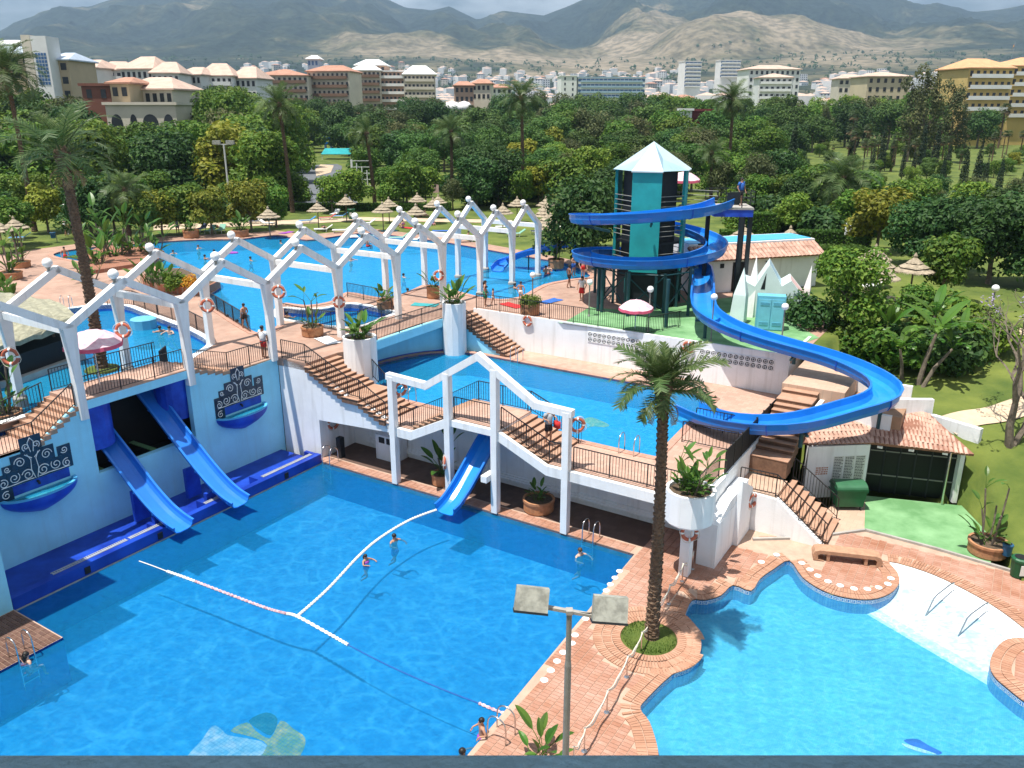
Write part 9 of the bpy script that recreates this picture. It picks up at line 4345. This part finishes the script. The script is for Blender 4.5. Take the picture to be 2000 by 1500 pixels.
def person(pose,pos,facing,label,skin=0,hair=0,hk='hair',clothes=(),h=1.70,group=None):
 me,J=BODY[pose]
 o=bpy.data.objects.new('person',me)
 COL.objects.link(o)
 s=h/1.70
 o.location=pos
 o.rotation_euler=(0,0,facing)
 o.scale=(s,s,s)
 o.material_slots[0].link='OBJECT'
 o.material_slots[0].material=M_SKIN[skin]
 tag(o,label,'person',group)
 for kind,m in [(hk,M_HAIR[hair])]+[(k,M_CLOTH[c]) for k,c in clothes]:
  key=(pose,kind)
  if key not in GAR:
   GAR[key]=garment_mesh(pose,kind)
  c=part(kind if kind!='long_hair' else 'hair',GAR[key],o)
  c.material_slots[0].link='OBJECT'
  c.material_slots[0].material=m
 return o


def swimmer(px,row,zw_,facing,label,depth=1.33,**k):
 p=at(px,row,zw_+0.2)
 return person('swim',(p.x,p.y,zw_-depth*k.get('h',1.7)/1.7),facing,label,**k)


TOCAM=0.0
# big pool
swimmer(770,1050,-0.16,0.8,'swimmer with bare shoulders beyond the white float line in the big pool',hair=0,clothes=(('trunks','blue'),))
swimmer(714,1092,-0.16,1.0,'child in a purple swimsuit holding the white float line',1.18,h=1.35,hk='long_hair',clothes=(('suit','purple'),))
swimmer(1133,1078,-0.16,0.6,'light-haired swimmer by the steel ladder at the far right corner of the big pool',skin=1,hair=1,clothes=(('trunks','blue'),))
swimmer(903,1468,-0.16,2.0,'swimmer of whom only the dark head shows at the bottom edge',1.40,clothes=(('trunks','black'),))
p=W(6.12,-6.6,-0.55)
person('sit',(p.x,p.y,-0.62),math.pi-0.4,'woman with black hair and red bikini leaving the pool at the left ladder',skin=1,hk='long_hair',clothes=(('bikini','red'),),h=1.66)
p=at(955,1440,0.0)-E1*0.25
person('hold',(p.x,p.y,-0.95),-1.2,'boy with goggles climbing out at the bottom ladder',skin=0,clothes=(('trunks','purple'),),h=1.5)
# walkway and upper decks
p=W(15.35,11.5,0)
person('hold',(p.x,p.y,LM+0.33),0.7,'man in a grey shirt with an orange bag on the steps under the gable',skin=0,clothes=(('shirt','grey'),('shorts','black'),('bag','red')),h=1.72)
p=at(517,700,LU)
person('stand',(p.x,p.y,LU),2.6,'person in white shirt and red shorts at the plaza railing corner',skin=2,clothes=(('shirt','white'),('shorts','red')),h=1.72)
p=at(470,642,LU)
person('walk',(p.x+0.3,p.y,LU-0.05),-2.2,'boy in dark trunks standing at the ribbon walk railing',skin=0,clothes=(('trunks','black'),),h=1.55)
p=at(948,598,LU)
person('stand',(p.x,p.y,LU),1.4,'woman in a green wrap walking behind the terrace railing',skin=0,hk='long_hair',clothes=(('bikini','black'),('skirt','green')),h=1.68)
p=at(963,596,LU)
person('walk',(p.x,p.y,LU),1.4,'small child following the woman in the green wrap',skin=0,clothes=(('trunks','white'),),h=1.1)
p=at(1017,586,LU)
person('stand',(p.x,p.y,LU-0.2),2.8,'boy standing at the rounded edge of the upper pool',skin=0,clothes=(('trunks','white'),),h=1.45)
p=at(1111,562,LU)
person('walk',(p.x,p.y,LU),1.9,'slim swimmer walking along the right end of the upper pool',skin=2,clothes=(('trunks','black'),),h=1.65)
p=at(1138,545,LU)
person('stand',(p.x,p.y,LU),0.4,'stout bather standing under the left end of the spiral slide',skin=1,clothes=(('trunks','red'),),h=1.72)
p=at(1120,540,LU)
person('hold',(p.x,p.y,LU),0.9,'bather with folded arms beside the stout bather',skin=0,clothes=(('trunks','blue'),),h=1.68)
p=at(1136,588,LU)
person('stand',(p.x,p.y,LU),-0.6,'woman in red and white at the railing left of the turf',skin=0,hk='long_hair',clothes=(('shirt','white'),('skirt','red')),h=1.66)
swimmer(1066,533,4.85,0.5,'bather waist deep at the right end of the upper pool, left of a pair',0.95,clothes=(('trunks','blue'),))
swimmer(1072,530,4.85,-0.5,'bather waist deep at the right end of the upper pool, right of a pair',0.95,skin=1,clothes=(('trunks','red'),))
for i,(px,row,lab) in enumerate(((1005,560,'swimmer between the last front pergola posts'),(788,537,'swimmer in the upper pool left of the row of water posts'),(796,566,'swimmer in the upper pool near the plaza edge'),(685,505,'swimmer in the upper pool behind the third gable'),(489,505,'swimmer in the upper pool above the ribbon walk'),(338,492,'swimmer with dark hair at the far left of the upper pool'),(400,503,'swimmer near the island planter in the upper pool'),(418,491,'swimmer beside a lilo in the upper pool'),(548,472,'swimmer close to the far edge of the upper pool'),(387,482,'swimmer near the far left bank of the upper pool'),
         (444,618,'child in the water beyond the ribbon walk railing, left one'),(463,628,'child in the water beyond the ribbon walk railing, right one'),(312,642,'swimmer in the left pool, left one of two'),(331,645,'swimmer in the left pool, right one of two'),(560,612,'swimmer beyond the inlet railing'))):
 zz=4.6 if lab.startswith('swimmer in the left pool') else 4.85
 swimmer(px,row,zz,VR.uniform(0,6.28),lab,VR.choice((1.33,1.38,1.25)),hair=i % 2 if i % 3==0 else 0,skin=i % 2,clothes=(('trunks',('black','blue','red')[i % 3]),))
p=at(128,505,LU)
person('stand',(p.x,p.y,4.4),0.2,'bather stepping into the left arm of the upper pool',skin=0,clothes=(('trunks','red'),),h=1.6)
# on the lawn
for i,(px,row,pose,lab,cl) in enumerate(((633,452,'lie','sunbather lying on the white lounger near the pool edge','black'),(710,448,'lie','sunbather lying by the thin palm trunk','red'),(778,442,'sit','sunbather sitting on the lawn behind the pergola, left one','red'),(787,446,'sit','sunbather sitting on the lawn behind the pergola, right one','purple'),(820,424,'lie','sunbather lying under the parasol between two pergola lamps','black'),(830,423,'sit','sunbather sitting up beside the parasol between two lamps','red'),(845,440,'sit','sunbather sitting beyond the pergola tie beams','purple'),(706,482,'sit','bather sitting on the far rim of the upper pool, left one','black'),(718,484,'sit','bather sitting on the far rim of the upper pool, right one','red'),(433,452,'lie','sunbather lying on the right pale green lounger','red'),(915,470,'sit','sunbather beside the reddish bush','white'),(282,440,'sit','person sitting under the parasol behind the short palm','black'),(690,448,'sit','sunbather sitting beside the thin palm','purple'))):
 g=gpos(px,row)
 g=Vector((g.x,g.y,max(g.z,LU)+(0.36 if 'lounger' in lab else 0.02)))
 person(pose,g,VR.uniform(0,6.28),lab,skin=i % 2,clothes=((('bikini',cl),) if i % 2 else (('trunks',cl),)))
for px,row,lab,c1,c2 in ((348,458,'person in pale clothes walking along the far pool edge','white','grey'),(130,462,'person in white on the garden path at the far left','white','grey'),(144,462,'person in dark clothes beside the one in white at the far left','grey','black')):
 g=gpos(px,row)
 person('walk',Vector((g.x,g.y,LU+0.02)),VR.uniform(0,6),lab,clothes=(('shirt',c1),('shorts',c2)))
p=hel[0]+Vector((1.3,1.2,0))
person('stand',(p.x,p.y,zpf),0.6,'attendant in a blue shirt on the start platform of the spiral slide',clothes=(('shirt','blue'),('shorts','black')))
q=at(444,494,4.9)
mb=MB()
mb.lathe([(0.05,4.86),(0.95,4.86),(1.0,4.93),(0.9,4.98),(0.1,4.95)],(q.x,q.y,0),14)
mb.v=[(q.x+(a-q.x),q.y+(b-q.y)*0.5,c) for a,b,c in mb.v]
tag(mb.build('lilo',M_CLOTH['purple'],loc=(q.x,q.y,4.9)),'violet lilo floating in the upper pool','lilo')

# towels and bags left about
for i,(px,row,c,lab) in enumerate(((690,462,'white','white towel spread on the lawn behind the second gable'),(760,452,'teal','teal towel spread on the lawn behind the pergola'),(800,446,'red','red towel spread on the lawn near the two seated sunbathers'),(860,452,'blue','blue towel spread on the lawn beyond the tie beams'),(560,455,'purple','violet towel on the lawn right of the white lounger'),(640,668,'white','white towel dropped on the deck beside the inlet planter'),(830,597,'teal','teal towel on the deck by the tall sandy planter'),(1000,598,'red','red towel on the deck behind the terrace railing'),(1075,590,'blue','blue towel on the deck right of the round shrub planter'),(330,585,'white','white towel on the ribbon walk beside the island planter'))):
 g=gpos(px,row)
 z=LU+0.02
 r_=RND.uniform(0,3)
 u_,v_=Vector((math.cos(r_),math.sin(r_),0)),Vector((-math.sin(r_),math.cos(r_),0))
 mb=MB()
 vs=[]
 for a in range(6):
  for b in range(4):
   vs.append(Vector((g.x,g.y,z))+u_*(a-2.5)*0.34+v_*(b-1.5)*0.28+Vector((0,0,RND.uniform(0.0,0.035))))
 mb.add(vs,[(a*4+b,(a+1)*4+b,(a+1)*4+b+1,a*4+b+1) for a in range(5) for b in range(3)])
 tag(mb.build('towel',M_CLOTH[c],loc=(g.x,g.y,z)),lab,'towel')
